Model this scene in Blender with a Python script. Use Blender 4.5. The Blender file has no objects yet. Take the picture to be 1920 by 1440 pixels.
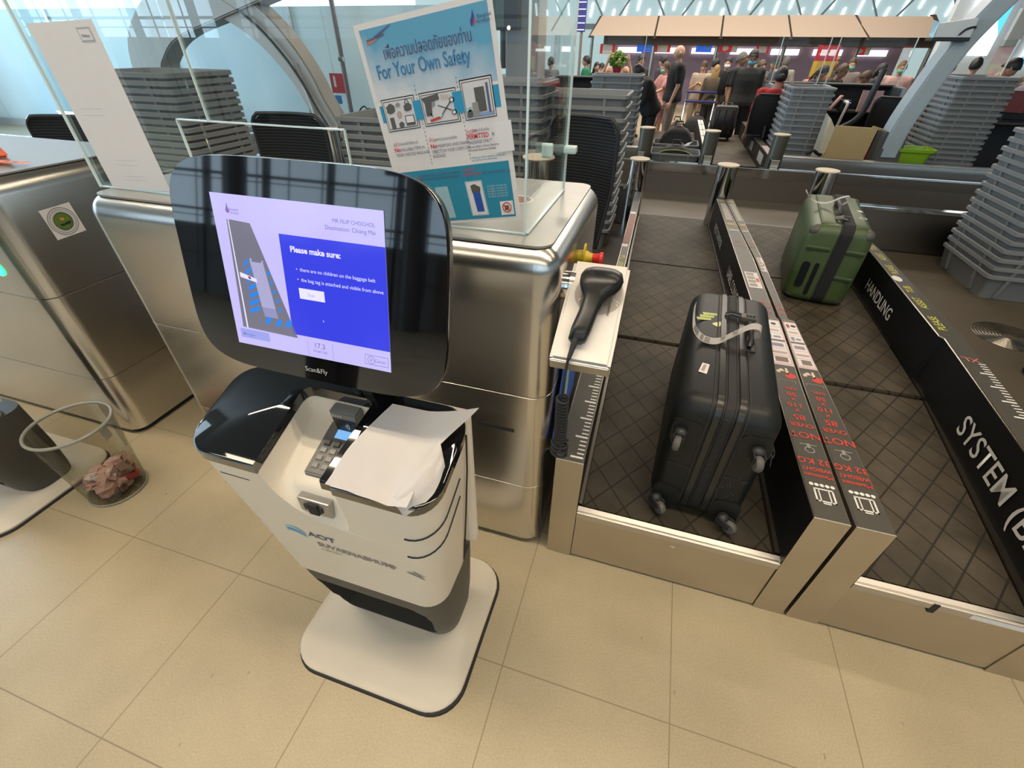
import bpy, bmesh, math, random
from math import pi, sin, cos, radians, sqrt, atan2
from mathutils import Vector, Matrix, noise
scene = bpy.context.scene
col = scene.collection
random.seed(7)

# ------------------------------------------------------------------ camera
CAM_H = 1.8343
RM = ((0.95562299, 0.29445161, 0.00910748), (0.18615978, -0.57963117, -0.79332985), (-0.22831828, 0.75981969, -0.60872392))
cam = bpy.data.cameras.new('camera'); cam.sensor_fit = 'HORIZONTAL'; cam.sensor_width = 36.0
cam.lens = 829.864 / 1920 * 36.0; cam.clip_start = 0.02; cam.clip_end = 400
camo = bpy.data.objects.new('camera', cam); col.objects.link(camo)
r, d, f = (Vector(v) for v in RM)
camo.matrix_world = Matrix(((r.x, -d.x, -f.x, 0), (r.y, -d.y, -f.y, 0), (r.z, -d.z, -f.z, CAM_H), (0, 0, 0, 1)))
scene.camera = camo

# ------------------------------------------------------------------ world, lamps, exposure
w = bpy.data.worlds.new('world'); scene.world = w; w.use_nodes = True
nt = w.node_tree; bg = nt.nodes['Background']
bg.inputs['Color'].default_value = (0.62, 0.83, 1.0, 1); bg.inputs['Strength'].default_value = 2.2
scene.view_settings.view_transform = 'Standard'; scene.view_settings.look = 'None'
scene.view_settings.gamma = 1.0; scene.view_settings.use_curve_mapping = False
scene.view_settings.exposure = -0.2
scene.cycles.use_denoising = True
scene.cycles.max_bounces = 8; scene.cycles.transparent_max_bounces = 24
scene.cycles.transmission_bounces = 8; scene.cycles.glossy_bounces = 5; scene.cycles.diffuse_bounces = 3
scene.cycles.sample_clamp_indirect = 6.0; scene.cycles.caustics_reflective = False; scene.cycles.caustics_refractive = False

def area(name, loc, sx, sy, power, color, rot=(0, 0, 0)):
    l = bpy.data.lights.new(name, 'AREA'); l.shape = 'RECTANGLE'; l.size = sx; l.size_y = sy
    l.energy = power; l.color = color
    o = bpy.data.objects.new(name, l); col.objects.link(o); o.location = loc; o.rotation_euler = rot
    return o
WARM = (1.0, 0.85, 0.64)
area('ceiling_or_fill_lamp', (-2.0, .47, 5.2), 10.0, .10, 175, WARM)            # paired tube lamps over the counters, mirrored in the kiosk top
area('ceiling_or_fill_lamp', (0.3, .86, 5.2), 9.3, .10, 165, WARM)
area('ceiling_or_fill_lamp', (-0.5, -2.9, 5.2), 12.0, .5, 190, WARM)  # fill strip added to front-light the kick plates
area('ceiling_or_fill_lamp', (2.8, 3.6, 5.2), 5.0, .3, 70, WARM)
area('ceiling_or_fill_lamp', (0.0, 11.5, 5.5), 9.0, 1.2, 620, (1.0, .88, .74))
area('ceiling_or_fill_lamp', (1.0, 15.5, 5.5), 10.0, 1.2, 420, (1.0, .90, .80))  # fill light added to brighten the far crowd
area('window_light', (-13.0, 13.5, 2.6), 14.0, 4.0, 300, (.80, .92, 1.0), (radians(-90), 0, 0))
area('ceiling_or_fill_lamp', (0.0, 20.0, 6.5), 16.0, 2.0, 420, (1.0, .88, .74))
area('window_light', (-17.0, 4.0, 3.6), 10.0, 4.5, 2300, (.60, .82, 1.0), (0, radians(-90), 0))

# ------------------------------------------------------------------ materials
def _nodes(name):
    m = bpy.data.materials.new(name); m.use_nodes = True
    n = m.node_tree.nodes; return m, n, m.node_tree.links, n['Principled BSDF']
MATS = {}
def mat(name, c, rough=.5, metal=0., var=.06, scale=18., bump=0., spec=.5, emit=None, es=1., coat=0., ior=None, alpha=None):
    if name in MATS: return MATS[name]
    m, n, L, b = _nodes(name)
    tc = n.new('ShaderNodeTexCoord'); no = n.new('ShaderNodeTexNoise'); no.inputs['Scale'].default_value = scale; no.inputs['Detail'].default_value = 3
    L.new(tc.outputs['Object'], no.inputs['Vector'])
    mx = n.new('ShaderNodeMix'); mx.data_type = 'RGBA'; mx.blend_type = 'MULTIPLY'
    mr = n.new('ShaderNodeMapRange'); mr.inputs['To Min'].default_value = 1 - var; mr.inputs['To Max'].default_value = 1 + var
    L.new(no.outputs['Fac'], mr.inputs['Value'])
    mx.inputs['Factor'].default_value = 1.; mx.inputs[6].default_value = (*c, 1)
    L.new(mr.outputs['Result'], mx.inputs[7]); L.new(mx.outputs[2], b.inputs['Base Color'])
    b.inputs['Roughness'].default_value = rough; b.inputs['Metallic'].default_value = metal
    b.inputs['Specular IOR Level'].default_value = spec
    if ior: b.inputs['IOR'].default_value = ior
    if coat: b.inputs['Coat Weight'].default_value = coat; b.inputs['Coat Roughness'].default_value = .03
    if emit: b.inputs['Emission Color'].default_value = (*emit, 1); b.inputs['Emission Strength'].default_value = es
    if alpha is not None: b.inputs['Alpha'].default_value = alpha
    if bump:
        bu = n.new('ShaderNodeBump'); bu.inputs['Strength'].default_value = bump; bu.inputs['Distance'].default_value = .01
        L.new(no.outputs['Fac'], bu.inputs['Height']); L.new(bu.outputs['Normal'], b.inputs['Normal'])
    MATS[name] = m; return m

def steel(name, c=(.68, .65, .605), rough=.25, stretch=(1.2, 1.2, 70), var=.03, rvar=.035):
    m, n, L, b = _nodes(name)
    tc = n.new('ShaderNodeTexCoord'); mp = n.new('ShaderNodeMapping'); mp.inputs['Scale'].default_value = stretch
    no = n.new('ShaderNodeTexNoise'); no.inputs['Scale'].default_value = 6; no.inputs['Detail'].default_value = 4
    L.new(tc.outputs['Object'], mp.inputs['Vector']); L.new(mp.outputs['Vector'], no.inputs['Vector'])
    n2 = n.new('ShaderNodeTexNoise'); n2.inputs['Scale'].default_value = 4; L.new(tc.outputs['Object'], n2.inputs['Vector'])
    mr = n.new('ShaderNodeMapRange'); mr.inputs['To Min'].default_value = rough - rvar / 2; mr.inputs['To Max'].default_value = rough + rvar / 2
    L.new(no.outputs['Fac'], mr.inputs['Value']); L.new(mr.outputs['Result'], b.inputs['Roughness'])
    m2 = n.new('ShaderNodeMapRange'); m2.inputs['To Min'].default_value = 1 - var; m2.inputs['To Max'].default_value = 1 + var
    L.new(n2.outputs['Fac'], m2.inputs['Value'])
    mx = n.new('ShaderNodeMix'); mx.data_type = 'RGBA'; mx.blend_type = 'MULTIPLY'; mx.inputs['Factor'].default_value = 1
    mx.inputs[6].default_value = (*c, 1); L.new(m2.outputs['Result'], mx.inputs[7]); L.new(mx.outputs[2], b.inputs['Base Color'])
    b.inputs['Metallic'].default_value = 1.0
    return m

def math_(n, L, op, a, b=None, clamp=False):
    x = n.new('ShaderNodeMath'); x.operation = op; x.use_clamp = clamp
    for i, v in enumerate((a, b)):
        if v is None: continue
        if isinstance(v, (int, float)): x.inputs[i].default_value = v
        else: L.new(v, x.inputs[i])
    return x.outputs[0]

def grid_lines(n, L, coord, period, off, width):
    # 1 on a line of given width, 0 elsewhere
    t = math_(n, L, 'ADD', coord, -off); t = math_(n, L, 'DIVIDE', t, period); t = math_(n, L, 'FRACT', t)
    t = math_(n, L, 'ADD', t, -.5); t = math_(n, L, 'ABSOLUTE', t)
    return math_(n, L, 'GREATER_THAN', t, .5 - width / period / 2)

def floor_mat():
    m, n, L, b = _nodes('floor_tiles')
    g = n.new('ShaderNodeNewGeometry'); sp = n.new('ShaderNodeSeparateXYZ'); L.new(g.outputs['Position'], sp.inputs[0])
    gx = grid_lines(n, L, sp.outputs['X'], .6, -2.0152, .004); gy = grid_lines(n, L, sp.outputs['Y'], .6, .6333, .004)
    line = math_(n, L, 'MAXIMUM', gx, gy)
    no = n.new('ShaderNodeTexNoise'); no.inputs['Scale'].default_value = 2.2; no.inputs['Detail'].default_value = 6; L.new(g.outputs['Position'], no.inputs['Vector'])
    nf = n.new('ShaderNodeTexNoise'); nf.inputs['Scale'].default_value = 160; nf.inputs['Detail'].default_value = 2; L.new(g.outputs['Position'], nf.inputs['Vector'])
    cr = n.new('ShaderNodeValToRGB'); cr.color_ramp.elements[0].color = (.475, .390, .252, 1); cr.color_ramp.elements[1].color = (.585, .485, .318, 1)
    cr.color_ramp.elements[0].position = .3; cr.color_ramp.elements[1].position = .7
    L.new(no.outputs['Fac'], cr.inputs[0])
    mx = n.new('ShaderNodeMix'); mx.data_type = 'RGBA'; mx.blend_type = 'MULTIPLY'; mx.inputs['Factor'].default_value = .35
    L.new(cr.outputs[0], mx.inputs[6]); L.new(nf.outputs['Fac'], mx.inputs[7])
    # scuffs: thin stretched specks
    mp = n.new('ShaderNodeMapping'); mp.inputs['Scale'].default_value = (26, 9, 1); mp.inputs['Rotation'].default_value = (0, 0, .6); L.new(g.outputs['Position'], mp.inputs[0])
    vo = n.new('ShaderNodeTexVoronoi'); vo.inputs['Scale'].default_value = .55; L.new(mp.outputs[0], vo.inputs['Vector'])
    sc = math_(n, L, 'LESS_THAN', vo.outputs['Distance'], .045)
    m2 = n.new('ShaderNodeMix'); m2.data_type = 'RGBA'; m2.inputs[7].default_value = (.20, .14, .08, 1); L.new(mx.outputs[2], m2.inputs[6])
    L.new(math_(n, L, 'MULTIPLY', sc, .55), m2.inputs['Factor'])
    m3 = n.new('ShaderNodeMix'); m3.data_type = 'RGBA'; m3.inputs[7].default_value = (.22, .16, .095, 1); L.new(m2.outputs[2], m3.inputs[6]); L.new(math_(n, L, 'MULTIPLY', line, .8), m3.inputs['Factor'])
    L.new(m3.outputs[2], b.inputs['Base Color'])
    mr = n.new('ShaderNodeMapRange'); mr.inputs['To Min'].default_value = .26; mr.inputs['To Max'].default_value = .5; L.new(no.outputs['Fac'], mr.inputs[0]); L.new(mr.outputs[0], b.inputs['Roughness'])
    bu = n.new('ShaderNodeBump'); bu.inputs['Strength'].default_value = .35; bu.inputs['Distance'].default_value = .002
    L.new(math_(n, L, 'MULTIPLY', line, -1.), bu.inputs['Height']); L.new(bu.outputs[0], b.inputs['Normal'])
    return m

def belt_mat(name, period, c0, c1):
    m, n, L, b = _nodes(name)
    tc = n.new('ShaderNodeTexCoord'); sp = n.new('ShaderNodeSeparateXYZ'); L.new(tc.outputs['Object'], sp.inputs[0])
    yx = math_(n, L, 'MULTIPLY', sp.outputs['Y'], .72)
    u = math_(n, L, 'ADD', sp.outputs['X'], yx); v = math_(n, L, 'SUBTRACT', sp.outputs['X'], yx)
    line = math_(n, L, 'MAXIMUM', grid_lines(n, L, u, period, 0, .009), grid_lines(n, L, v, period, 0, .009))
    no = n.new('ShaderNodeTexNoise'); no.inputs['Scale'].default_value = 5; no.inputs['Detail'].default_value = 6; L.new(tc.outputs['Object'], no.inputs['Vector'])
    cr = n.new('ShaderNodeValToRGB'); cr.color_ramp.elements[0].color = (*c0, 1); cr.color_ramp.elements[1].color = (*c1, 1); cr.color_ramp.elements[0].position = .3; cr.color_ramp.elements[1].position = .72
    L.new(no.outputs['Fac'], cr.inputs[0])
    mx = n.new('ShaderNodeMix'); mx.data_type = 'RGBA'; mx.inputs[7].default_value = (.012, .010, .007, 1); L.new(cr.outputs[0], mx.inputs[6]); L.new(math_(n, L, 'MULTIPLY', line, .85), mx.inputs['Factor'])
    L.new(mx.outputs[2], b.inputs['Base Color']); b.inputs['Roughness'].default_value = .62; b.inputs['Specular IOR Level'].default_value = .35
    bu = n.new('ShaderNodeBump'); bu.inputs['Strength'].default_value = .6; bu.inputs['Distance'].default_value = .004
    L.new(math_(n, L, 'MULTIPLY', line, -1.), bu.inputs['Height']); L.new(bu.outputs[0], b.inputs['Normal'])
    return m

def glass_mat(name, tint=(.975, .99, .985), refl=.09, rough=.0):
    # thin acrylic: mostly clear, fresnel reflection
    m = bpy.data.materials.new(name); m.use_nodes = True; n = m.node_tree.nodes; L = m.node_tree.links
    n.remove(n['Principled BSDF']); out = n['Material Output']
    tr = n.new('ShaderNodeBsdfTransparent'); tr.inputs[0].default_value = (*tint, 1)
    gl = n.new('ShaderNodeBsdfGlossy'); gl.inputs['Roughness'].default_value = rough; gl.inputs['Color'].default_value = (.95, 1, 1, 1)
    fr = n.new('ShaderNodeFresnel'); fr.inputs[0].default_value = 1.42
    no = n.new('ShaderNodeTexNoise'); no.inputs['Scale'].default_value = 3
    f2 = math_(n, L, 'MULTIPLY', fr.outputs[0], math_(n, L, 'ADD', math_(n, L, 'MULTIPLY', no.outputs['Fac'], .4), .10))
    mx = n.new('ShaderNodeMixShader'); L.new(f2, mx.inputs[0]); L.new(tr.outputs[0], mx.inputs[1]); L.new(gl.outputs[0], mx.inputs[2]); L.new(mx.outputs[0], out.inputs[0])
    return m

STEEL = steel('brushed_steel'); STEEL2 = steel('kick_plate_steel', (.55, .50, .42), .36, (40, 1.5, 1.5), .12); CHROME = steel('polished_steel', (.78, .76, .73), .10, (2, 2, 40), .03, .05)
STEELD = steel('dark_steel', (.30, .27, .235), .33); STEELW = steel('satin_steel', (.60, .57, .53), .45, (3, 60, 3))
FLOORM = floor_mat()
BELT = belt_mat('belt_rubber', .132, (.036, .029, .018), (.080, .064, .042))
BELT2 = belt_mat('belt_rubber_worn', .132, (.040, .032, .021), (.095, .075, .052))
GLASS = glass_mat('acrylic'); EDGE = mat('acrylic_edge', (.75, .9, .9), .15, emit=None, spec=.8)
KWHITE = mat('kiosk_white', (.80, .72, .60), .33, var=.03, scale=8); KDARK = mat('kiosk_charcoal', (.060, .058, .050), .5, var=.12)
BGLOSS = mat('black_gloss', (.004, .004, .005), .04, spec=.9, coat=1., var=.0)
BLACK = mat('black_plastic', (.010, .010, .011), .42, var=.1); BLACKM = mat('black_vinyl', (.006, .006, .007), .5, var=.2, scale=60, spec=.3)
GREYV = mat('grey_vinyl', (.070, .063, .052), .42, var=.1)
WHITEI = mat('white_print', (.78, .76, .72), .5, var=.02); REDI = mat('red_print', (.58, .055, .032), .5, var=.02); YELI = mat('yellow_print', (.72, .70, .10), .5, var=.02)
INK = mat('dark_print', (.05, .05, .09), .6, var=.02); PAPER = mat('paper_white', (.76, .73, .72), .7, var=.03)
RUBBER = mat('black_rubber', (.02, .02, .02), .7, var=.1)

# ------------------------------------------------------------------ building helpers
WM = {}
def tag(o, label=None, cat=None, group=None, kind=None):
    if label: o['label'] = label
    if cat: o['category'] = cat
    if group: o['group'] = group
    if kind: o['kind'] = kind
    return o
def T(name, label, cat, loc=(0, 0, 0), rz=0., group=None, kind=None):
    o = bpy.data.objects.new(name, None); col.objects.link(o); o.empty_display_size = .1
    o.location = loc; o.rotation_euler = (0, 0, rz)
    WM[o.name] = Matrix.Translation(Vector(loc)) @ Matrix.Rotation(rz, 4, 'Z')
    return tag(o, label, cat, group, kind)
def O(name, bm, m, parent=None, local=False, label=None, cat=None, group=None, kind=None, smooth=None, base=True):
    me = bpy.data.meshes.new(name)
    if smooth is not None:
        bm.normal_update()
        for f_ in bm.faces: f_.smooth = True
        for e in bm.edges:
            if len(e.link_faces) == 2 and e.calc_face_angle(0) > radians(smooth): e.smooth = False
    bm.to_mesh(me); bm.free()
    o = bpy.data.objects.new(name, me); col.objects.link(o)
    for k in (m if isinstance(m, (list, tuple)) else [m]): me.materials.append(k)
    if parent is not None:
        pm = WM[parent.name]
        if not local: me.transform(pm.inverted())
        o.parent = parent; WM[o.name] = pm
    else:
        if base and not local:
            xs = [v.co for v in me.vertices]
            c = Vector(((min(v.x for v in xs) + max(v.x for v in xs)) / 2, (min(v.y for v in xs) + max(v.y for v in xs)) / 2, min(v.z for v in xs)))
            me.transform(Matrix.Translation(-c)); o.location = c; WM[o.name] = Matrix.Translation(c)
        else: WM[o.name] = Matrix.Identity(4)
    return tag(o, label, cat, group, kind)
def copy_tree(o, dx=0, dy=0, dz=0, label=None, group=None):
    def rec(q, par):
        c = q.copy(); col.objects.link(c); c.parent = par; WM[c.name] = WM[q.name]
        for ch in q.children: rec(ch, c)
        return c
    c = rec(o, None); c.location = Vector(o.location) + Vector((dx, dy, dz))
    if label: c['label'] = label
    if group: c['group'] = group
    return c
def B(): return bmesh.new()
def box(bm, x0, x1, y0, y1, z0, z1, bev=0., mi=0):
    vs = [bm.verts.new(p) for p in ((x0, y0, z0), (x1, y0, z0), (x1, y1, z0), (x0, y1, z0), (x0, y0, z1), (x1, y0, z1), (x1, y1, z1), (x0, y1, z1))]
    fs = [bm.faces.new([vs[i] for i in q]) for q in ((3, 2, 1, 0), (4, 5, 6, 7), (0, 1, 5, 4), (1, 2, 6, 5), (2, 3, 7, 6), (3, 0, 4, 7))]
    for f_ in fs: f_.material_index = mi
    if bev: bmesh.ops.bevel(bm, geom=list({e for f_ in fs for e in f_.edges}), offset=bev, segments=2, affect='EDGES', profile=.6)
    return bm
def hexa(bm, bot, top, bev=0.):
    n_ = len(bot); b = [bm.verts.new(p) for p in bot]; t = [bm.verts.new(p) for p in top]
    fs = [bm.faces.new(b[::-1]), bm.faces.new(t)] + [bm.faces.new((b[i], b[(i + 1) % n_], t[(i + 1) % n_], t[i])) for i in range(n_)]
    if bev: bmesh.ops.bevel(bm, geom=list({e for f_ in fs for e in f_.edges}), offset=bev, segments=2, affect='EDGES')
    return bm
def rrect(x0, x1, y0, y1, rr, seg=6):
    pts = []
    for cx, cy, a0 in ((x1 - rr, y1 - rr, 0), (x0 + rr, y1 - rr, 90), (x0 + rr, y0 + rr, 180), (x1 - rr, y0 + rr, 270)):
        for i in range(seg + 1):
            a = radians(a0 + 90 * i / seg); pts.append((cx + rr * cos(a), cy + rr * sin(a)))
    return pts
def loft(bm, rings, cap=True, closed=True):
    R_ = [[bm.verts.new(p) for p in rg] for rg in rings]; n_ = len(R_[0])
    for a, b in zip(R_, R_[1:]):
        for i in range(n_ if closed else n_ - 1): bm.faces.new((a[i], a[(i + 1) % n_], b[(i + 1) % n_], b[i]))
    if cap and closed: bm.faces.new(R_[0][::-1]); bm.faces.new(R_[-1])
    return bm
def lathe(bm, prof, cx=0, cy=0, seg=32, axis='Z', cz=0):
    rings = []
    for rr, h in prof:
        rg = []
        for i in range(seg):
            a = 2 * pi * i / seg; u, v = rr * cos(a), rr * sin(a)
            rg.append((cx + u, cy + v, cz + h) if axis == 'Z' else ((cx + h, cy + u, cz + v) if axis == 'X' else (cx + v, cy + h, cz + u)))
        rings.append(rg)
    return loft(bm, rings)
def tube(bm, pts, rr, seg=8, cap=True):
    pts = [Vector(p) for p in pts]; rs = rr if isinstance(rr, (list, tuple)) else [rr] * len(pts)
    rings = []; up = None
    for i, p in enumerate(pts):
        t = (pts[min(i + 1, len(pts) - 1)] - pts[max(i - 1, 0)]).normalized()
        if up is None: up = Vector((0, 0, 1)) if abs(t.z) < .9 else Vector((1, 0, 0))
        s = t.cross(up).normalized(); up = s.cross(t).normalized()
        rings.append([p + s * rs[i] * cos(2 * pi * k / seg) + up * rs[i] * sin(2 * pi * k / seg) for k in range(seg)])
    return loft(bm, rings, cap)
def poly(bm, pts, thick=0., nrm=(0, 0, 1)):
    nv = Vector(nrm) * thick
    a = [bm.verts.new(p) for p in pts]
    if thick:
        b = [bm.verts.new(Vector(p) - nv) for p in pts]; n_ = len(a)
        bm.faces.new(a); bm.faces.new(b[::-1])
        for i in range(n_): bm.faces.new((a[i], b[i], b[(i + 1) % n_], a[(i + 1) % n_]))
    else: bm.faces.new(a)
    return bm
def ell(bm, c, rx, ry, rz, seg=16, rings=10, m4=None):
    mm = (m4 or Matrix.Identity(4)); mm = Matrix.Translation(Vector(c)) @ mm @ Matrix.Diagonal((rx, ry, rz, 1))
    bmesh.ops.create_uvsphere(bm, u_segments=seg, v_segments=rings, radius=1, matrix=mm); return bm
def frame3(right, up):
    r_ = Vector(right).normalized(); n_ = r_.cross(Vector(up)).normalized(); u_ = n_.cross(r_); return r_, u_, n_
def quad3(bm, o_, r_, u_, x0, x1, y0, y1, off=0., n_=None):
    o_ = Vector(o_) + (n_ * off if n_ is not None else Vector((0, 0, 0)))
    return bm.faces.new([bm.verts.new(o_ + r_ * x + u_ * y) for x, y in ((x0, y0), (x1, y0), (x1, y1), (x0, y1))])
DEPS = None
def TXT(name, body, size, org, right, up, m, parent, align='LEFT', sx=1., bold=0., spacing=1., off=.0006):
    cu = bpy.data.curves.new('t', 'FONT'); cu.body = body; cu.size = size; cu.align_x = align;
    cu.space_character = spacing; cu.offset = bold; cu.resolution_u = 3
    ob = bpy.data.objects.new('t', cu); col.objects.link(ob)
    bpy.context.view_layer.update(); dg = bpy.context.evaluated_depsgraph_get()
    me = bpy.data.meshes.new_from_object(ob.evaluated_get(dg))
    bpy.data.objects.remove(ob); bpy.data.curves.remove(cu)
    r_, u_, n_ = frame3(right, up); o_ = Vector(org) + n_ * off
    me.transform(Matrix(((r_.x * sx, u_.x, n_.x, o_.x), (r_.y * sx, u_.y, n_.y, o_.y), (r_.z * sx, u_.z, n_.z, o_.z), (0, 0, 0, 1))))
    me.materials.clear(); me.materials.append(m); me.name = name
    o = bpy.data.objects.new(name, me); col.objects.link(o)
    pm = WM[parent.name]; me.transform(pm.inverted()); o.parent = parent; WM[o.name] = pm
    return o
def boolean(o, cutter_bm):
    me = bpy.data.meshes.new('c'); cutter_bm.normal_update(); cutter_bm.to_mesh(me); cutter_bm.free()
    c = bpy.data.objects.new('c', me); col.objects.link(c); c.matrix_world = WM[o.name].inverted() @ Matrix.Identity(4) if False else Matrix.Identity(4)
    me.transform(WM[o.name].inverted())
    po = o.parent; o.parent = None
    md = o.modifiers.new('b', 'BOOLEAN'); md.object = c; md.operation = 'DIFFERENCE'; md.solver = 'EXACT'
    bpy.context.view_layer.update(); dg = bpy.context.evaluated_depsgraph_get()
    nm = bpy.data.meshes.new_from_object(o.evaluated_get(dg)); o.modifiers.clear(); old = o.data; o.data = nm; nm.name = old.name
    o.parent = po; bpy.data.objects.remove(c)
    return o
def shade_auto(o, ang=35):
    bm = bmesh.new(); bm.from_mesh(o.data); bm.normal_update()
    for f_ in bm.faces: f_.smooth = True
    for e in bm.edges:
        e.smooth = not (len(e.link_faces) != 2 or e.calc_face_angle(0) > radians(ang))
    bm.to_mesh(o.data); bm.free()
# ------------------------------------------------------------------ setting
b = B(); poly(b, [(-40, -14, 0), (40, -14, 0), (40, 60, 0), (-40, 60, 0)]); O('floor', b, FLOORM, kind='structure', base=False)
b = B(); poly(b, [(-24, -9, 7.6), (-24, 44, 7.6), (24, 44, 7.6), (24, -9, 7.6)]); O('ceiling', b, mat('ceiling_panels', (.16, .155, .145), .7), kind='structure', base=False)
STAFF = mat('staff_floor', (.085, .068, .046), .55, var=.18, scale=6)
for i_, (x0, x1, y0, y1) in enumerate(((1.70, 9, 1.6, 5.33), (-9, -.21, 1.98, 5.33), (1.9, 12, 7.46, 11.2), (-12, -.42, 7.46, 11.2))):
    b = B(); box(b, x0, x1, y0, y1, 0, .2); O('floor_staff_side' if i_ == 0 else 'floor_staff_area_%d' % i_, b, STAFF, kind='structure')
# glazed facade behind the photographer: daylight comes through it and it mirrors in the kiosk screen
FR = mat('mullion_grey', (.06, .07, .075), .5)
b = B()
for i_ in range(25): box(b, -24 + 2 * i_ - .05, -24 + 2 * i_ + .05, -9.1, -8.9, 0, 7.6)
for k_ in range(1, 8): box(b, -24, 24, -9.08, -8.96, k_ * 1.0 + .3 - .03, k_ * 1.0 + .3 + .03)
for i_ in range(48): box(b, -24 + i_ - .012, -24 + i_ + .012, -8.7, -8.67, .6, 7.6)
for k_ in range(7): tube(b, [(-24, -8.68, 1.1 + k_), (24, -8.68, 1.1 + k_)], .014, 5)
O('window_1', b, FR, kind='structure', base=False)
b = B(); box(b, -24, 24, -9.1, -8.9, 0, 1.9); O('trim_1', b, mat('sill_grey', (.13, .13, .125), .6), kind='structure', base=False)
b = B()
for x_ in (-10.2, -5.1, .4): lathe(b, [(.28, 0), (.28, 7.6)], x_, -8.2, 20)
O('trim_2', b, mat('facade_column', (.05, .055, .06), .45), kind='structure', base=False)
# right side wall of the hall
b = B(); box(b, 17, 17.2, -9, 44, 0, 7.6); O('wall_right', b, mat('wall_pale', (.60, .66, .68), .6), kind='structure', base=False)

# ------------------------------------------------------------------ guide panels between the belts
def strip_panel(stations, z0, z1):
    bm = B(); rings = [[(x0, y, z0), (x1, y, z0), (x1, y, z1), (x0, y, z1)] for y, x0, x1 in stations]
    loft(bm, rings); bmesh.ops.bevel(bm, geom=[e for e in bm.edges if abs(e.verts[0].co.z - z1) < 1e-5 and abs(e.verts[1].co.z - z1) < 1e-5], offset=.003, segments=1, affect='EDGES'); return bm
def strip_top(stations, z, inset=.004):
    bm = B(); Vs = [(bm.verts.new((x0 + inset, y, z)), bm.verts.new((x1 - inset, y, z))) for y, x0, x1 in stations]
    for (a, c), (e, g) in zip(Vs, Vs[1:]): bm.faces.new((a, c, g, e))
    return bm
def strip_side(stations, side, z0, z1, off):
    bm = B(); Vs = [(bm.verts.new(((x0 - off) if side < 0 else (x1 + off), y, z0)), bm.verts.new(((x0 - off) if side < 0 else (x1 + off), y, z1))) for y, x0, x1 in stations]
    for (a, c), (e, g) in zip(Vs, Vs[1:]): bm.faces.new((a, c, g, e))
    return bm
def xat(stations, y, which):
    for (ya, a0, a1), (yb, b0, b1) in zip(stations, stations[1:]):
        if ya <= y <= yb and yb > ya:
            t = (y - ya) / (yb - ya); return (a0 + (b0 - a0) * t) if which == 0 else (a1 + (b1 - a1) * t)
    return stations[-1][1 + which]
YF = 1.15
ST_LEFT = [(YF, -.170, -.064), (1.9, -.180, -.070), (2.58, -.176, -.078), (2.60, -.172, -.108), (3.15, -.165, -.106), (5.15, -.200, -.135)]
ST_SL = [(YF, .702, .812), (1.9, .692, .806), (2.58, .690, .810), (2.60, .690, .800), (3.5, .664, .780), (5.15, .612, .690)]
ST_SR = [(YF, .826, .940), (1.9, .816, .915), (2.58, .822, .890), (2.60, .818, .862), (3.5, .796, .842), (5.15, .697, .772)]
ST_H = [(YF, 1.50, 1.625), (1.7, 1.5476, 1.665), (2.63, 1.628, 1.730), (2.65, 1.612, 1.730), (3.95, 1.655, 1.745), (5.15, 1.60, 1.68)]
PZ = .605
def guide_panel(st, label, inner, name='guide_panel'):
    t = T(name, label, 'guide panel', (st[0][1], st[0][0], 0), group='guide panels along the near belts')
    O('channel', strip_panel(st, 0, PZ), STEEL2, t)
    O('top_vinyl', strip_top(st, PZ + .0012), GREYV, t)
    for s_ in inner: O('side_vinyl', strip_side(st, s_, .30, PZ - .006, .0015), BLACKM, t)
    return t
P_LEFT = guide_panel(ST_LEFT, 'narrow steel guide panel with white ruler marks beside the silver counter', [1])
P_SL = guide_panel(ST_SL, 'steel guide panel with red weight limit lettering, right beside the black suitcase', [-1])
P_SR = guide_panel(ST_SR, 'steel guide panel with red weight limit lettering, beside the belt carrying the green suitcase', [1])
P_H = guide_panel(ST_H, 'black guide panel lettered HANDLING SYSTEM on the right of the green suitcase belt', [-1])
# lettering and pictograms -------------------------------------------------
def flatq(bm, x0, x1, y0, y1, z): bm.faces.new([bm.verts.new(p) for p in ((x0, y0, z), (x1, y0, z), (x1, y1, z), (x0, y1, z))])
def ring2(bm, cx, cy, z, r0, r1, seg=20):
    a = [bm.verts.new((cx + r0 * cos(2 * pi * i / seg), cy + r0 * sin(2 * pi * i / seg), z)) for i in range(seg)]
    c = [bm.verts.new((cx + r1 * cos(2 * pi * i / seg), cy + r1 * sin(2 * pi * i / seg), z)) for i in range(seg)]
    for i in range(seg): bm.faces.new((a[i], c[i], c[(i + 1) % seg], a[(i + 1) % seg]))
def disc2(bm, cx, cy, z, r0, seg=16, ry=None):
    bm.faces.new([bm.verts.new((cx + r0 * cos(2 * pi * i / seg), cy + (ry or r0) * sin(2 * pi * i / seg), z)) for i in range(seg)])
LZ = PZ + .0022
b = B()                                                             # ruler on the left panel
for k_ in range(0, 80):
    y_ = YF + .02 + k_ * .0225
    if y_ > 2.55: break
    xr = xat(ST_LEFT, y_, 1) - .008
    L_ = .048 if k_ % 5 == 0 else .026
    flatq(b, xr - L_, xr, y_, y_ + (.010 if k_ % 5 == 0 else .007), LZ)
O('ruler_marks', b, WHITEI, P_LEFT)
b = B(); flatq(b, -.158, -.118, 2.75, 2.79, LZ); disc2(b, -.138, 2.72, LZ, .022); O('pictogram', b, WHITEI, P_LEFT)
for y_, tx in ((2.84, 'PLEASE'), (3.02, 'ASSIST'), (3.19, 'TUB')):
    TXT('lettering', tx, .045, (-.122, y_, LZ), (0, 1, 0), (-1, 0, 0), YELI, P_LEFT)
b = B(); flatq(b, -.172, -.128, 3.55, 4.3, LZ); O('red_strip', b, mat('faded_red', (.30, .10, .075), .5), P_LEFT)
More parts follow.
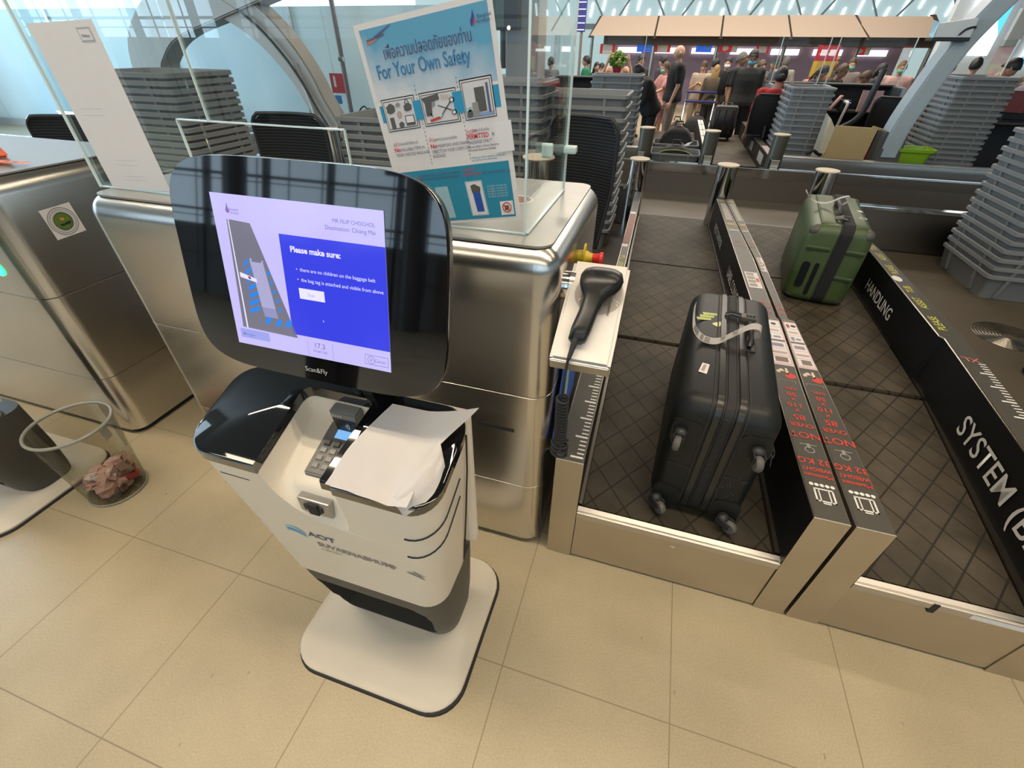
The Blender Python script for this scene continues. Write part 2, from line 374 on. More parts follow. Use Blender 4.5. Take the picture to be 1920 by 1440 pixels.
b = B(); flatq(b, -.172, -.125, 3.46, 3.52, LZ); flatq(b, -.186, -.135, 4.33, 4.40, LZ); O('white_strip', b, WHITEI, P_LEFT)
def limits(pan, st, shift):
    # red limit lettering, upside down as seen from the near end
    R_, U_ = (-1, 0, 0), (0, -1, 0)
    def c(y): return (xat(st, y, 0) + xat(st, y, 1)) / 2
    b = B()
    yb = YF + .075; x_ = c(yb)
    for k in range(5): disc2(b, x_ - .034 + .017 * k, yb + .078, LZ, .0075, 10)
    for q in ((-.032, -.026, 0, .06), (-.018, -.014, 0, .06), (.014, .018, 0, .06), (.026, .032, 0, .06), (-.032, .032, 0, .006), (-.032, .032, .056, .062), (-.012, .012, -.008, -.003)):
        flatq(b, x_ + q[0], x_ + q[1], yb + q[2], yb + q[3], LZ)
    O('suitcase_pictogram', b, WHITEI, pan)
    for y, tx, s_ in ((YF + .205, 'Maximum', .024), (YF + .238, 'WEIGHT', .026), (YF + .285, '32 KG', .042), (YF + .435, 'NOT', .052), (YF + .492, 'OVER', .036), (YF + .545, '85', .048), (YF + .585, 'x', .036), (YF + .628, '110', .042), (YF + .664, 'x', .036), (YF + .705, '50', .040), (YF + .745, 'cm.', .040)):
        TXT('lettering', tx, s_, (c(y), y, LZ), R_, U_, REDI, pan, 'CENTER', 1.0, .0006)
    GR = mat('grey_print', (.30, .29, .27), .5)
    b = B(); ring2(b, c(YF + .34), YF + .335, LZ, .014, .018); flatq(b, c(1.5) - .03, c(1.5) + .03, YF + .362, YF + .366, LZ); flatq(b, c(1.5) - .006, c(1.5) + .006, YF + .345, YF + .37, LZ + .0001)
    flatq(b, c(1.95) - .036, c(1.95) + .036, YF + .80, YF + .803, LZ); flatq(b, c(1.95) - .036, c(1.95) - .033, YF + .785, YF + .803, LZ); flatq(b, c(1.95) + .033, c(1.95) + .036, YF + .785, YF + .803, LZ)
    O('scale_pictogram', b, GR, pan)
    b = B(); ring2(b, c(2.02) + .022, YF + .842, LZ, .0, .024); O('red_seal', b, REDI, pan)
    b = B(); disc2(b, c(2.02) - .012, YF + .885, LZ, .011); disc2(b, c(2.02) - .026, YF + .868, LZ, .009); flatq(b, c(2.02) + .006, c(2.02) + .016, YF + .852, YF + .905, LZ); flatq(b, c(2.02) - .035, c(2.02) + .02, YF + .876, YF + .881, LZ + .0002)
    O('child_pictogram', b, mat('cream_print', (.74, .62, .45), .5), pan)
    # prohibited goods sheet
    y0, y1 = YF + .93, 2.575
    def X(y, f_): return xat(st, y, 0) + (xat(st, y, 1) - xat(st, y, 0)) * f_
    b = B(); b.faces.new([b.verts.new(p) for p in ((X(y0, .05), y0, LZ), (X(y0, .97), y0, LZ), (X(y1, .97), y1, LZ), (X(y1, .05), y1, LZ))]); O('goods_sheet', b, mat('sheet_mauve', (.66, .50, .52), .5), pan)
    b = B()
    def cell(bm, ya, yb_, fa, fb, dz): bm.faces.new([bm.verts.new(p) for p in ((X(ya, fa), ya, LZ + dz), (X(ya, fb), ya, LZ + dz), (X(yb_, fb), yb_, LZ + dz), (X(yb_, fa), yb_, LZ + dz))])
    n_ = 6; hh = (y1 - y0 - .07) / n_; ys = [y0 + .02 + k * hh + (.02 if k > 2 else 0) for k in range(n_)]
    for k in range(n_): cell(b, ys[k] + .004, ys[k] + hh - .004, .12, .88, .0004)
    O('goods_cells', b, PAPER, pan)
    b = B(); cell(b, ys[0] + .012, ys[0] + hh - .014, .3, .8, .0008); O('goods_picture', b, mat('goods_brown', (.24, .17, .16), .6), pan)
    b = B(); cell(b, ys[1] + .02, ys[1] + hh - .03, .15, .85, .0008); O('goods_picture', b, mat('goods_pink', (.55, .36, .36), .6), pan)
    b = B(); cell(b, ys[2] + .018, ys[2] + hh - .02, .2, .8, .0008); O('goods_picture', b, mat('goods_violet', (.30, .24, .34), .6), pan)
    b = B(); cell(b, ys[3] + .012, ys[3] + hh - .02, .2, .42, .0008); cell(b, ys[3] + .02, ys[3] + hh - .03, .5, .8, .0008); O('goods_picture', b, mat('goods_slate', (.28, .28, .38), .6), pan)
    b = B(); cell(b, ys[4] + .02, ys[4] + hh - .03, .2, .8, .0008); O('goods_picture', b, mat('goods_tan', (.52, .42, .33), .6), pan)
    b = B(); cell(b, ys[5] + .012, ys[5] + hh - .02, .18, .40, .0008); O('goods_picture', b, mat('goods_red', (.40, .07, .09), .6), pan)
    b = B(); disc2(b, X(ys[5], .66), ys[5] + hh / 2, LZ + .0008, .014); O('goods_picture', b, INK, pan)
    b = B(); cell(b, y0 + .012 + 3 * hh + .012, y0 + .012 + 3 * hh + .026, .08, .92, .0009); cell(b, y1 - .02, y1 - .004, .06, .96, .0009); O('goods_heading', b, mat('heading_olive', (.10, .085, .03), .5), pan)
    # far half: tag note and little barcode cards
    for k, tx in enumerate(('ATTACH', 'BAGGAGE', 'HERE')): TXT('lettering', tx, .038, (c(2.66 + .06 * k), 2.66 + .062 * k, LZ), R_, U_, REDI, pan, 'CENTER', .52 if shift else .22)
    y2 = 2.98 if shift else 3.28
    b = B(); cell(b, y2, y2 + .26, .14, .86, .0004); O('barcode_card', b, PAPER, pan)
    b = B(); [cell(b, y2 + .02 + .06 * k, y2 + .066 + .06 * k, .2, .62, .0008) for k in range(4)]; O('barcode_print', b, mat('barcode_grey', (.36, .33, .31), .6), pan)
    b = B(); cell(b, y2 + .1, y2 + .16, .66, .82, .0008); O('barcode_seal', b, REDI, pan)
    for k, tx in enumerate(('ATTACH', 'TAG')): TXT('lettering', tx, .05, (c(3.78 + .09 * k), 3.78 + .09 * k, LZ), R_, U_, mat('dull_red_print', (.34, .05, .035), .5), pan, 'CENTER', .5 if shift else .22)
    b = B(); cell(b, 4.12, 4.17, .12, .9, .0004); cell(b, 4.42, 4.98, .2, .8, .0004); O('note_strip', b, mat('note_grey', (.42, .40, .36), .6), pan)
    b = B(); cell(b, 4.28, 4.34, .15, .85, .0004); cell(b, 5.02, 5.08, .15, .85, .0004); O('yellow_note', b, mat('note_yellow', (.46, .36, .10), .6), pan)
limits(P_SL, ST_SL, 1); limits(P_SR, ST_SR, 0)
def side_text(pan, st, y, z, tx, s_, sx=1.): TXT('lettering', tx, s_, (xat(st, y, 0) - .005, y, z), ((xat(st, y - .9, 0) - xat(st, y, 0)), -.9, 0), (0, 0, 1), WHITEI, pan, 'LEFT', sx, .001)
GT = None
side_text(P_SL, ST_SL, 2.17, .405, 'CONVEYOR', .10, 1.12)
side_text(P_SL, ST_SL, 3.62, .42, 'LABEL CONVEYOR', .11, .75)
side_text(P_SL, ST_SL, 4.75, .42, 'INJECT CONVEYOR', .10, .65)
side_text(P_H, ST_H, 3.74, .405, 'HANDLING', .112, .95)
side_text(P_H, ST_H, 2.10, .40, 'SYSTEM (BHS)', .145, 1.0)
for y_, tx in ((2.72, 'PLEASE'), (2.99, 'ASSIST'), (3.22, 'TUB'), (3.52, 'PLEASE'), (3.78, 'ASSIST'), (4.0, 'TUB')):
    TXT('lettering', tx, .060, (xat(ST_H, y_, 0) + .066, y_, LZ), (0, 1, 0), (-1, 0, 0), YELI, P_H, 'LEFT', .9)
b = B(); disc2(b, 1.665, 3.44, LZ, .028, 16, .05); O('pictogram', b, WHITEI, P_H)
b = B()
for k_ in range(0, 66):
    y_ = YF + .02 + k_ * .0225
    if y_ > 2.4: break
    xr = xat(ST_H, y_, 1) - .004; L_ = .055 if k_ % 5 == 0 else .030
    flatq(b, xr - L_, xr, y_, y_ + (.010 if k_ % 5 == 0 else .007), LZ)
O('ruler_marks', b, WHITEI, P_H)
TXT('lettering', 'XL', .06, (1.70, 2.44, LZ), (-1, 0, 0), (0, -1, 0), mat('pale_red_print', (.62, .18, .13), .5), P_H, 'LEFT', 1.1)

# ------------------------------------------------------------------ belts
mat('slider_brown', (.10, .085, .06), .45)
def belt_unit(name, label, xa, xb, m, yseam, with_mark):
    t = T(name, label, 'conveyor belt', ((xa[0] + xb[0]) / 2, YF, 0), group='check-in belts on the near side')
    # kick plate with a lighter folded top strip
    b = B(); box(b, xa[0], xb[0], YF + .004, YF + .03, .012, .318, .003); O('kick_plate', b, STEEL2, t)
    b = B(); hexa(b, [(xa[0], YF - .001, .285), (xb[0], YF - .001, .285), (xb[0], YF + .03, .285), (xa[0], YF + .03, .285)], [(xa[0], YF - .001, .314), (xb[0], YF - .001, .314), (xb[0], YF + .03, .324), (xa[0], YF + .03, .324)]); O('edge_strip', b, STEELW, t)
    b = B(); box(b, xa[0], xb[0], YF + .012, YF + .034, 0, .014); O('plinth_gap', b, RUBBER, t)
    def strip(y0, y1, z0, z1, i0, i1):
        bm = B(); n_ = 2
        hexa(bm, [(xa[i0] + .012, y0, z0 - .06), (xb[i0] - .012, y0, z0 - .06), (xb[i1] - .012, y1, z1 - .06), (xa[i1] + .012, y1, z1 - .06)], [(xa[i0] + .012, y0, z0), (xb[i0] - .012, y0, z0), (xb[i1] - .012, y1, z1), (xa[i1] + .012, y1, z1)], .006); return bm
    O('near_belt', strip(YF + .045, yseam, .305, .310, 0, 1), m, t); O('middle_belt', strip(yseam + .02, 3.92, .318, .325, 1, 2), m, t); O('far_belt', strip(3.94, 5.38, .322, .322, 2, 3), m, t)
    for s_, xs in ((1, xa), (-1, xb)):
        bm = B(); sx = .006 * s_; loft(bm, [[(xs[i] - sx * .0, y, .24), (xs[i] + .014 * s_, y, .24), (xs[i] + .014 * s_, y, .328), (xs[i], y, .328)] for i, y in enumerate((YF + .04, yseam, 3.93, 5.4))]); bmesh.ops.recalc_face_normals(bm, faces=bm.faces); O('side_rail', bm, STEELD, t)
    b = B(); box(b, xa[3] - .0, xb[3], 5.38, 5.46, .22, .312); O('end_plate', b, MATS['slider_brown'], t)
    if with_mark == 1:
        b = B(); disc2(b, 0, 0, 0, .010, 10, .005); bmesh.ops.transform(b, matrix=Matrix.Translation((.33, YF + .0032, .25)) @ Matrix.Rotation(pi / 2, 4, 'X'), verts=b.verts); O('scratch_mark', b, WHITEI, t)
    else:
        b = B(); box(b, 1.185, 1.205, YF - .0025, YF + .002, .265, .315); O('tape_mark', b, RUBBER, t)
        b = B(); poly(b, [(1.30, YF - .0016, .287), (1.46, YF - .0016, .287), (1.46, YF - .0016, .311), (1.30, YF - .0016, .311)]); O('clear_tape', b, PAPER, t)
    return t
BELT_A = belt_unit('conveyor_belt', 'brown rubber belt with diamond grooves carrying the black suitcase', (-.062, -.075, -.115, -.135), (.700, .688, .655, .61), BELT, 2.60, 1)
BELT_B = belt_unit('conveyor_belt', 'brown rubber belt with diamond grooves carrying the green suitcase', (.942, .888, .83, .775), (1.50, 1.625, 1.655, 1.60), BELT2, 2.45, 2)

# ------------------------------------------------------------------ bollards at the belt ends and the cross conveyor
def bollard(x, y, z0, z1, label, m=CHROME, r_=.095):
    t = T('bollard', label, 'bollard', (x, y, z0), group='capped steel bollards at the belt ends')
    b = B(); lathe(b, [(r_, z0), (r_, z1 - .012)], x, y, 36); O('post', b, m, t, smooth=40)
    b = B(); lathe(b, [(r_ + .006, z1 - .014), (r_ + .010, z1 - .006), (r_ + .006, z1), (.001, z1 + .001)], x, y, 36); O('cap', b, mat('cap_cream', (.72, .60, .44), .5), t, smooth=40)
    return t
bollard(-.215, 5.27, .2, .905, 'polished bollard at the far end of the ruler-marked guide panel')
bollard(.652, 5.27, .2, .905, 'polished bollard where the two red-lettered guide panels end')
bollard(1.535, 5.27, .2, .915, 'polished bollard rising behind the green suitcase')
bollard(-.78, 3.15, .2, 1.25, 'polished bollard seen through the clear side screen of the silver counter', r_=.098)
bollard(-3.82, 5.15, .2, 1.02, 'steel bollard right of the mesh chair behind the silver counter', r_=.10)
t = T('cross_conveyor', 'long cross conveyor in steel running behind the near belts', 'conveyor', (0, 6.2, 0))
b = B(); box(b, -12, 9, 5.47, 7.0, .10, .17); O('belt', b, mat('cross_belt', (.105, .082, .055), .5, var=.12, scale=3), t)
b = B(); box(b, -12, 9, 7.0, 7.06, 0, .46); O('back_wall', b, STEELD, t)
b = B(); hexa(b, [(-12, 6.985, .455), (9, 6.985, .455), (9, 7.08, .455), (-12, 7.08, .455)], [(-12, 6.99, .575), (9, 6.99, .575), (9, 7.08, .575), (-12, 7.08, .575)], .008); O('rail', b, CHROME, t)
b = B(); box(b, 1.68, 9, 5.35, 5.42, 0, .575); O('front_wall', b, STEELD, t)
b = B(); box(b, 1.66, 9, 5.335, 5.435, .575, .61, .006); O('front_rail', b, CHROME, t)
b = B(); box(b, -12, -.30, 5.35, 5.42, 0, .575); O('front_wall', b, STEELD, t)
b = B(); box(b, -12, -.30, 5.335, 5.435, .575, .61, .006); O('front_rail', b, CHROME, t)
b = B(); box(b, -.3, 1.68, 5.44, 5.47, .0, .2); O('chute_edge', b, MATS['slider_brown'], t)
for x0, x1, nm in ((1.52, 9, 'steel rear wall under the cardboard box and tray stacks beyond the cross conveyor'), (-12, -.36, 'steel rear wall left of the belts beyond the cross conveyor')):
    t2 = T('rear_wall', nm, 'low wall', (x0, 7.4, 0)); b = B(); box(b, x0, x1, 7.38, 7.45, 0, .665, .004); O('sheet', b, STEEL, t2)
    b = B(); box(b, x0, x1, 7.36, 7.47, .66, .675, .003); O('top_edge', b, STEELW, t2)

# ------------------------------------------------------------------ silver counters
def counter(x0, x1, label, zt=1.385):
    t = T('check_in_counter', label, 'counter', ((x0 + x1) / 2, YF, 0), group='silver check-in counters')
    def ringz(z, ins, y1=1.98): return [(x, y, z) for x, y in rrect(x0 + ins, x1 - ins, YF + ins, y1 - ins, max(.075 - ins, .012), 8)]
    def sec(z0, z1, nm, top=False, m=STEEL):
        bm = B(); rings = [ringz(z0, .006), ringz(z0 + .003, .0)]
        if top:
            for k in range(0, 9):
                a = radians(90 * k / 8); rings.append(ringz(z1 - .075 + .075 * sin(a), .075 * (1 - cos(a))))
        else: rings += [ringz(z1 - .003, 0), ringz(z1, .006)]
        loft(bm, rings); O(nm, bm, m, t, smooth=50)
    sec(.03, .395, 'lower_panel'); sec(.395, .865, 'middle_panel'); sec(.865, zt, 'upper_panel', True)
    b = B(); loft(b, [ringz(0, .02), ringz(.03, .02)]); O('plinth', b, RUBBER, t)
    for zz in (.395, .865):
        b = B(); loft(b, [ringz(zz - .003, .0045), ringz(zz + .003, .0045)]); O('seam', b, RUBBER, t)
    b = B(); loft(b, [[(x, y, z) for x, y in rrect(x0 + .035, x1 - .035, YF + .035, 1.94, .05, 6)] for z in (zt - .006, zt + .0008)]); O('worktop', b, mat('counter_top', (.40, .39, .36), .32, var=.08, metal=.6), t)
    return t
CT = counter(-2.02, -.215, 'silver check-in counter directly behind the tall kiosk screen')
b = B(); box(b, -.475, -.335, YF - .001, YF + .01, .688, .704); O('slot', b, RUBBER, CT)
CT2 = counter(-4.4, -2.60, 'silver check-in counter at the left edge with a round sticker on its side')
# ------------------------------------------------------------------ bag drop kiosk
def kiosk():
    K = T('self_service_kiosk', 'white bag drop kiosk with a black touchscreen showing a blue panel', 'kiosk', (-.655, .70, 0), group='bag drop kiosks')
    b = B(); rg = rrect(-.985, -.326, .41, 1.0, .12, 8)
    loft(b, [[(x, y, 0) for x, y in rrect(-.986, -.316, .402, 1.004, .122, 8)], [(x, y, .010) for x, y in rrect(-.984, -.319, .405, 1.001, .120, 8)]]); O('base_edge', b, RUBBER, K)
    b = B(); loft(b, [[(x, y, .006) for x, y in rg], [(x, y, .018) for x, y in rg], [(x, y, .022) for x, y in rrect(-.981, -.330, .414, .996, .118, 8)]]); O('base_plate', b, mat('base_white', (.66, .59, .48), .45, var=.08, scale=6), K, smooth=40)
    # charcoal foot with an open foot recess
    def ring(z, xa, xb, ya, yb, rr): return [(x, y, z) for x, y in rrect(xa, xb, ya, yb, rr, 7)]
    b = B(); loft(b, [ring(.022, -.885, -.425, .665, .86, .07), ring(.06, -.895, -.415, .64, .865, .075), ring(.20, -.905, -.40, .595, .865, .075), ring(.40, -.925, -.385, .563, .855, .075), ring(.475, -.93, -.382, .556, .85, .07)])
    ft = O('foot', b, KDARK, K)
    c = B(); 
    pts = [(-.845, .10), (-.50, .10), (-.455, .15), (-.445, .30), (-.455, .36), (-.50, .39), (-.85, .39), (-.875, .36), (-.88, .30), (-.87, .15)]
    loft(c, [[(x, .50, z) for x, z in pts], [(x, .80, z) for x, z in pts]]); bmesh.ops.recalc_face_normals(c, faces=c.faces); boolean(ft, c); shade_auto(ft)
    b = B(); ptsi = [( -.66 + (x + .66) * .985, .245 + (z - .245) * .97) for x, z in pts]
    poly(b, [(x, .79, z) for x, z in ptsi]); O('foot_recess_lining', b, mat('recess_black', (.02, .022, .024), .5), K)
    # white body, flaring upward, top sloping towards the user
    NT = 8
    def topz(y): return 1.045 + (y - .505) * .333
    rings = []
    for k in range(NT + 1):
        s = k / NT; xa, xb = -.932 - .063 * s, -.380 + .052 * s; ya, yb = .552 - .047 * s, .785 - .037 * s
        rr = .07; rg = rrect(xa, xb, ya, yb, rr, 7); z = .47 + (1.0 - .47) * s
        rings.append([(x, y, z) for x, y in rg])
    top = [(x, y, topz(y) - .028) for x, y in rrect(-.995, -.328, .505, .748, .07, 7)]
    rings.append(top)
    b = B(); loft(b, rings); bd = O('body', b, KWHITE, K)
    b = B(); loft(b, [[(x, y, topz(y) - .030) for x, y in rrect(-.999, -.324, .500, .752, .07, 7)], [(x, y, topz(y) - .004) for x, y in rrect(-1.001, -.322, .498, .754, .072, 7)], [(x, y, topz(y)) for x, y in rrect(-.997, -.326, .502, .750, .07, 7)]])
    tp = O('top_plate', b, BGLOSS, K)
    def cutter(g):
        c = B(); lv = [(1.3, -.790, .730), (1.022, -.785, .720), (.985, -.780, .640), (.952, -.775, .560), (.930, -.765, .545), (.885, -.735, .535), (.850, -.690, .525), (.830, -.640, .512)]
        loft(c, [[(x, y, z) for x, y in rrect(x0, -.575, .40, y1, .028, 5)] for z, x0, y1 in lv]); bmesh.ops.recalc_face_normals(c, faces=c.faces)
        return c
    boolean(bd, cutter(0)); boolean(tp, cutter(.0)); 
    b = B(); box(b, -.985, -.34, .752, .79, .55, 1.10, .02); O('back_cover', b, KWHITE, K)
    shade_auto(bd, 40); shade_auto(tp, 40)
    # cover arm bridging the right of the recess
    b = B(); n3 = (1, .333)
    hexa(b, [(-.612, .506, topz(.506) - .032), (-.568, .506, topz(.506) - .032), (-.568, .735, topz(.735) - .032), (-.582, .735, topz(.735) - .032)], [(-.610, .506, topz(.506)), (-.568, .506, topz(.506)), (-.568, .735, topz(.735)), (-.580, .735, topz(.735))], .004); O('cover_arm', b, BGLOSS, K)
    # keypad
    def kz(y): return .955 + (y - .565) * .363
    U3 = Vector((0, 1, .363)).normalized(); N3 = Vector((0, -.363, 1)).normalized()
    kp = B(); hexa(kp, [(-.722, .57, kz(.57) - .004), (-.597, .57, kz(.57) - .004), (-.597, .712, kz(.712) - .004), (-.722, .712, kz(.712) - .004)], [(-.722, .57, kz(.57) + .012), (-.597, .57, kz(.57) + .012), (-.597, .712, kz(.712) + .012), (-.722, .712, kz(.712) + .012)], .003)
    kpo = O('keypad', kp, mat('keypad_grey', (.16, .155, .145), .45, var=.08), K)
    for rr_ in range(4):
        for cc in range(3):
            y_ = .583 + rr_ * .0205; x_ = -.708 + cc * .028
            b = B(); hexa(b, [(x_, y_, kz(y_) + .011), (x_ + .019, y_, kz(y_) + .011), (x_ + .019, y_ + .013, kz(y_ + .013) + .011), (x_, y_ + .013, kz(y_ + .013) + .011)], [(x_ + .002, y_ + .001, kz(y_) + .018), (x_ + .017, y_ + .001, kz(y_) + .018), (x_ + .017, y_ + .012, kz(y_ + .012) + .018), (x_ + .002, y_ + .012, kz(y_ + .012) + .018)])
            O('key', b, mat('key_dark', (.06, .06, .06), .4) if rr_ == 3 else mat('key_grey', (.26, .25, .23), .4), kpo)
    b = B(); y0, y1 = .668, .703; poly(b, [(-.690, y0, kz(y0) + .0135), (-.632, y0, kz(y0) + .0135), (-.632, y1, kz(y1) + .0135), (-.690, y1, kz(y1) + .0135)]); O('keypad_display', b, mat('lcd_blue', (.10, .25, .5), .2, emit=(.25, .55, 1.), es=.9), kpo)
    # contactless reader standing at the back of the recess
    t3 = B(); hexa(t3, [(-.700, .694, 1.008), (-.622, .694, 1.008), (-.622, .718, 1.008), (-.700, .718, 1.008)], [(-.702, .688, 1.080), (-.620, .688, 1.080), (-.620, .722, 1.086), (-.702, .722, 1.086)], .004)
    rdr = O('card_reader', t3, mat('reader_grey', (.20, .20, .19), .4), K)
    b = B(); poly(b, [(-.692, .6915, 1.014), (-.630, .6915, 1.014), (-.627, .6885, 1.058), (-.695, .6885, 1.058)]); O('reader_face', b, BLACK, rdr)
    b = B()
    for k in range(3):
        for i in range(5):
            a0, a1 = radians(-45 + 18 * i), radians(-45 + 18 * i + 18); r0, r1 = .004 + .005 * k, .006 + .005 * k
            P = lambda a, r_: (-.664 + r_ * cos(a), .6880, 1.036 + r_ * sin(a))
            b.faces.new([b.verts.new(q) for q in (P(a0, r0), P(a0, r1), P(a1, r1), P(a1, r0))])
    O('contactless_symbol', b, WHITEI, rdr)
    b = B(); [box(b, -.69 + .008 * k, -.687 + .008 * k, .6855, .6875, 1.068, 1.071) for k in range(4)]; O('indicator_lights', b, WHITEI, rdr)
    # card slot below
    b = B(); box(b, -.722, -.628, .522, .56, .870, .925, .004); sl = O('card_slot', b, mat('slot_silver', (.40, .39, .37), .3, metal=.6), K)
    b = B(); box(b, -.704, -.650, .518, .54, .888, .908, .002); O('slot_mouth', b, BLACK, sl)
    b = B(); box(b, -.69, -.66, .514, .535, .878, .918, .004); O('slot_tongue', b, RUBBER, sl)
    # curved slits on the right front corner, one on the left front, a seam on the right flank
    def sidepath(z0, z1, s0, s1):
        pts = []
        for k in range(15):
            q = k / 14; z = z0 + (z1 - z0) * q ** 1.6
            s = (z - .47) / .53; s = min(max(s, 0), 1); xa, xb = -.932 - .063 * s, -.380 + .052 * s; ya, yb = .552 - .047 * s, .785 - .037 * s
            L = s0 + (s1 - s0) * q
            # walk along front (negative) then round the corner then back
            rr = .07; xc, yc = xb - rr, ya + rr; arc = rr * pi / 2
            if L < 0: p = (xc + L, ya)
            elif L < arc: a = L / rr; p = (xc + rr * sin(a), yc - rr * cos(a))
            else: p = (xb, yc + (L - arc))
            pts.append((p[0], p[1], z))
        return pts
    for z0, z1 in ((.892, .985), (.800, .905)):
        b = B(); tube(b, sidepath(z0, z1, -.01, .19), .0035, 5); O('vent_slit', b, RUBBER, K)
    b = B(); box(b, -.925, -.835, .508, .516, .962, .968); O('vent_slit', b, RUBBER, K)
    b = B(); tube(b, [(-.328 - .0005, .712, 1.08), (-.335, .716, .95), (-.352, .722, .75), (-.380 + .0005, .735, .475)], .0025, 5); O('side_seam', b, RUBBER, K)
    # maker and airport lettering on the front
    fr = (1, 0, 0); fu = (0, -.09, 1)
    def fy(z): return .552 - .047 * (z - .47) / .53 - .0015
    TXT('lettering', 'AOT', .034, (-.745, fy(.735), .742), fr, fu, mat('navy_print', (.09, .11, .22), .5), K, 'LEFT', 1.25, .0008)
    TXT('lettering', 'SUVARNABHUMI', .032, (-.730, fy(.69), .694), fr, fu, mat('grey_letter', (.28, .26, .24), .5), K, 'LEFT', 1.02, .0008)
    TXT('lettering', 'AIRPORT', .016, (-.728, fy(.668), .672), fr, fu, mat('grey_letter', (.28, .26, .24), .5), K, 'LEFT', 1.1)
    for dz, c_ in ((0, (.16, .45, .62)), (.018, (.30, .62, .74)), (.008, (.10, .25, .45))):
        b = B(); A = []
        for i in range(13): a = i / 12; A.append((-.815 + .062 * a, fy(.74 + dz) - .0005, .745 + dz + .012 * sin(pi * a) - .012 * a))
        D = [(x, y, z - .004 - .007 * sin(pi * i / 12)) for i, (x, y, z) in enumerate(A)]
        for i in range(12): b.faces.new([b.verts.new(q) for q in (D[i], D[i + 1], A[i + 1], A[i])])
        O('swoosh_logo', b, mat('swoosh_%d' % int(dz * 1000), c_, .4), K)
    b = B()
    for q in (((-.452, .700), (-.405, .686), (-.398, .690), (-.44, .706)), ((-.432, .716), (-.402, .684), (-.396, .688), (-.424, .716)), ((-.497, .69), (-.481, .71), (-.477, .71), (-.493, .69))):
        poly(b, [(x, fy(z) - .0006, z) for x, z in q])
    O('plane_logo', b, mat('grey_letter', (.28, .26, .24), .5), K)

    # screen head
    HC = Vector((-.6688, .6959, 1.4317)); th = radians(12.68); hu = Vector((0, sin(th), cos(th))); hn = Vector((0, -cos(th), sin(th)))
    def hp(s, t, dpt=0.): return HC + Vector((s, 0, 0)) + hu * t + hn * dpt
    def squircle(n_, ax, az, off, c0, sy=0.):
        out = []
        for i in range(n_):
            a = 2 * pi * i / n_; ca, sa = cos(a), sin(a); e = 2 / 5.2
            s = ax * (abs(ca) ** e) * (1 if ca >= 0 else -1); t_ = az * (abs(sa) ** e) * (1 if sa >= 0 else -1)
            out.append((s, t_))
        return out
    oc = (.0065, .006)
    def hring(sc_, dpt): return [hp(oc[0] + s * sc_, oc[1] + t_ * sc_, dpt) for s, t_ in squircle(72, .322, .2285, 0, 0)]
    b = B(); loft(b, [hring(.80, -.075), hring(.93, -.06), hring(.985, -.035), hring(.998, -.012)]); bmesh.ops.recalc_face_normals(b, faces=b.faces); hd = O('screen_housing', b, mat('housing_black', (.012, .012, .012), .35), K, smooth=45)
    b = B(); loft(b, [hring(.998, -.012), hring(1., -.004), hring(.995, 0)]); bmesh.ops.recalc_face_normals(b, faces=b.faces); sg = O('screen_glass', b, BGLOSS, K, smooth=60)
    b = B()
    for i in range(10): box(b, 0, 0.001, 0, .001, 0, .001) if False else None
    b = B(); tube(b, [hp(.06, -.12, -.06), (-.62, .79, 1.2), (-.62, .80, 1.08)], [.035, .04, .05], 12); O('neck', b, BLACK, K)
    b = B(); tube(b, [hp(-.03, -.20, -.05), (-.64, .73, 1.16), (-.63, .735, 1.115)], .008, 6); O('cable', b, RUBBER, K)
    # display picture, drawn in display coordinates: 0..1.28 x 0..1.024 (a 5:4 panel)
    W_, H_ = .40, .3252
    def em(nm, c, es=1.): return mat('display_' + nm, tuple(x * .25 for x in c), .12, var=0, spec=.6, emit=c, es=es)
    E0 = 1.0
    LAV = em('lavender', (.60, .55, 1.0), .93); BLU = em('blue', (.045, .058, .80), .95); DBL = em('ink', (.22, .20, .60), .8); WHT = em('white', (.80, .78, 1.0), 1.0)
    GRY = em('grey', (.20, .195, .26), .9); GRL = em('pale', (.44, .43, .70), .9); SKY = em('sky', (.03, .25, .88), .95); PNK = em('pink', (.55, .10, .35), .8); PAN = em('pill', (.36, .40, .92), .9)
    def dq(nm, m, pts, lay, par):
        b = B(); b.faces.new([b.verts.new(hp(-W_ / 2 + u * W_ , -H_ / 2 + v * H_, .0012 + .0004 * lay)) for u, v in pts]); return O(nm, b, m, par)
    def R4(u0, v0, u1, v1): return [(u0, v0), (u1, v0), (u1, v1), (u0, v1)]
    DS = dq('display', LAV, R4(0, 0, 1, 1), 0, K)
    dq('belt_drawing', GRY, [(.045, .115), (.385, .115), (.275, .81), (.045, .81)][:0] or [(.055, .13), (.425, .12), (.225, .84), (.08, .85)], 1, DS)
    dq('belt_edge_drawing', WHT, [(.082, .13), (.092, .13), (.094, .85), (.088, .85)], 2, DS)
    for k in range(7):
        v = .24 + k * .052; u = .125 + (.008 * k if k < 3 else .016)
        dq('stripe_drawing', SKY, [(u, v), (u + .075 - .007 * k, v + .038), (u + .075 - .007 * k, v + .066), (u, v + .03)], 2, DS)
    for u, v in ((.21, .185), (.28, .18), (.345, .185)): dq('stripe_drawing', SKY, [(u, v), (u + .035, v), (u + .06, v + .05), (u + .03, v + .05)], 2, DS)
    for u, v in ((.322, .28), (.315, .34), (.305, .40), (.295, .46), (.285, .52)): dq('stripe_drawing', SKY, [(u, v), (u + .02, v + .01), (u + .015, v + .035), (u, v + .025)], 2, DS)
    dq('bag_drawing', GRL, [(.215, .30), (.305, .30), (.27, .60), (.185, .60)], 3, DS)
    dq('bag_drawing', em('bagside', (.33, .33, .60), .85), [(.225, .235), (.315, .235), (.305, .30), (.215, .30)], 3, DS)
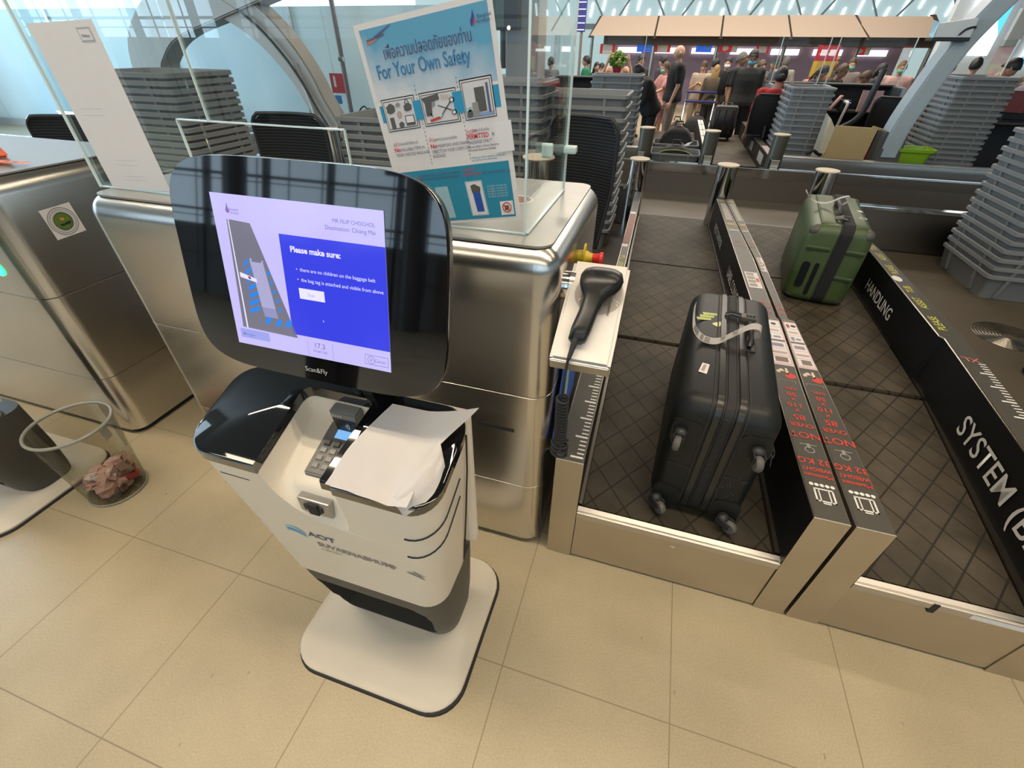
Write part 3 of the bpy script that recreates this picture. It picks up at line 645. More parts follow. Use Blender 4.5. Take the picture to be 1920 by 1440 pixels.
    dq('bag_drawing', GRL, [(.185, .60), (.198, .60), (.198, .622), (.188, .622)], 3, DS); dq('bag_drawing', GRL, [(.258, .60), (.27, .60), (.272, .615), (.260, .615)], 3, DS)
    dq('tag_drawing', WHT, [(.105, .487), (.21, .465), (.21, .49), (.105, .52)], 4, DS); dq('tag_drawing', em('red', (.6, .05, .15), .8), [(.158, .484), (.175, .48), (.175, .498), (.158, .502)], 5, DS)
    dq('message_panel', BLU, R4(.395, .145, 1.0, .80), 1, DS)
    dr = Vector((1, 0, 0))
    def dt(tx, u, v, s_, m, lay=3, al='LEFT', bold=0., sx=1.): TXT('screen_text', tx, s_, hp(-W_ / 2 + u * W_, -H_ / 2 + v * H_, .0012 + .0004 * lay), dr, hu, m, DS, al, sx, bold)
    dt('Please make sure:', .455, .70, .0165, WHT, bold=.0005); dt('\u2022  there are no children on the baggage belt', .475, .585, .0105, WHT); dt('\u2022  the bag tag is attached and visible from above', .475, .52, .0105, WHT)
    dq('button', WHT, R4(.475, .405, .63, .475), 2, DS); dt('Scan', .552, .43, .0095, PAN, 4, 'CENTER')
    dt('MR FILIP CHOCHOL', .955, .905, .0105, DBL, 3, 'RIGHT'); dt('Destination: Chiang Mai', .955, .862, .0115, DBL, 3, 'RIGHT')
    dt('17.3', .565, .075, .0175, DBL, 3, 'CENTER'); dt('Weight (kg)', .565, .045, .0075, DBL, 3, 'CENTER')
    dq('language_pill', PAN, R4(.03, .05, .23, .115), 1, DS); dt('\u25CF English', .05, .07, .0085, DBL)
    for q in (R4(.845, .03, .985, .033), R4(.845, .096, .985, .099), R4(.845, .03, .847, .099), R4(.983, .03, .985, .099), R4(.485, .0, .4865, .12), R4(.645, 0, .6465, .12)): dq('button_outline', DBL, q, 1, DS)
    dt('\u2297', .862, .05, .013, DBL); dt('Cancel', .905, .055, .0095, DBL)
    dq('flame_logo', DBL, [(.088, .89), (.098, .885), (.104, .905), (.100, .935), (.099, .95), (.09, .92), (.084, .905)], 1, DS); dq('flame_logo', PNK, [(.098, .888), (.108, .892), (.110, .905), (.103, .922), (.104, .905)], 2, DS)
    dt('Bangkok', .115, .905, .0065, DBL); dt('Airways', .115, .885, .0065, DBL)
    dq('cursor', WHT, [(.605, .285), (.612, .27), (.606, .27)], 3, DS)
    TXT('lettering', 'Scan&Fly', .0165, hp(.008, -.200, .0012), dr, hu, mat('bezel_print', (.55, .55, .53), .5), K, 'CENTER', 1.0)
    return K
KIOSK = kiosk()
K2 = copy_tree(KIOSK, dx=-2.255, label='white bag drop kiosk cut off by the left edge beside the waste bin')
# keep only what differs: its label says where it stands

# crumpled tissue left on the kiosk top
def tissue():
    def topz(y): return 1.045 + (y - .505) * .333 + .004
    b = B(); n_ = 26; V = {}
    left = smooth_path([(-.583, .512, 0), (-.574, .60, 0), (-.527, .722, 0)], 13)
    right = smooth_path([(-.372, .500, 0), (-.378, .575, 0), (-.362, .632, 0), (-.296, .724, 0)], 9)
    def at(p, q): i_ = min(int(q * (len(p) - 1)), len(p) - 2); t_ = q * (len(p) - 1) - i_; return p[i_] * (1 - t_) + p[i_ + 1] * t_
    for i in range(n_ + 1):
        for j in range(n_ + 1):
            u, v = i / n_, j / n_; p = at(left, v) * (1 - u) + at(right, v) * u
            z = topz(p.y) + .0035 * max(0, noise.noise(Vector((u * 3, v * 3, 1.3)))) + .003 * abs(sin(8 * (u + v * .3))) * (1 - v)
            z += .045 * max(0, u + v * 1.1 - 1.5) ** 1.4 / .6 ** 1.4 + .016 * max(0, u - .75) / .25 * (1 - v)
            y_ = p.y
            if v < .08: y_ -= .014 * (.08 - v) / .08; z += .001
            V[i, j] = b.verts.new((p.x, y_, z))
    for i in range(n_):
        for j in range(n_): b.faces.new((V[i, j], V[i + 1, j], V[i + 1, j + 1], V[i, j + 1]))
    o = O('paper_sheet', b, mat('tissue', (.56, .52, .49), .8, var=.04, bump=.1), smooth=180, label='crumpled white paper sheet lying on the right of the kiosk top', cat='paper')
    # the lower right part is folded back over itself
    b = B(); V = {}
    A = smooth_path([(-.425, .497, 0), (-.386, .565, 0), (-.362, .640, 0)], 8); D_ = smooth_path([(-.385, .490, 0), (-.338, .535, 0), (-.334, .600, 0)], 8)
    for i in range(10):
        for j in range(17):
            u, v = i / 9, j / 16; q = A[j] * (1 - u) + D_[j] * u
            z = topz(max(q.y, .5)) + .022 * (1 - u) + .016 * sin(pi * u) * (1 - .4 * v) + .006 * noise.noise(Vector((u * 4, v * 5, 7))) + .004 - (.03 * (1 - v) ** 3)
            V[i, j] = b.verts.new((q.x, q.y, z))
    for i in range(9):
        for j in range(16): b.faces.new((V[i, j], V[i + 1, j], V[i + 1, j + 1], V[i, j + 1]))
    O('folded_flap', b, MATS['tissue'], o, smooth=180)
def smooth_path(pts, n=8):
    pts = [Vector(p) for p in pts]; out = []
    for i in range(len(pts) - 1):
        p0, p1, p2, p3 = pts[max(i - 1, 0)], pts[i], pts[i + 1], pts[min(i + 2, len(pts) - 1)]
        for k in range(n):
            t = k / n; out.append(.5 * ((2 * p1) + (p2 - p0) * t + (2 * p0 - 5 * p1 + 4 * p2 - p3) * t * t + (3 * p1 - p0 - 3 * p2 + p3) * t ** 3))
    return out + [pts[-1]]
tissue()
# ------------------------------------------------------------------ black suitcase lying on its side
SHELLM = mat('shell_black', (.011, .012, .011), .44, var=.15, scale=30, spec=.35); SHELLR = mat('shell_rib', (.022, .021, .018), .30, var=.1)
WHEELM = mat('wheel_grey', (.11, .10, .088), .55, var=.1)
def rr_ring(y, hx, z0, z1, rr, cx=0, seg=7): return [(cx + x, y, z) for x, z in rrect(-hx, hx, z0, z1, rr, seg)]
def case_shell(L, hx, z1, rr, y0=0., endr=.07):
    bm = B(); rings = []
    for k in range(7): a = radians(90 * k / 6); q = endr * (1 - sin(a)); rings.append(rr_ring(y0 + endr * (1 - cos(a)), hx - q * .75, q * .75, z1 - q, rr - q * .3))
    for k in range(7): a = radians(90 * (6 - k) / 6); q = endr * (1 - sin(a)); rings.append(rr_ring(y0 + L - endr * (1 - cos(a)), hx - q * .75, q * .75, z1 - q, rr - q * .3))
    return loft(bm, rings)
def yz_loop(y0, y1, z0, z1, rr, seg=6): return rrect(y0, y1, z0, z1, rr, seg)
def band(bm, xa, xb, y0, y1, z0, z1, rr, th):
    # a flat strip running round the case in the y-z plane
    o_ = yz_loop(y0 - th, y1 + th, z0 - th * 0, z1 + th, rr + th); i_ = yz_loop(y0, y1, z0, z1, rr)
    ro = [[bm.verts.new((x, y, z)) for y, z in pts] for x, pts in ((xa, i_), (xa, o_), (xb, o_), (xb, i_))]; n_ = len(o_)
    for q in range(4):
        a, c = ro[q], ro[(q + 1) % 4]
        for i in range(n_): bm.faces.new((a[i], a[(i + 1) % n_], c[(i + 1) % n_], c[i]))
    return bm
S1 = T('suitcase', 'black hard-shell suitcase lying on its side on the near belt, wheels towards us', 'suitcase', (.380, 1.285, .312), radians(-4.5))
L1, HX1, Z1 = .955, .176, .565
O('shell', case_shell(L1, HX1, Z1, .075, endr=.07), SHELLM, S1, local=True, smooth=50)
for xa, xb in ((-.046, -.026), (.026, .046)): O('rib', band(B(), xa, xb, .0, L1, .004, Z1, .07, .008), SHELLR, S1, local=True, smooth=40)
for xa, xb in ((-.060, -.055), (.056, .061), (-.020, -.016), (.016, .020)): O('seam_groove', band(B(), xa, xb, .0, L1, .004, Z1, .07, .003), RUBBER, S1, local=True)
O('zip_band', band(B(), -.014, .014, .0, L1, .004, Z1, .07, .005), mat('zip_black', (.010, .010, .010), .6, bump=.4, scale=160), S1, local=True)
for sx in (-1, 1):
    for zc in (.42, .075):
        xc = sx * .112
        b = B(); loft(b, [[(x, y_, z) for x, z in rrect(xc - .052, xc + .052, zc - .058, zc + .058, .03)] for y_ in (.02, -.004)]); bmesh.ops.recalc_face_normals(b, faces=b.faces); ho = O('wheel_housing', b, SHELLM, S1, local=True, smooth=40)
        wx = xc + sx * .018 - .004; wz = zc - .012 if zc > .2 else zc - .03
        b = B(); ang = radians(20 if zc > .2 else 60) * (1 if sx > 0 else .7)
        Mx = Matrix.Translation((wx, -.03, wz)) @ Matrix.Rotation(ang if zc < .2 else radians(8) * sx, 4, 'Z')
        fk = B(); box(fk, -.020, -.014, -.020, .034, -.012, .022, .003); box(fk, .014, .020, -.020, .034, -.012, .022, .003); ell(fk, (0, .016, .020), .024, .022, .018, 12, 8); bmesh.ops.transform(fk, matrix=Mx, verts=fk.verts); O('wheel_fork', fk, mat('fork_grey', (.024, .024, .024), .45), ho, local=True, smooth=40)
        wh = B(); lathe(wh, [(.006, -.012), (.024, -.012), (.029, -.006), (.029, .006), (.024, .012), (.006, .012)], 0, 0, 20, 'X'); bmesh.ops.transform(wh, matrix=Mx @ Matrix.Translation((0, -.018, -.006)), verts=wh.verts); O('wheel', wh, WHEELM, ho, local=True, smooth=40)
b = B(); box(b, .035, .085, .40, .70, Z1 - .006, Z1 + .006, .004); O('handle_plate', b, BLACK, S1, local=True)
b = B(); tube(b, [(.06, .42, Z1 + .012), (.06, .44, Z1 + .032), (.06, .51, Z1 + .038), (.06, .58, Z1 + .032), (.06, .60, Z1 + .012)], .011, 8); O('side_handle', b, BLACK, S1, local=True, smooth=60)
b = B(); box(b, .03, .092, .645, .69, Z1 + .002, Z1 + .026, .005); lk = O('combination_lock', b, mat('lock_grey', (.09, .085, .07), .45), S1, local=True)
for k in range(3):
    b = B(); lathe(b, [(.006, 0), (.009, .002), (.009, .008), (.006, .010)], 0, 0, 10, 'X'); bmesh.ops.translate(b, vec=(.05 + .013 * k, .665, Z1 + .024), verts=b.verts); O('lock_dial', b, BLACK, lk, local=True)
b = B(); tube(b, [(-.03, .68, Z1 + .012), (-.01, .69, Z1 + .022), (.03, .68, Z1 + .02)], .006, 6); tube(b, [(-.03, .662, Z1 + .012), (-.01, .665, Z1 + .02), (.03, .662, Z1 + .018)], .006, 6); O('zip_pull', b, SHELLR, S1, local=True)
def sticker(nm, pts, m, par, z): b = B(); poly(b, [(x, y, z) for x, y in pts]); return O(nm, b, m, par, local=True)
YG = mat('sticker_lime', (.34, .40, .03), .35, var=.3, scale=120)
for k in range(3): sticker('torn_sticker', [(-.145 + .012 * k, .60 + .028 * k), (-.088 + .012 * k, .612 + .028 * k), (-.088 + .012 * k, .632 + .028 * k), (-.150 + .012 * k, .624 + .028 * k)], YG, S1, Z1 + .0012 - .0001 * k)
sticker('torn_sticker', [(-.082, .578), (-.058, .560), (-.035, .60), (-.050, .615), (-.078, .592)], mat('sticker_pale', (.62, .58, .22), .35, var=.2, scale=100), S1, Z1 + .0014)
sticker('barcode_sticker', [(-.118, .185), (-.088, .180), (-.080, .248), (-.106, .252)], PAPER, S1, Z1 + .0012)
sticker('barcode_print', [(-.110, .195), (-.098, .193), (-.090, .240), (-.101, .242)], mat('barcode_grey', (.36, .33, .31), .6), S1, Z1 + .0020)
sticker('torn_sticker', [(.035, .735), (.085, .72), (.09, .74), (.04, .752)], YG, S1, Z1 - .010)
# raised logo on the big left face
TXT('lettering', 'AIR', .030, S1.matrix_basis @ Vector((-HX1 - .001, .52, .40)) if False else (WM[S1.name] @ Vector((-HX1 - .0005, .56, .38))), (WM[S1.name].to_3x3() @ Vector((0, -1, 0))), (0, 0, 1), mat('faint_print', (.16, .16, .16), .4), S1)
for x0, x1 in ((-.14, -.062), (.062, .14)): b = B(); box(b, x0, x1, -.003, .003, .255, .259); O('end_groove', b, RUBBER, S1, local=True)
# scuffs: pale scratch marks low on the end face
b = B()
for i in range(26):
    x = random.uniform(.045, .15); z = random.uniform(.10, .27); dx, dz = random.uniform(-.003, .003), random.uniform(.004, .014)
    poly(b, [(x, -.0012, z), (x + .0012, -.0012, z), (x + .0012 + dx, -.0012, z + dz), (x + dx, -.0012, z + dz)])
O('scratches', b, mat('scratch_pale', (.13, .12, .10), .6), S1, local=True, kind='stuff')

def ribbon(path, wdir, wid, th=.0006):
    bm = B(); wv = Vector(wdir).normalized() * wid / 2; A = []
    for p in path: A.append((bm.verts.new(Vector(p) - wv), bm.verts.new(Vector(p) + wv)))
    for (a, c), (e, g) in zip(A, A[1:]): bm.faces.new((a, c, g, e))
    bmesh.ops.solidify(bm, geom=bm.faces[:], thickness=th); return bm
TAGM = mat('tag_white', (.80, .76, .72), .45, var=.03); BARM = mat('tag_bars', (.17, .16, .15), .5)
PINKP = mat('tag_pink', (.66, .52, .50), .5, var=.03)
def bag_tag(S, pth, wdir, label, bars, cnx=None, n=8):
    p = smooth_path(pth, n); g = T('luggage_tag', label, 'luggage tag', (WM[S.name] @ p[0]), 0)
    wm = WM[S.name]; pw = [wm @ q for q in p]; wd = wm.to_3x3() @ Vector(wdir)
    O('tag_strip', ribbon(pw, wd, .056), TAGM, g)
    for i0, i1, f0, f1 in bars:
        seg = pw[i0:i1 + 1]; bm = B(); wv = wd.normalized() * .026; A = []
        for k, q in enumerate(seg):
            t_ = (seg[min(k + 1, len(seg) - 1)] - seg[max(k - 1, 0)]).normalized(); nn = t_.cross(wv).normalized(); nn = nn if nn.z > 0 else -nn
            A.append((q + wv * f0 + nn * .0014, q + wv * f1 + nn * .0014))
        for (a, c), (e, h) in zip(A, A[1:]): bm.faces.new([bm.verts.new(z) for z in (a, c, h, e)])
        O('tag_barcode', bm, BARM, g)
    if cnx is not None:
        q = pw[cnx]; t_ = (pw[cnx + 1] - pw[cnx - 1]).normalized()
        up_ = t_ if t_.x > 0 else -t_; TXT('lettering', 'CNX', .027, q + wd.normalized() * .022 - up_ * .006, -wd, up_, BLACK, g, 'LEFT', .66, .0006, off=.007)
    return g
bag_tag(S1, [(.058, .515, Z1 + .006), (.095, .505, Z1 + .03), (.088, .50, Z1 + .062), (.05, .492, Z1 + .064), (-.01, .45, Z1 + .036), (-.06, .42, Z1 + .012), (-.115, .42, Z1 + .012), (-.155, .45, Z1 + .035), (-.168, .53, Z1 + .058), (-.170, .60, Z1 + .072)], (.12, 1, 0), 'white paper tag marked CNX looped on the handle of the black suitcase', [(44, 47, -.8, .8), (48, 50, -.8, .8), (52, 57, -.75, .8), (36, 38, -.2, .8)], 31)

# ------------------------------------------------------------------ green suitcase
GREEN = mat('case_green', (.060, .090, .030), .42, var=.16, scale=8); GREEND = mat('case_groove', (.028, .05, .016), .5); CORN = mat('corner_grey', (.085, .078, .066), .5)
S2 = T('suitcase', 'olive green hard-shell suitcase with a black strap round its middle', 'suitcase', (1.258, 3.50, .327), radians(-9))
L2, HX2, Z2 = .95, .205, .555
def green_half(sx):
    bm = B(); rings = []
    prof = [(.012, 0.), (.07, .0), (.13, .003), (.165, .014), (.195, .045), (.205, .085)]
    for dx, ins in prof: rings.append([(sx * dx, y, z) for y, z in yz_loop(ins, L2 - ins, ins * .3, Z2 - ins, .06, 5)])
    loft(bm, rings); bmesh.ops.recalc_face_normals(bm, faces=bm.faces); return bm
for sx in (-1, 1):
    sh = O('shell', green_half(sx), GREEN, S2, local=True, smooth=35)
    for zz in ((.385, .20) if sx > 0 else (.385,)):                                           # moulded steps round the shell
        b = B(); x0, x1 = (.03, .175); box(b, min(sx * x0, sx * x1), max(sx * x0, sx * x1), -.006, .004, zz, zz + .012, .003); O('moulded_ridge', b, GREEND, sh, local=True)
        b = B(); box(b, min(sx * .03, sx * .175), max(sx * .03, sx * .175), -.012, .004, zz + .012, zz + .03, .005); O('moulded_ridge', b, GREEN, sh, local=True)
    for y0, y1 in ((.0, .10), (L2 - .10, L2)):
        b = B(); ell(b, (sx * .152, .050 if y0 == 0 else L2 - .050, Z2 - .048), .041, .043, .041, 14, 9); O('corner_guard', b, CORN, sh, local=True, smooth=40)
        b = B(); ell(b, (sx * .146, .055 if y0 == 0 else L2 - .055, .044), .042, .044, .036, 14, 9); O('corner_guard', b, CORN, sh, local=True, smooth=40)
    b = B(); hexa(b, [(sx * .045, .05, Z2 - .004), (sx * .140, .05, Z2 - .004), (sx * .140, L2 - .07, Z2 - .004), (sx * .045, L2 - .07, Z2 - .004)][::sx], [(sx * .05, .09, Z2 + .010), (sx * .13, .09, Z2 + .010), (sx * .13, L2 - .11, Z2 + .010), (sx * .05, L2 - .11, Z2 + .010)][::sx], .004); O('raised_panel', b, GREEN, sh, local=True, smooth=40)
b = B(); loft(b, [[(x, y, z) for x, z in rrect(-.155, -.105, .11, .30, .024)] for y in (.01, -.004)]); bmesh.ops.recalc_face_normals(b, faces=b.faces); O('recessed_grip', b, BLACKM, S2, local=True)
b = B(); loft(b, [[(x, y, z) for x, z in rrect(-.078, -.050, .06, .30, .013)] for y in (.01, -.005)]); bmesh.ops.recalc_face_normals(b, faces=b.faces); O('zip_puller_strap', b, BLACKM, S2, local=True)
O('seam', band(B(), -.016, .016, .0, L2, 0, Z2, .06, .004), RUBBER, S2, local=True)
O('strap', band(B(), -.004, .062, -.004, L2 + .004, 0, Z2 + .004, .06, .010), mat('strap_black', (.008, .008, .009), .75, bump=.3, scale=220), S2, local=True)
b = B(); box(b, -.03, -.005, .30, .33, Z2, Z2 + .03, .005); box(b, -.03, -.005, .56, .59, Z2, Z2 + .03, .005); tube(b, [(-.018, .31, Z2 + .022), (-.018, .36, Z2 + .045), (-.018, .53, Z2 + .045), (-.018, .58, Z2 + .022)], .013, 8); O('side_handle', b, CORN, S2, local=True, smooth=50)
b = B(); tube(b, [(-.05, .17, Z2 + .012), (-.01, .155, Z2 + .030), (.03, .17, Z2 + .024)], .012, 8); tube(b, [(-.05, .145, Z2 + .012), (-.01, .13, Z2 + .026), (.02, .12, Z2 + .02)], .009, 8); O('zip_pull', b, mat('pull_grey', (.12, .115, .10), .3, metal=.6), S2, local=True)
b = B(); poly(b, [(.10, .46, Z2 + .0112), (.125, .42, Z2 + .0112), (.145, .43, Z2 + .0112), (.13, .47, Z2 + .0112)]); ring2(b, .125, .26, Z2 + .0112, .018, .024); O('sticker_remains', b, PAPER, S2, local=True)
bag_tag(S2, [(-.018, .44, Z2 + .03), (.03, .44, Z2 + .075), (.015, .43, Z2 + .105), (-.03, .43, Z2 + .09), (-.09, .45, Z2 + .045), (-.16, .47, Z2 + .035), (-.21, .49, Z2 + .055), (-.255, .52, Z2 + .10)], (.1, 1, 0), 'pale paper tag looped through the handle of the green suitcase', [(47, 52, -.8, .8)], None)

# ------------------------------------------------------------------ hand scanner on its bracket
SC = T('scanner_stand', 'white sloping bracket with clear cradle fixed to the silver counter side', 'scanner stand', (-.2, 1.2, 1.0))
sc_r = Vector((1, 0, 0)); sc_u = Vector((0, .31, .172)).normalized(); sc_n = sc_r.cross(sc_u).normalized(); SO = Vector((-.2, 1.02, 1.135))
def sp(x, t, h): return SO + sc_r * x + sc_u * t + sc_n * h
b = B(); LB = .355; WB = .172
hexa(b, [sp(0, 0, -.045), sp(WB, 0, -.045), sp(WB, LB, -.045), sp(0, LB, -.045)], [sp(0, 0, 0), sp(WB, 0, 0), sp(WB, LB, 0), sp(0, LB, 0)], .010); O('bracket_box', b, mat('bracket_white', (.78, .72, .66), .38, var=.03), SC)
b = B(); hexa(b, [sp(.0, -.004, -.05), sp(WB, -.004, -.05), sp(WB, .004, -.05), sp(.0, .004, -.05)], [sp(.003, -.004, -.002), sp(WB - .003, -.004, -.002), sp(WB - .003, .004, -.002), sp(.003, .004, -.002)], .003); O('bracket_front', b, STEELW, SC)
b = B(); lathe(b, [(.045, 0), (.045, .030)], 0, 0, 28, 'X'); bmesh.ops.translate(b, vec=(-.232, 1.29, 1.235), verts=b.verts); O('mount_stub', b, CHROME, SC, smooth=40)
b = B(); lathe(b, [(.047, 0), (.047, .016)], 0, 0, 28, 'X'); bmesh.ops.translate(b, vec=(-.20, 1.29, 1.235), verts=b.verts); O('mount_flange', b, STEEL, SC, smooth=40)
b = B(); lathe(b, [(.072, 0), (.070, .004), (.052, .010), (.048, .012), (.048, .004), (.001, .003)], 0, 0, 32, 'Z')
M_sc = Matrix(((sc_r.x, sc_u.x, sc_n.x, 0), (sc_r.y, sc_u.y, sc_n.y, 0), (sc_r.z, sc_u.z, sc_n.z, 0), (0, 0, 0, 1)))
cl = glass_mat('clear_cradle', (.90, .89, .88)); bmesh.ops.transform(b, matrix=Matrix.Translation(sp(.098, .235, .001)) @ M_sc, verts=b.verts); O('cradle', b, cl, SC, smooth=40)
for x0 in (.052, .132): b = B(); O('cradle_wing', hexa(b, [sp(x0, .165, 0), sp(x0 + .006, .165, 0), sp(x0 + .006, .22, 0), sp(x0, .22, 0)], [sp(x0, .175, .04), sp(x0 + .006, .175, .04), sp(x0 + .006, .215, .035), sp(x0, .215, .035)], .001), cl, SC)
GUN = T('barcode_scanner', 'black handheld barcode scanner resting in the clear cradle of the white bracket', 'barcode scanner', tuple(sp(.1, .2, .02)))
b = B(); rings = []
for t, cx, w_, h0, h1 in ((.052, .068, .018, .010, .034), (.058, .069, .025, .006, .042), (.09, .074, .028, .008, .050), (.14, .082, .027, .012, .056), (.182, .090, .029, .016, .064), (.20, .092, .038, .016, .070), (.215, .096, .050, .014, .076), (.235, .099, .060, .012, .080), (.258, .100, .062, .012, .076), (.28, .100, .056, .016, .066), (.294, .100, .043, .024, .052)):
    rings.append([sp(cx + w_ * (abs(cos(a)) ** .75) * (1 if cos(a) >= 0 else -1), t, (h0 + h1) / 2 + (h1 - h0) / 2 * (abs(sin(a)) ** .8) * (1 if sin(a) >= 0 else -1)) for a in [2 * pi * k / 24 for k in range(24)]])
loft(b, rings); bmesh.ops.recalc_face_normals(b, faces=b.faces); O('scanner_body', b, mat('scanner_black', (.012, .012, .013), .30, var=.1), GUN, smooth=60)
b = B(); hexa(b, [sp(.074, .286, .022), sp(.128, .286, .022), sp(.128, .294, .022), sp(.074, .294, .022)], [sp(.074, .284, .054), sp(.128, .284, .054), sp(.128, .292, .054), sp(.074, .292, .054)], .002); O('scan_window', b, BGLOSS, GUN)
b = B(); tube(b, [sp(.068, .075, .034), sp(.066, .06, .030), sp(.062, .03, .024), sp(.058, .0, .016)], [.010, .011, .008, .006], 10); O('cable_boot', b, RUBBER, GUN, smooth=60)
p_ = [sp(.058, .005, .018), sp(.055, -.012, .0), Vector((-.146, .995, 1.08)), Vector((-.147, .998, 1.02))]
b = B(); tube(b, smooth_path(p_, 5), .0045, 6)
hel = [Vector((-.146 + .012 * sin(.17 * k) * 0 + .017 * cos(2 * pi * k / 10), 1.0 + .03 * (k / 150) + .017 * sin(2 * pi * k / 10), 1.02 - .0014 * k)) for k in range(150)]
tube(b, hel, .0045, 6); 
hel2 = [Vector((-.146 + .026 * cos(2 * pi * k / 12 + .4), 1.035 + .022 * sin(2 * pi * k / 12 + .4), .81 - .0016 * k)) for k in range(40)]
tube(b, hel2, .005, 6); tube(b, smooth_path([hel2[-1], Vector((-.20, 1.05, .72)), Vector((-.205, 1.10, .45)), Vector((-.205, 1.12, .12))], 6), .003, 6); O('coiled_cable', b, RUBBER, GUN, smooth=60)
ES = T('emergency_button', 'red and yellow emergency stop button on the silver counter side', 'emergency button', (-.2, 1.5, 1.25))
b = B(); lathe(b, [(.020, 0), (.022, .01), (.022, .035), (.016, .045), (.016, .055)], 0, 0, 20, 'X'); bmesh.ops.translate(b, vec=(-.22, 1.50, 1.25), verts=b.verts); O('button_housing', b, mat('safety_yellow', (.62, .45, .02), .4), ES, smooth=40)
b = B(); lathe(b, [(.014, .05), (.017, .075), (.022, .08), (.022, .090), (.001, .094)], 0, 0, 20, 'X'); bmesh.ops.translate(b, vec=(-.22, 1.50, 1.25), verts=b.verts); O('red_button', b, mat('button_red', (.70, .03, .03), .35), ES, smooth=40)
b = B(); loft(b, [[(x, y, z) for y, z in [(1.50 + .03 * cos(a), 1.255 + .042 * sin(a)) for a in [2 * pi * k / 20 for k in range(20)]]] for x in (-.196, -.190)]); O('guard_plate', b, MATS['safety_yellow'], ES)
LE = T('airline_banner', 'small blue printed leaflet standing in the gap beside the silver counter', 'leaflet', (-.19, 1.35, .5))
b = B(); hexa(b, [(-.200, 1.20, .62), (-.190, 1.20, .62), (-.190, 1.60, .62), (-.200, 1.60, .62)], [(-.205, 1.35, .92), (-.197, 1.35, .92), (-.197, 1.62, .92), (-.205, 1.62, .92)]); O('sheet', b, mat('leaflet_blue', (.02, .10, .50), .4), LE)
b = B(); poly(b, [(-.1885, 1.30, .66), (-.1885, 1.38, .66), (-.1955, 1.46, .91), (-.1955, 1.40, .91)]); O('sheet_stripe', b, mat('leaflet_cyan', (.30, .62, .66), .4), LE)

# ------------------------------------------------------------------ waste bin with crumpled tags
BX, BY, BH = -2.36, .83, .44
BIN = T('waste_bin', 'clear plastic waste bin standing between the two silver counters', 'waste bin', (BX, BY, 0))
bp = glass_mat('bin_plastic', (.74, .73, .68)); 
b = B(); lathe(b, [(.001, .004), (.118, .004), (.122, .012), (.158, BH)], BX, BY, 40); bmesh.ops.delete(b, geom=[f_ for f_ in b.faces if len(f_.verts) > 4 and f_.calc_center_median().z > .3], context='FACES_ONLY'); O('bin_wall', b, bp, BIN, smooth=40)
b = B(); tor = []
for i in range(40):
    a = 2 * pi * i / 40; tor.append([(BX + (.160 + .007 * cos(q)) * cos(a), BY + (.160 + .007 * cos(q)) * sin(a), BH + .008 * sin(q)) for q in [2 * pi * k / 8 for k in range(8)]])
R_ = [[b.verts.new(p) for p in rg] for rg in tor]
for i in range(40):
    for k in range(8): b.faces.new((R_[i][k], R_[(i + 1) % 40][k], R_[(i + 1) % 40][(k + 1) % 8], R_[i][(k + 1) % 8]))
O('rim', b, mat('rim_smoke', (.33, .33, .29), .25, alpha=.85), BIN, smooth=60)
b = B(); tube(b, [(BX + .123 * cos(2 * pi * i / 40), BY + .123 * sin(2 * pi * i / 40), .010) for i in range(41)], .004, 6); O('base_ring', b, mat('rim_smoke', (.33, .33, .29), .25), BIN)
b = B(); poly(b, [(BX + .148 * cos(a), BY + .148 * sin(a), z) for a, z in ((.15, .36), (.42, .36), (.42, .42), (.15, .42))]); O('bin_label', b, PAPER, BIN)
cp = (mat('crumpled_pale', (.70, .62, .56), .8, var=.1), mat('crumpled_pink', (.58, .36, .32), .8, var=.1), mat('crumpled_red', (.50, .07, .06), .7, var=.1), mat('crumpled_brown', (.22, .14, .11), .8, var=.1))
random.seed(11)
for i in range(24):
    a = random.uniform(0, 2 * pi); q = .085 * sqrt(random.random()); r_ = random.uniform(.026, .045) ; zc = .035 + (0 if i < 9 else .045 if i < 17 else .09)
    b = B(); bmesh.ops.create_icosphere(b, subdivisions=2, radius=r_)
    for v in b.verts: v.co *= 1 + .95 * noise.noise(v.co * 55 + Vector((i * 5, 0, 0))) + random.uniform(-.22, .22); v.co.z *= .8
    bmesh.ops.translate(b, vec=(BX + q * cos(a), BY + q * sin(a), zc), verts=b.verts)
    k = 2 if i in (7, 13) else random.choice((0, 0, 1, 1, 3))
    O('paper_scrap', b, cp[k], label=('crumpled red paper scrap in the clear waste bin' if k == 2 else 'crumpled pale paper scrap in the clear waste bin' if k < 2 else 'crumpled brown paper scrap in the clear waste bin'), cat='paper', group=('red scraps in the bin' if k == 2 else 'pale scraps in the bin' if k < 2 else 'brown scraps in the bin'))

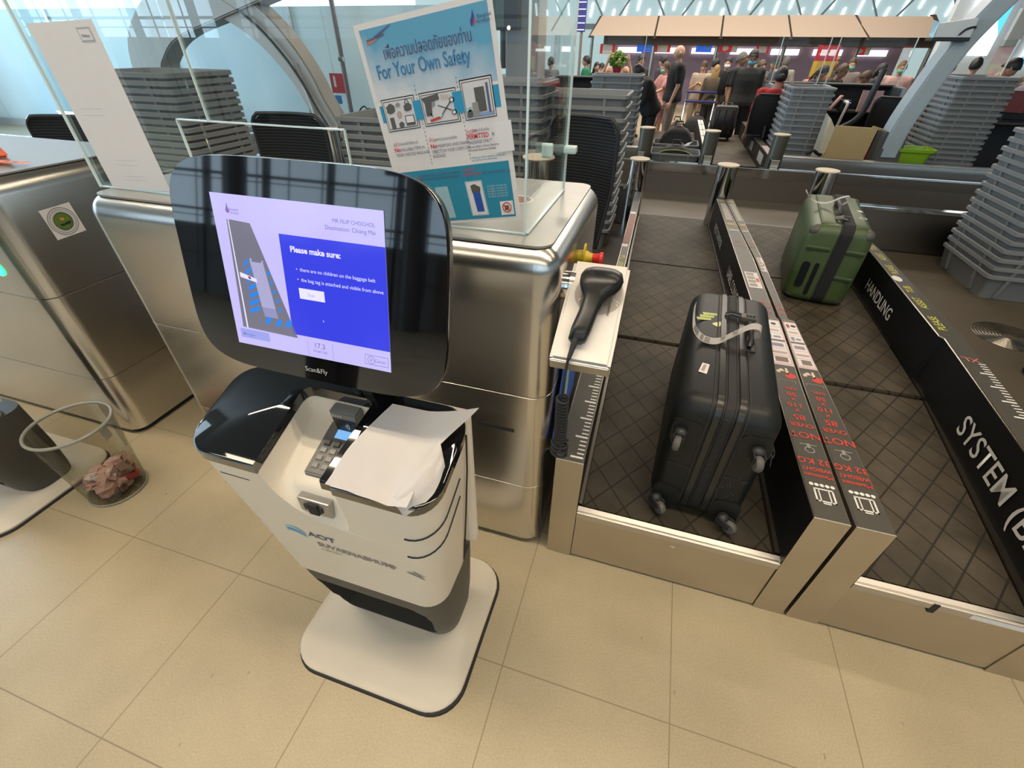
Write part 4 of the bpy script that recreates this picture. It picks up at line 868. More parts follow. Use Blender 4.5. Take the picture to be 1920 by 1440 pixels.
# ------------------------------------------------------------------ acrylic screens with notices
SCR = T('acrylic_screen', 'clear acrylic sneeze screen standing on the silver counter behind the kiosk', 'screen', (-1.2, 1.27, 1.39))
def pane(x0, x1, y0, y1, z0, z1, par, nm='pane'):
    b = B(); box(b, x0, x1, y0, y1, z0, z1); return O(nm, b, GLASS, par)
ZG = 1.3868; ZT = 2.15
pane(-2.03, -1.525, 1.264, 1.270, ZG, ZT, SCR); pane(-1.525, -1.398, 1.264, 1.270, 1.632, ZT, SCR); pane(-1.392, -.90, 1.264, 1.270, 1.632, ZT, SCR); pane(-.90, -.345, 1.264, 1.270, ZG, ZT, SCR)
pane(-.345, -.337, 1.262, 1.80, ZG, ZT, SCR, 'side_pane'); pane(-2.038, -2.03, 1.262, 1.80, ZG, ZT, SCR, 'side_pane')
b = B()
for x0, x1, y0, y1, z0, z1 in ((-.349, -.343, 1.260, 1.266, ZG, ZT), (-.345, -.337, 1.797, 1.803, ZG, ZT), (-2.036, -2.028, 1.260, 1.268, ZG, ZT), (-1.3965, -1.3935, 1.263, 1.271, 1.632, ZT), (-1.527, -1.523, 1.263, 1.271, ZG, 1.632), (-1.525, -.90, 1.263, 1.271, 1.630, 1.634), (-.902, -.898, 1.263, 1.271, ZG, 1.632), (-.90, -.345, 1.263, 1.271, ZG, ZG + .004), (-2.03, -1.525, 1.263, 1.271, ZG, ZG + .004), (-.345, -.337, 1.27, 1.8, ZG, ZG + .004)):
    b = B(); box(b, x0, x1, y0, y1, z0, z1); O('pane_edge', b, EDGE, SCR)
b = B(); box(b, -.352, -.318, 1.45, 1.47, 1.56, 1.60, .006); O('clamp', b, mat('acrylic_clamp', (.6, .75, .72), .2), SCR)
b = B(); box(b, -.345, -.30, 1.76, 1.80, 1.52, 1.545, .006); O('clamp', b, MATS['acrylic_clamp'], SCR)
# round sticker on the counter top
b = B(); zt = 1.3868; disc2(b, -.47, 1.62, zt, .055, 24); st_ = O('round_sticker', b, PAPER, CT); b = B(); disc2(b, -.47, 1.62, zt + .0006, .045, 24); O('sticker_print', b, mat('sticker_brown', (.26, .11, .08), .5), CT)
def sheet(nm, label, cat, tl, wid, hei, ang, m, y=1.2615):
    t = T(nm, label, cat, (tl[0], y, tl[1] - hei)); r_ = Vector((cos(ang), 0, sin(ang))); u_ = Vector((-sin(ang), 0, cos(ang))); o_ = Vector((tl[0], y, tl[1]))
    P = lambda u, v: o_ + r_ * (u * wid) - u_ * (v * hei)
    b = B(); poly(b, [P(0, 1), P(1, 1), P(1, 0), P(0, 0)], .0008, (0, -1, 0)); O('sheet', b, m, t)
    def q(nm2, m2, pts, lay=1):
        b2 = B(); b2.faces.new([b2.verts.new(P(u, v) + Vector((0, -.0004 * lay, 0))) for u, v in pts]); return O(nm2, b2, m2, t)
    def tx(body, u, v, s_, m2, lay=3, al='LEFT', sx=1., bold=0.): return TXT('lettering', body, s_, P(u, v) + Vector((0, -.0004 * lay, 0)), r_, u_, m2, t, al, sx, bold)
    return t, P, q, tx
def Rq(u0, v0, u1, v1): return [(u0, v1), (u1, v1), (u1, v0), (u0, v0)]
QS, P, q, tx = sheet('notice_sheet', 'tall white notice sheet with grey lines of print taped to the acrylic screen', 'notice', (-1.985, 1.872), .285, .485, radians(2.2), PAPER)
q('notice_header', mat('header_grey', (.45, .44, .46), .6), Rq(.72, .035, .92, .11)); q('notice_header', PAPER, Rq(.735, .045, .905, .10), 2); tx('Notice', .76, .085, .012, INK)
for v, s_ in ((.605 - .13, .0085), (.515, .0085), (.80, .0085), (.832, .0085), (.91, .0085), (.935, .0085)):
    tx('- - ---- -- ------ --- -- ------ ----', .16 if v < .6 else .30, v, s_ * 1.25, mat('grey_letter', (.28, .26, .24), .5), 3, 'LEFT', .82)
PO, P, q, tx = sheet('safety_poster', 'large blue and white airline safety poster taped crookedly to the acrylic screen', 'poster', (-.812, 1.868), .378, .502, radians(9.4), PAPER)
# printed sky
def sky_mat():
    m, n, L, b_ = _nodes('printed_sky'); tc = n.new('ShaderNodeTexCoord'); spx = n.new('ShaderNodeSeparateXYZ'); L.new(tc.outputs['Object'], spx.inputs[0])
    mr = n.new('ShaderNodeMapRange'); mr.inputs['From Min'].default_value = .33; mr.inputs['From Max'].default_value = .52; L.new(spx.outputs['Z'], mr.inputs[0])
    no = n.new('ShaderNodeTexNoise'); no.inputs['Scale'].default_value = 14; no.inputs['Detail'].default_value = 4; L.new(tc.outputs['Object'], no.inputs['Vector'])
    f_ = math_(n, L, 'ADD', mr.outputs[0], math_(n, L, 'MULTIPLY', math_(n, L, 'ADD', no.outputs['Fac'], -.5), .7), True)
    cr = n.new('ShaderNodeValToRGB'); cr.color_ramp.elements[0].color = (.66, .67, .70, 1); cr.color_ramp.elements[1].color = (.11, .36, .55, 1); cr.color_ramp.elements[1].position = .75; cr.color_ramp.elements[0].position = .15
    L.new(f_, cr.inputs[0]); L.new(cr.outputs[0], b_.inputs['Base Color']); b_.inputs['Roughness'].default_value = .55; return m
q('printed_sky', sky_mat(), Rq(.035, .025, .965, .33))
NAVY = mat('navy_print', (.09, .11, .22), .5); TEAL = mat('teal_print', (.025, .26, .40), .5, var=.03); TBLUE = mat('heading_blue', (.04, .20, .40), .5)
tx('\u0e40\u0e1e\u0e37\u0e48\u0e2d\u0e04\u0e27\u0e32\u0e21\u0e1b\u0e25\u0e2d\u0e14\u0e20\u0e31\u0e22\u0e02\u0e2d\u0e07\u0e17\u0e48\u0e32\u0e19', .175, .160, .036, NAVY, 3, 'LEFT', .66, .0003)
tx('For Your Own Safety', .09, .238, .044, TBLUE, 3, 'LEFT', .70, .0006)
q('flame_logo', mat('logo_blue', (.04, .05, .30), .5), [(.838, .104), (.852, .104), (.872, .088), (.868, .066), (.862, .044), (.852, .068), (.838, .085)], 2); q('flame_logo', REDI, [(.850, .102), (.864, .10), (.874, .088), (.866, .072), (.862, .088)], 3)
tx('Bangkok', .885, .082, .011, NAVY); tx('Airways', .878, .100, .011, NAVY)
q('plane_picture', mat('plane_dark', (.13, .13, .22), .5), [(.07, .068), (.215, .056), (.22, .064), (.08, .082)], 2); q('plane_picture', NAVY, [(.13, .062), (.27, .028), (.28, .030), (.17, .064)], 3); q('plane_picture', mat('plane_red', (.48, .20, .14), .5), [(.07, .088), (.075, .078), (.17, .070), (.11, .086)], 3)
DKP = mat('picture_dark', (.10, .095, .09), .6); MDP = mat('picture_mid', (.30, .28, .27), .6)
VM = lambda v: .303 + (v - .435) * .7956
def pbox(u0, v0, u1, v1):
    v0, v1 = VM(v0), VM(v1)
    q('picture_frame', DKP, Rq(u0, v0, u1, v1), 1); q('picture_frame', PAPER, Rq(u0 + .006, v0 + .005, u1 - .006, v1 - .005), 2); q('picture_frame', DKP, Rq(u0 + .014, v0 + .011, u1 - .014, v1 - .011), 3); q('picture_field', mat('picture_white', (.68, .66, .68), .5), Rq(u0 + .019, v0 + .015, u1 - .019, v1 - .015), 4)
VM = lambda v: .303 + (v - .435) * .7956
def QI(nm, m, pts, lay): return q(nm, m, [(u, VM(v)) for u, v in pts], lay)
for u0, v0, u1, v1 in ((.035, .50, .065, .60), (.312, .50, .375, .61), (.625, .49, .70, .61), (.905, .49, .965, .61)): q('blue_tab', mat('tab_blue', (.03, .30, .52), .5), Rq(u0, VM(v0), u1, VM(v1)), 1 if u0 < .1 or u0 > .9 else 6)
pbox(.06, .465, .33, .66); pbox(.37, .465, .655, .66); pbox(.69, .435, .925, .66)
def blob(u, v, ru, rv, m, lay=6, n_=12): QI('picture_item', m, [(u + ru * cos(2 * pi * k / n_) * (1 + .18 * sin(3 * k)), v + rv * sin(2 * pi * k / n_) * (1 + .15 * cos(5 * k))) for k in range(n_)][::-1], lay)
blob(.125, .525, .036, .030, DKP); blob(.19, .508, .02, .013, MDP); blob(.265, .53, .033, .024, DKP); blob(.185, .565, .02, .022, mat('picture_tan', (.48, .36, .30), .6)); blob(.185, .625, .022, .018, DKP); QI('picture_item', DKP, Rq(.10, .575, .135, .64), 6)
QI('picture_item', DKP, Rq(.225, .575, .30, .635), 6); QI('picture_item', PAPER, Rq(.232, .58, .293, .618), 7); QI('picture_item', DKP, [(.245, .51), (.256, .48), (.274, .48), (.285, .51), (.278, .51), (.27, .487), (.26, .487), (.252, .51)][::-1], 6)
QI('picture_item', DKP, [(.385, .495), (.52, .483), (.523, .515), (.46, .525), (.445, .60), (.40, .60), (.405, .53)][::-1], 6); QI('picture_item', MDP, [(.46, .525), (.485, .525), (.48, .548), (.455, .552)], 6)
QI('picture_item', REDI, [(.42, .622), (.50, .61), (.505, .625), (.425, .637)][::-1], 6); QI('picture_item', MDP, [(.445, .61), (.43, .585), (.437, .583), (.455, .61)], 6); QI('picture_item', MDP, [(.50, .617), (.53, .605), (.533, .61), (.505, .625)][::-1], 6)
QI('picture_item', DKP, [(.50, .55), (.60, .59), (.605, .583), (.505, .545)], 6); QI('picture_item', DKP, [(.52, .60), (.60, .535), (.606, .541), (.524, .606)][::-1], 6); blob(.618, .60, .02, .016, DKP); blob(.615, .53, .02, .016, DKP); blob(.618, .60, .012, .010, PAPER, 7); blob(.615, .53, .012, .010, PAPER, 7)
for k in range(5): QI('picture_item', mat('picture_tan', (.48, .36, .30), .6), Rq(.54 + .016 * k, .492 + .002 * k, .546 + .016 * k, .522), 6)
QI('picture_item', DKP, Rq(.79, .487, .862, .62), 6); QI('picture_item', MDP, Rq(.76, .565, .805, .645), 7); blob(.735, .625, .022, .024, DKP); blob(.735, .60, .02, .014, mat('picture_cyan', (.28, .50, .52), .6)); QI('picture_item', NAVY, Rq(.876, .47, .892, .63), 6); QI('picture_item', mat('picture_sky', (.25, .38, .62), .5), Rq(.71, .625, .905, .644), 5)
for v in range(20):
    for u in (.352, .672): q('dashed_line', DKP, Rq(u, .285 + v * .0195, u + .004, .295 + v * .0195), 2)
GLT = mat('small_print', (.14, .13, .20), .55); RD2 = mat('poster_red', (.60, .05, .08), .5)
tx('\u0e2d\u0e22\u0e48\u0e32', .068, .555, .015, RD2, sx=.8); tx('\u0e19\u0e33\u0e02\u0e2d\u0e07\u0e21\u0e35\u0e04\u0e48\u0e32\u0e43\u0e2a\u0e48\u0e01\u0e23\u0e30\u0e40\u0e1b\u0e4b\u0e32', .12, .553, .0105, GLT, sx=.75); tx('No', .068, .583, .015, RD2, bold=.0004); tx('VALUABLE ITEMS IN', .125, .583, .0115, GLT, sx=.75); tx('YOUR CHECKED BAGGAGE', .072, .608, .0115, GLT, sx=.75)
tx('\u0e2b\u0e49\u0e32\u0e21', .375, .557, .015, RD2, sx=.8); tx('\u0e1e\u0e01\u0e1e\u0e32\u0e2d\u0e32\u0e27\u0e38\u0e18\u0e41\u0e25\u0e30\u0e02\u0e2d\u0e07\u0e21\u0e35\u0e04\u0e21', .42, .555, .0105, GLT, sx=.7); tx('No', .375, .588, .015, RD2, bold=.0004); tx('WEAPONS AND SHARP', .43, .588, .0115, GLT, sx=.8); tx('OBJECTS IN YOUR CARRY-ON', .378, .613, .0115, GLT, sx=.75); tx('BAGGAGE', .378, .636, .0115, GLT, sx=.75)
tx('\u0e2d\u0e19\u0e38\u0e0d\u0e32\u0e15', .678, .540, .013, RD2, sx=.75); tx('\u0e43\u0e2b\u0e49\u0e19\u0e33\u0e15\u0e34\u0e14\u0e15\u0e31\u0e27\u0e02\u0e36\u0e49\u0e19\u0e40\u0e04\u0e23\u0e37\u0e48\u0e2d\u0e07', .725, .538, .0095, GLT, sx=.65); tx('PERMITTED', .678, .568, .0165, RD2, sx=.75, bold=.0003); tx('IN', .868, .566, .0115, GLT, sx=.7); tx('BAGGAGE ONLY*', .682, .592, .0115, GLT, sx=.75); tx('Power Banks, Lithium Batteries', .682, .612, .0085, GLT, sx=.8); tx('Portable Electronic Devices', .682, .628, .0085, GLT, sx=.8)
tx('*Subject to safety regulations, please ask', .685, .664, .0075, TEAL, sx=.8); tx('our staff for more information', .685, .677, .0075, TEAL, sx=.8)
q('blank_card', mat('card_white', (.78, .76, .76), .6, var=.02), Rq(.885, .505, 1.02, .648), 4)
q('teal_panel', TEAL, Rq(.045, .692, .962, .985), 1)
tx('\u0e2b\u0e49\u0e32\u0e21', .10, .722, .012, RD2); tx('PROHIBITED', .10, .745, .012, RD2, sx=.8); tx('E-CIGARETTES, LIGHTERS & LITHIUM', .22, .728, .0095, NAVY, sx=.85); tx('BATTERIES IN CHECKED BAGGAGE', .22, .748, .0095, NAVY, sx=.85)
tx('\u0e2d\u0e19\u0e38\u0e0d\u0e32\u0e15', .595, .720, .012, RD2); tx('PERMITTED', .595, .748, .013, RD2, sx=.8); tx('ON THE PERSON 1 pc', .74, .747, .0105, NAVY, sx=.85)
q('picture_field', mat('teal_pale', (.34, .52, .60), .5), [(.603, .968), (.748, .968), (.730, .775), (.590, .775)], 2); q('picture_field', PAPER, [(.612, .962), (.738, .962), (.722, .781), (.600, .781)], 3); q('picture_item', mat('lighter_blue', (.03, .10, .42), .4), [(.655, .945), (.715, .945), (.705, .838), (.642, .838)], 4); q('picture_item', DKP, [(.638, .838), (.705, .838), (.712, .812), (.665, .792), (.632, .80)], 4); q('picture_field', MATS['teal_pale'], [(.34, .968), (.46, .968), (.44, .79), (.33, .79)], 2)
for k in range(5): tx('fuel lighter one piece per', .765, .815 + .014 * k, .0075, mat('pale_print', (.45, .60, .66), .5), sx=.8)
q('picture_field', PAPER, Rq(.848, .898, .952, .974), 2)
b = B()
for k in range(24):
    a0, a1 = 2 * pi * k / 24, 2 * pi * (k + 1) / 24; pp = [P(.90 + r_ * cos(a), .933 + r_ * .76 * sin(a)) + Vector((0, -.0016, 0)) for a, r_ in ((a0, .030), (a0, .037), (a1, .037), (a1, .030))]
    b.faces.new([b.verts.new(z) for z in pp[::-1]])
O('prohibition_ring', b, REDI, PO); q('prohibition_bar', REDI, [(.876, .914), (.926, .950), (.921, .956), (.871, .920)], 5); q('picture_item', DKP, Rq(.882, .922, .916, .948), 4)
# small card on the counter-left side: round sticker
SX = -2.599; ST = T('round_sticker', 'white square sticker with a green emblem on the left counter side', 'sticker', (SX, 1.38, 1.16))
rr_, uu_ = Vector((0, 1, .04)).normalized(), Vector((0, -.04, 1))
def sq(nm, m, r0, r1, lay, sqr=False, n_=40):
    c_ = Vector((SX + .0008 + .0005 * lay, 1.385, 1.165)); b = B()
    if sqr: b.faces.new([b.verts.new(c_ + rr_ * a * .066 + uu_ * c * .066) for a, c in ((-1, -1), (1, -1), (1, 1), (-1, 1))])
    elif r0 == 0: b.faces.new([b.verts.new(c_ + rr_ * r1 * cos(2 * pi * k / n_) + uu_ * r1 * sin(2 * pi * k / n_)) for k in range(n_)])
    else:
        for k in range(n_):
            a0, a1 = 2 * pi * k / n_, 2 * pi * (k + 1) / n_; b.faces.new([b.verts.new(c_ + rr_ * r_ * cos(a) + uu_ * r_ * sin(a)) for r_, a in ((r0, a0), (r1, a0), (r1, a1), (r0, a1))])
    return O(nm, b, m, ST)
sq('sticker_paper', PAPER, 0, 0, 0, True); sq('emblem_ring', DKP, .0575, .060, 1); sq('emblem_ring', DKP, .040, .0415, 1); sq('emblem_lettering', mat('emblem_grey', (.42, .42, .42), .6), .047, .053, 1); sq('emblem_disc', mat('emblem_green', (.12, .20, .03), .5, var=.3, scale=60), 0, .038, 1); sq('emblem_ring', mat('emblem_dark_green', (.03, .06, .02), .5), .035, .038, 2)
c_ = Vector((SX + .003, 1.385, 1.165))
b = B(); b.faces.new([b.verts.new(c_ + rr_ * a + uu_ * c) for a, c in ((-.010, .008), (.0, .002), (.008, .008), (.006, .018), (.0, .014), (-.008, .020))]); O('emblem_flower', b, mat('emblem_orange', (.70, .28, .10), .5), ST)
b = B(); b.faces.new([b.verts.new(c_ + rr_ * a + uu_ * c) for a, c in ((-.02, -.016), (.024, -.016), (.028, -.004), (.008, -.006), (-.004, -.010), (-.018, -.006))]); O('emblem_base', b, RUBBER, ST)
# ------------------------------------------------------------------ baggage trays
def tray_mesh():
    bm = B(); A = lambda hx, hy, z, rr: [(x, y, z) for x, y in rrect(-hx, hx, -hy, hy, rr, 3)]
    loft(bm, [A(.36, .25, 0, .03), A(.395, .282, .172, .035), A(.398, .285, .176, .036), A(.412, .299, .176, .04), A(.412, .299, .202, .04), A(.404, .291, .206, .036), A(.392, .279, .204, .034), A(.355, .245, .008, .03)])
    for sy in (-1, 1):
        for x in (-.22, .22):
            hexa(bm, [(x - .013, sy * .255, .02), (x + .013, sy * .255, .02), (x + .013, sy * .268, .02), (x - .013, sy * .268, .02)][::sy], [(x - .013, sy * .275, .174), (x + .013, sy * .275, .174), (x + .013, sy * .296, .174), (x - .013, sy * .296, .174)][::sy])
    for sx in (-1, 1):
        for y in (-.15, .15):
            hexa(bm, [(sx * .366, y - .013, .02), (sx * .379, y - .013, .02), (sx * .379, y + .013, .02), (sx * .366, y + .013, .02)], [(sx * .388, y - .013, .174), (sx * .409, y - .013, .174), (sx * .409, y + .013, .174), (sx * .388, y + .013, .174)])
    bmesh.ops.recalc_face_normals(bm, faces=bm.faces); return bm
TRAYM = mat('tray_grey', (.205, .215, .220), .48, var=.08, scale=5)
ORD = ['topmost', 'second', 'third', 'fourth', 'fifth', 'sixth', 'seventh', 'eighth', 'ninth', 'tenth', 'eleventh', 'twelfth', 'thirteenth', 'fourteenth', 'fifteenth', 'sixteenth', 'seventeenth', 'eighteenth', 'nineteenth', 'twentieth', 'twenty-first', 'twenty-second', 'twenty-third', 'twenty-fourth', 'twenty-fifth', 'twenty-sixth', 'twenty-seventh', 'twenty-eighth']
tray0 = None
def new_tray(x, y, z, rz, label, group, sc_=1.):
    global tray0
    if tray0 is None: tray0 = O('baggage_tray', tray_mesh(), TRAYM, local=True, smooth=30); o = tray0
    else: o = tray0.copy(); col.objects.link(o)
    o.location = (x, y, z); o.rotation_euler = (0, 0, rz); o.scale = (sc_, sc_, sc_); tag(o, label, 'baggage tray', group); return o
def stack(x, y, z0, n_, pitch, rz, where, sc_=1.):
    for k in range(n_):
        i_ = n_ - 1 - k
        nm = ('topmost' if i_ == 0 else 'lowest' if k == 0 else ORD[i_] + ' from the top')
        new_tray(x + random.uniform(-.004, .004), y + random.uniform(-.004, .004), z0 + k * pitch, rz + random.uniform(-.006, .006), 'grey tray, %s, in the stack %s' % (nm, where), 'grey trays in the stack ' + where, sc_)
random.seed(5)
stack(2.97, 4.72, .2, 15, .067, pi / 2, 'near the right edge')
stack(-.765, 4.72, .2, 14, .085, 0, 'behind the black mesh chair', )
stack(-1.42, 4.45, .2, 15, .085, 0, 'inside the clear side screen')
stack(-.86, 8.3, .2, 14, .085, 0, 'beside the green bouquet', .92)
stack(1.80, 8.40, .2, 15, .073, pi / 2, 'left of the cardboard box', .92)
stack(3.62, 8.25, .2, 20, .0615, pi / 2, 'before the person in red')
stack(-3.68, 3.05, .2, 28, .0465, 0, 'behind the white notice sheet')
stack(-1.86, 3.40, .2, 20, .0535, 0, 'behind the blue safety poster')
new_tray(.17, 7.72, .425, 0, 'grey tray holding a dark backpack with lime trim, at the belt end', 'trays in use on the far belt', .86)
new_tray(.17, 8.55, .425, 0, 'grey tray holding a black bag, second from the belt end', 'trays in use on the far belt', .86)

# ------------------------------------------------------------------ office chairs with mesh backs
def stripe_mat():
    m, n, L, b_ = _nodes('chair_mesh'); tc = n.new('ShaderNodeTexCoord'); spx = n.new('ShaderNodeSeparateXYZ'); L.new(tc.outputs['Object'], spx.inputs[0])
    li = grid_lines(n, L, spx.outputs['Z'], .019, 0, .007); mx = n.new('ShaderNodeMix'); mx.data_type = 'RGBA'; mx.inputs[6].default_value = (.008, .009, .011, 1); mx.inputs[7].default_value = (.050, .052, .056, 1); L.new(li, mx.inputs[0])
    L.new(mx.outputs[2], b_.inputs['Base Color']); b_.inputs['Roughness'].default_value = .6; return m
CHM = stripe_mat(); CHF = mat('chair_frame', (.014, .015, .017), .45); CHS = mat('chair_seat', (.013, .014, .016), .8, bump=.3, scale=150)
def chair(loc, rz, label, hw=.235, zt=1.25, zb=.60):
    t = T('office_chair', label, 'office chair', loc, rz, group='black mesh office chairs')
    # local: faces -y, back at +y
    b = B(); rings = []
    NZ = 24
    def back(hwid, inset, yo):
        g = []
        for k in range(NZ + 1):
            q = k / NZ; z = zb + inset + (zt - zb - 2 * inset) * q; y = .22 + .05 * sin(q * pi * .9) + .05 * q * q + yo; w_ = (hwid - inset) * (.86 + .14 * min(1, q * 2.2)) * (1 - .22 * (max(0, q - .80) / .20) ** 4)
            g.append([(w_ * u, y + .045 * (1 - u * u), z) for u in (-1, -.75, -.5, -.25, 0, .25, .5, .75, 1)])
        return g
    def surf(g, th):
        bm = B(); V = [[bm.verts.new(p) for p in r_] for r_ in g]
        for a, c in zip(V, V[1:]):
            for i in range(8): bm.faces.new((a[i], a[i + 1], c[i + 1], c[i]))
        bmesh.ops.solidify(bm, geom=bm.faces[:], thickness=th); return bm
    bk = O('backrest', surf(back(hw, .012, 0), .018), CHM, t, local=True, smooth=50)
    g = back(hw, 0, .004); loop = [g[k][0] for k in range(NZ + 1)] + g[NZ][1:-1] + [g[k][8] for k in range(NZ, -1, -1)] + g[0][1:-1][::-1] + [g[0][0]]
    b = B(); tube(b, loop, .013, 7); O('back_frame', b, CHF, bk, local=True, smooth=60)
    b = B(); tube(b, [(0, .27, zb + .14), (0, .31, zb - .02), (0, .22, .42), (0, .05, .40)], [.03, .035, .03, .03], 10); O('back_support', b, CHF, t, local=True, smooth=60)
    b = B(); loft(b, [[(x, y, z) for x, y in rrect(-.235 + i_, .235 - i_, -.26 + i_, .21 - i_, .09)] for z, i_ in ((.42, .03), (.43, .0), (.475, .0), (.492, .02))]); O('seat', b, CHS, t, local=True, smooth=50)
    b = B(); lathe(b, [(.03, .10), (.03, .30), (.022, .30), (.022, .42)], 0, 0, 14); O('gas_column', b, CHF, t, local=True, smooth=40)
    for k in range(5):
        a = 2 * pi * k / 5 + .35; b = B(); tube(b, [(.02 * cos(a), .02 * sin(a), .105), (.30 * cos(a), .30 * sin(a), .075)], [.024, .016], 8); lg = O('star_leg', b, CHROME, t, local=True, smooth=50)
        for s_ in (-1, 1):
            b = B(); lathe(b, [(.004, -.010), (.026, -.010), (.028, 0), (.026, .010), (.004, .010)], 0, 0, 14, 'X'); bmesh.ops.transform(b, matrix=Matrix.Translation((.30 * cos(a) - s_ * .017 * sin(a), .30 * sin(a) + s_ * .017 * cos(a), .028)) @ Matrix.Rotation(a + pi / 2, 4, 'Z'), verts=b.verts); O('caster', b, BLACK, lg, local=True, smooth=40)
    return t
chair((-2.52, 2.66, .2), radians(6), 'black mesh office chair directly behind the kiosk screen and silver counter', .28, 1.235, .60)
chair((-.60, 3.00, .2), radians(-16), 'black mesh office chair at the right end of the silver counter', .245, 1.27, .48)
chair((3.10, 8.75, .2), radians(150), 'dark office chair between the blue grey leg and the right tray stack', .24, 1.10, .5)
chair((-4.12, 2.30, .2), radians(10), 'black office chair behind the left counter at the left edge', .34, 1.19, .55)
chair((2.77, 3.13, .2), radians(160), 'chrome-legged office chair mostly out of view past the right edge', .235, 1.05, .6)
b = B(); 
for k in range(9): tube(b, [(2.62 + (.05 + .02 * k) * cos(2 * pi * i / 36), 3.66 + (.05 + .02 * k) * sin(2 * pi * i / 36), .203) for i in range(37)], .004, 5)
O('floor_grille', b, STEELD, label='round metal grille set in the dark floor behind the guide panel', cat='floor grille')
# ------------------------------------------------------------------ orange things on the left counter
b = B(); hexa(b, [(-3.10, 1.45, 1.388), (-2.98, 1.42, 1.388), (-2.95, 1.52, 1.388), (-3.08, 1.55, 1.388)], [(-3.09, 1.45, 1.46), (-3.0, 1.43, 1.45), (-2.98, 1.51, 1.45), (-3.07, 1.54, 1.465)], .01)
O('orange_box', b, mat('orange_plastic', (.75, .12, .03), .4), label='small orange plastic box on the left counter top', cat='box')
b = B()
for k in range(5): poly(b, [(-3.06 + .07 * k, 1.36 + .012 * k, 1.395 + .004 * (k % 3)), (-2.93 + .06 * k, 1.33 + .02 * k, 1.396 + .004 * (k % 2)), (-2.90 + .055 * k, 1.40 + .012 * k, 1.40), (-3.03 + .07 * k, 1.43, 1.397)])
O('orange_tags', b, mat('orange_tag', (.74, .22, .13), .5, var=.1), label='spread of orange baggage labels on the left counter top', cat='labels', kind='stuff')
# green LED reflection on the left counter front, imitated by a glowing disc
b = B(); lathe(b, [(.001, 0), (.03, .004), (.034, .0)][::-1], 0, 0, 20, 'Y'); bmesh.ops.translate(b, vec=(-2.80, 1.146, 1.0), verts=b.verts)
O('led_reflection', b, mat('reflection_green', (.02, .5, .1), .3, emit=(.02, 1., .2), es=6.), label='glowing green status lamp on the front of the left counter', cat='lamp')
# ------------------------------------------------------------------ far row of belts, seen across the cross conveyor
PZ = .665
def far_panel(x0, x1, label, side, y0=7.10, y1=11.0):
    t = T('guide_panel', label, 'guide panel', ((x0 + x1) / 2, y0, 0), group='guide panels along the far belts')
    b = B(); box(b, x0, x1, y0, y1, 0, PZ, .003); O('channel', b, STEEL2, t)
    b = B(); poly(b, [(x0 + .004, y0 + .004, PZ + .001), (x1 - .004, y0 + .004, PZ + .001), (x1 - .004, y1 - .004, PZ + .001), (x0 + .004, y1 - .004, PZ + .001)]); O('top_vinyl', b, GREYV, t)
    for s_ in side:
        xx = x0 - .002 if s_ < 0 else x1 + .002; b = B(); poly(b, [(xx, y0 + .02, .42), (xx, y1 - .02, .42), (xx, y1 - .02, PZ - .01), (xx, y0 + .02, PZ - .01)]); O('side_vinyl', b, BLACKM, t)
    return t
fp0 = far_panel(-.33, -.245, 'far guide panel left of the grey trays on the far belt', [1])
fp1 = far_panel(.545, .645, 'far guide panel with white squares, right of the grey trays on the far belt', [-1])
fp2 = far_panel(1.385, 1.48, 'far guide panel with pale labels on its dark inner face', [-1])
b = B(); flatq(b, .548, .592, 7.5, 10.9, PZ + .0025); O('white_strip', b, WHITEI, fp1); b = B(); flatq(b, .600, .642, 8.4, 10.9, PZ + .0025); O('white_strip', b, WHITEI, fp1)
for k in range(4): b = B(); flatq(b, .56, .635, 8.1 + .7 * k, 8.2 + .7 * k, PZ + .003); O('dark_square', b, GREYV, fp1)
for y0, y1 in ((7.75, 8.2), (8.9, 9.2)): b = B(); poly(b, [(1.381, y0, .48), (1.381, y1, .48), (1.381, y1, .61), (1.381, y0, .61)]); O('pale_label', b, mat('note_grey', (.42, .40, .36), .6), fp2)
b = B(); flatq(b, 1.39, 1.475, 7.4, 8.2, PZ + .0025); O('pink_strip', b, PINKP, fp2)
for x0, x1, nm in ((-.24, .54, 'far dark belt carrying the two grey trays'), (.65, 1.38, 'far dark belt with the upright black suitcase')):
    t = T('conveyor_belt', nm, 'conveyor belt', ((x0 + x1) / 2, 7.1, 0), group='check-in belts on the far side')
    b = B(); box(b, x0, x1, 7.12, 10.98, .30, .42, .006); O('belt', b, BELT2, t)
    b = B(); box(b, x0, x1, 10.98, 11.02, 0, .425); O('kick_plate', b, STEEL2, t); b = B(); box(b, x0, x1, 7.09, 7.12, .0, .415); O('end_plate', b, STEELD, t)
BACKLIT = mat('bollard_backlit', (.085, .080, .062), .45, metal=.3)  # dark tone paints the backlit shade into the far bollards
bollard(-.262, 7.32, .2, .94, 'dull bollard with cream cap left of the grey trays on the far belt', BACKLIT)
bollard(.595, 7.32, .2, .94, 'dull bollard with cream cap right of the grey trays on the far belt', BACKLIT)
bollard(1.45, 7.32, .2, .94, 'dull bollard with cream cap in front of the tray stack on the far side', BACKLIT)
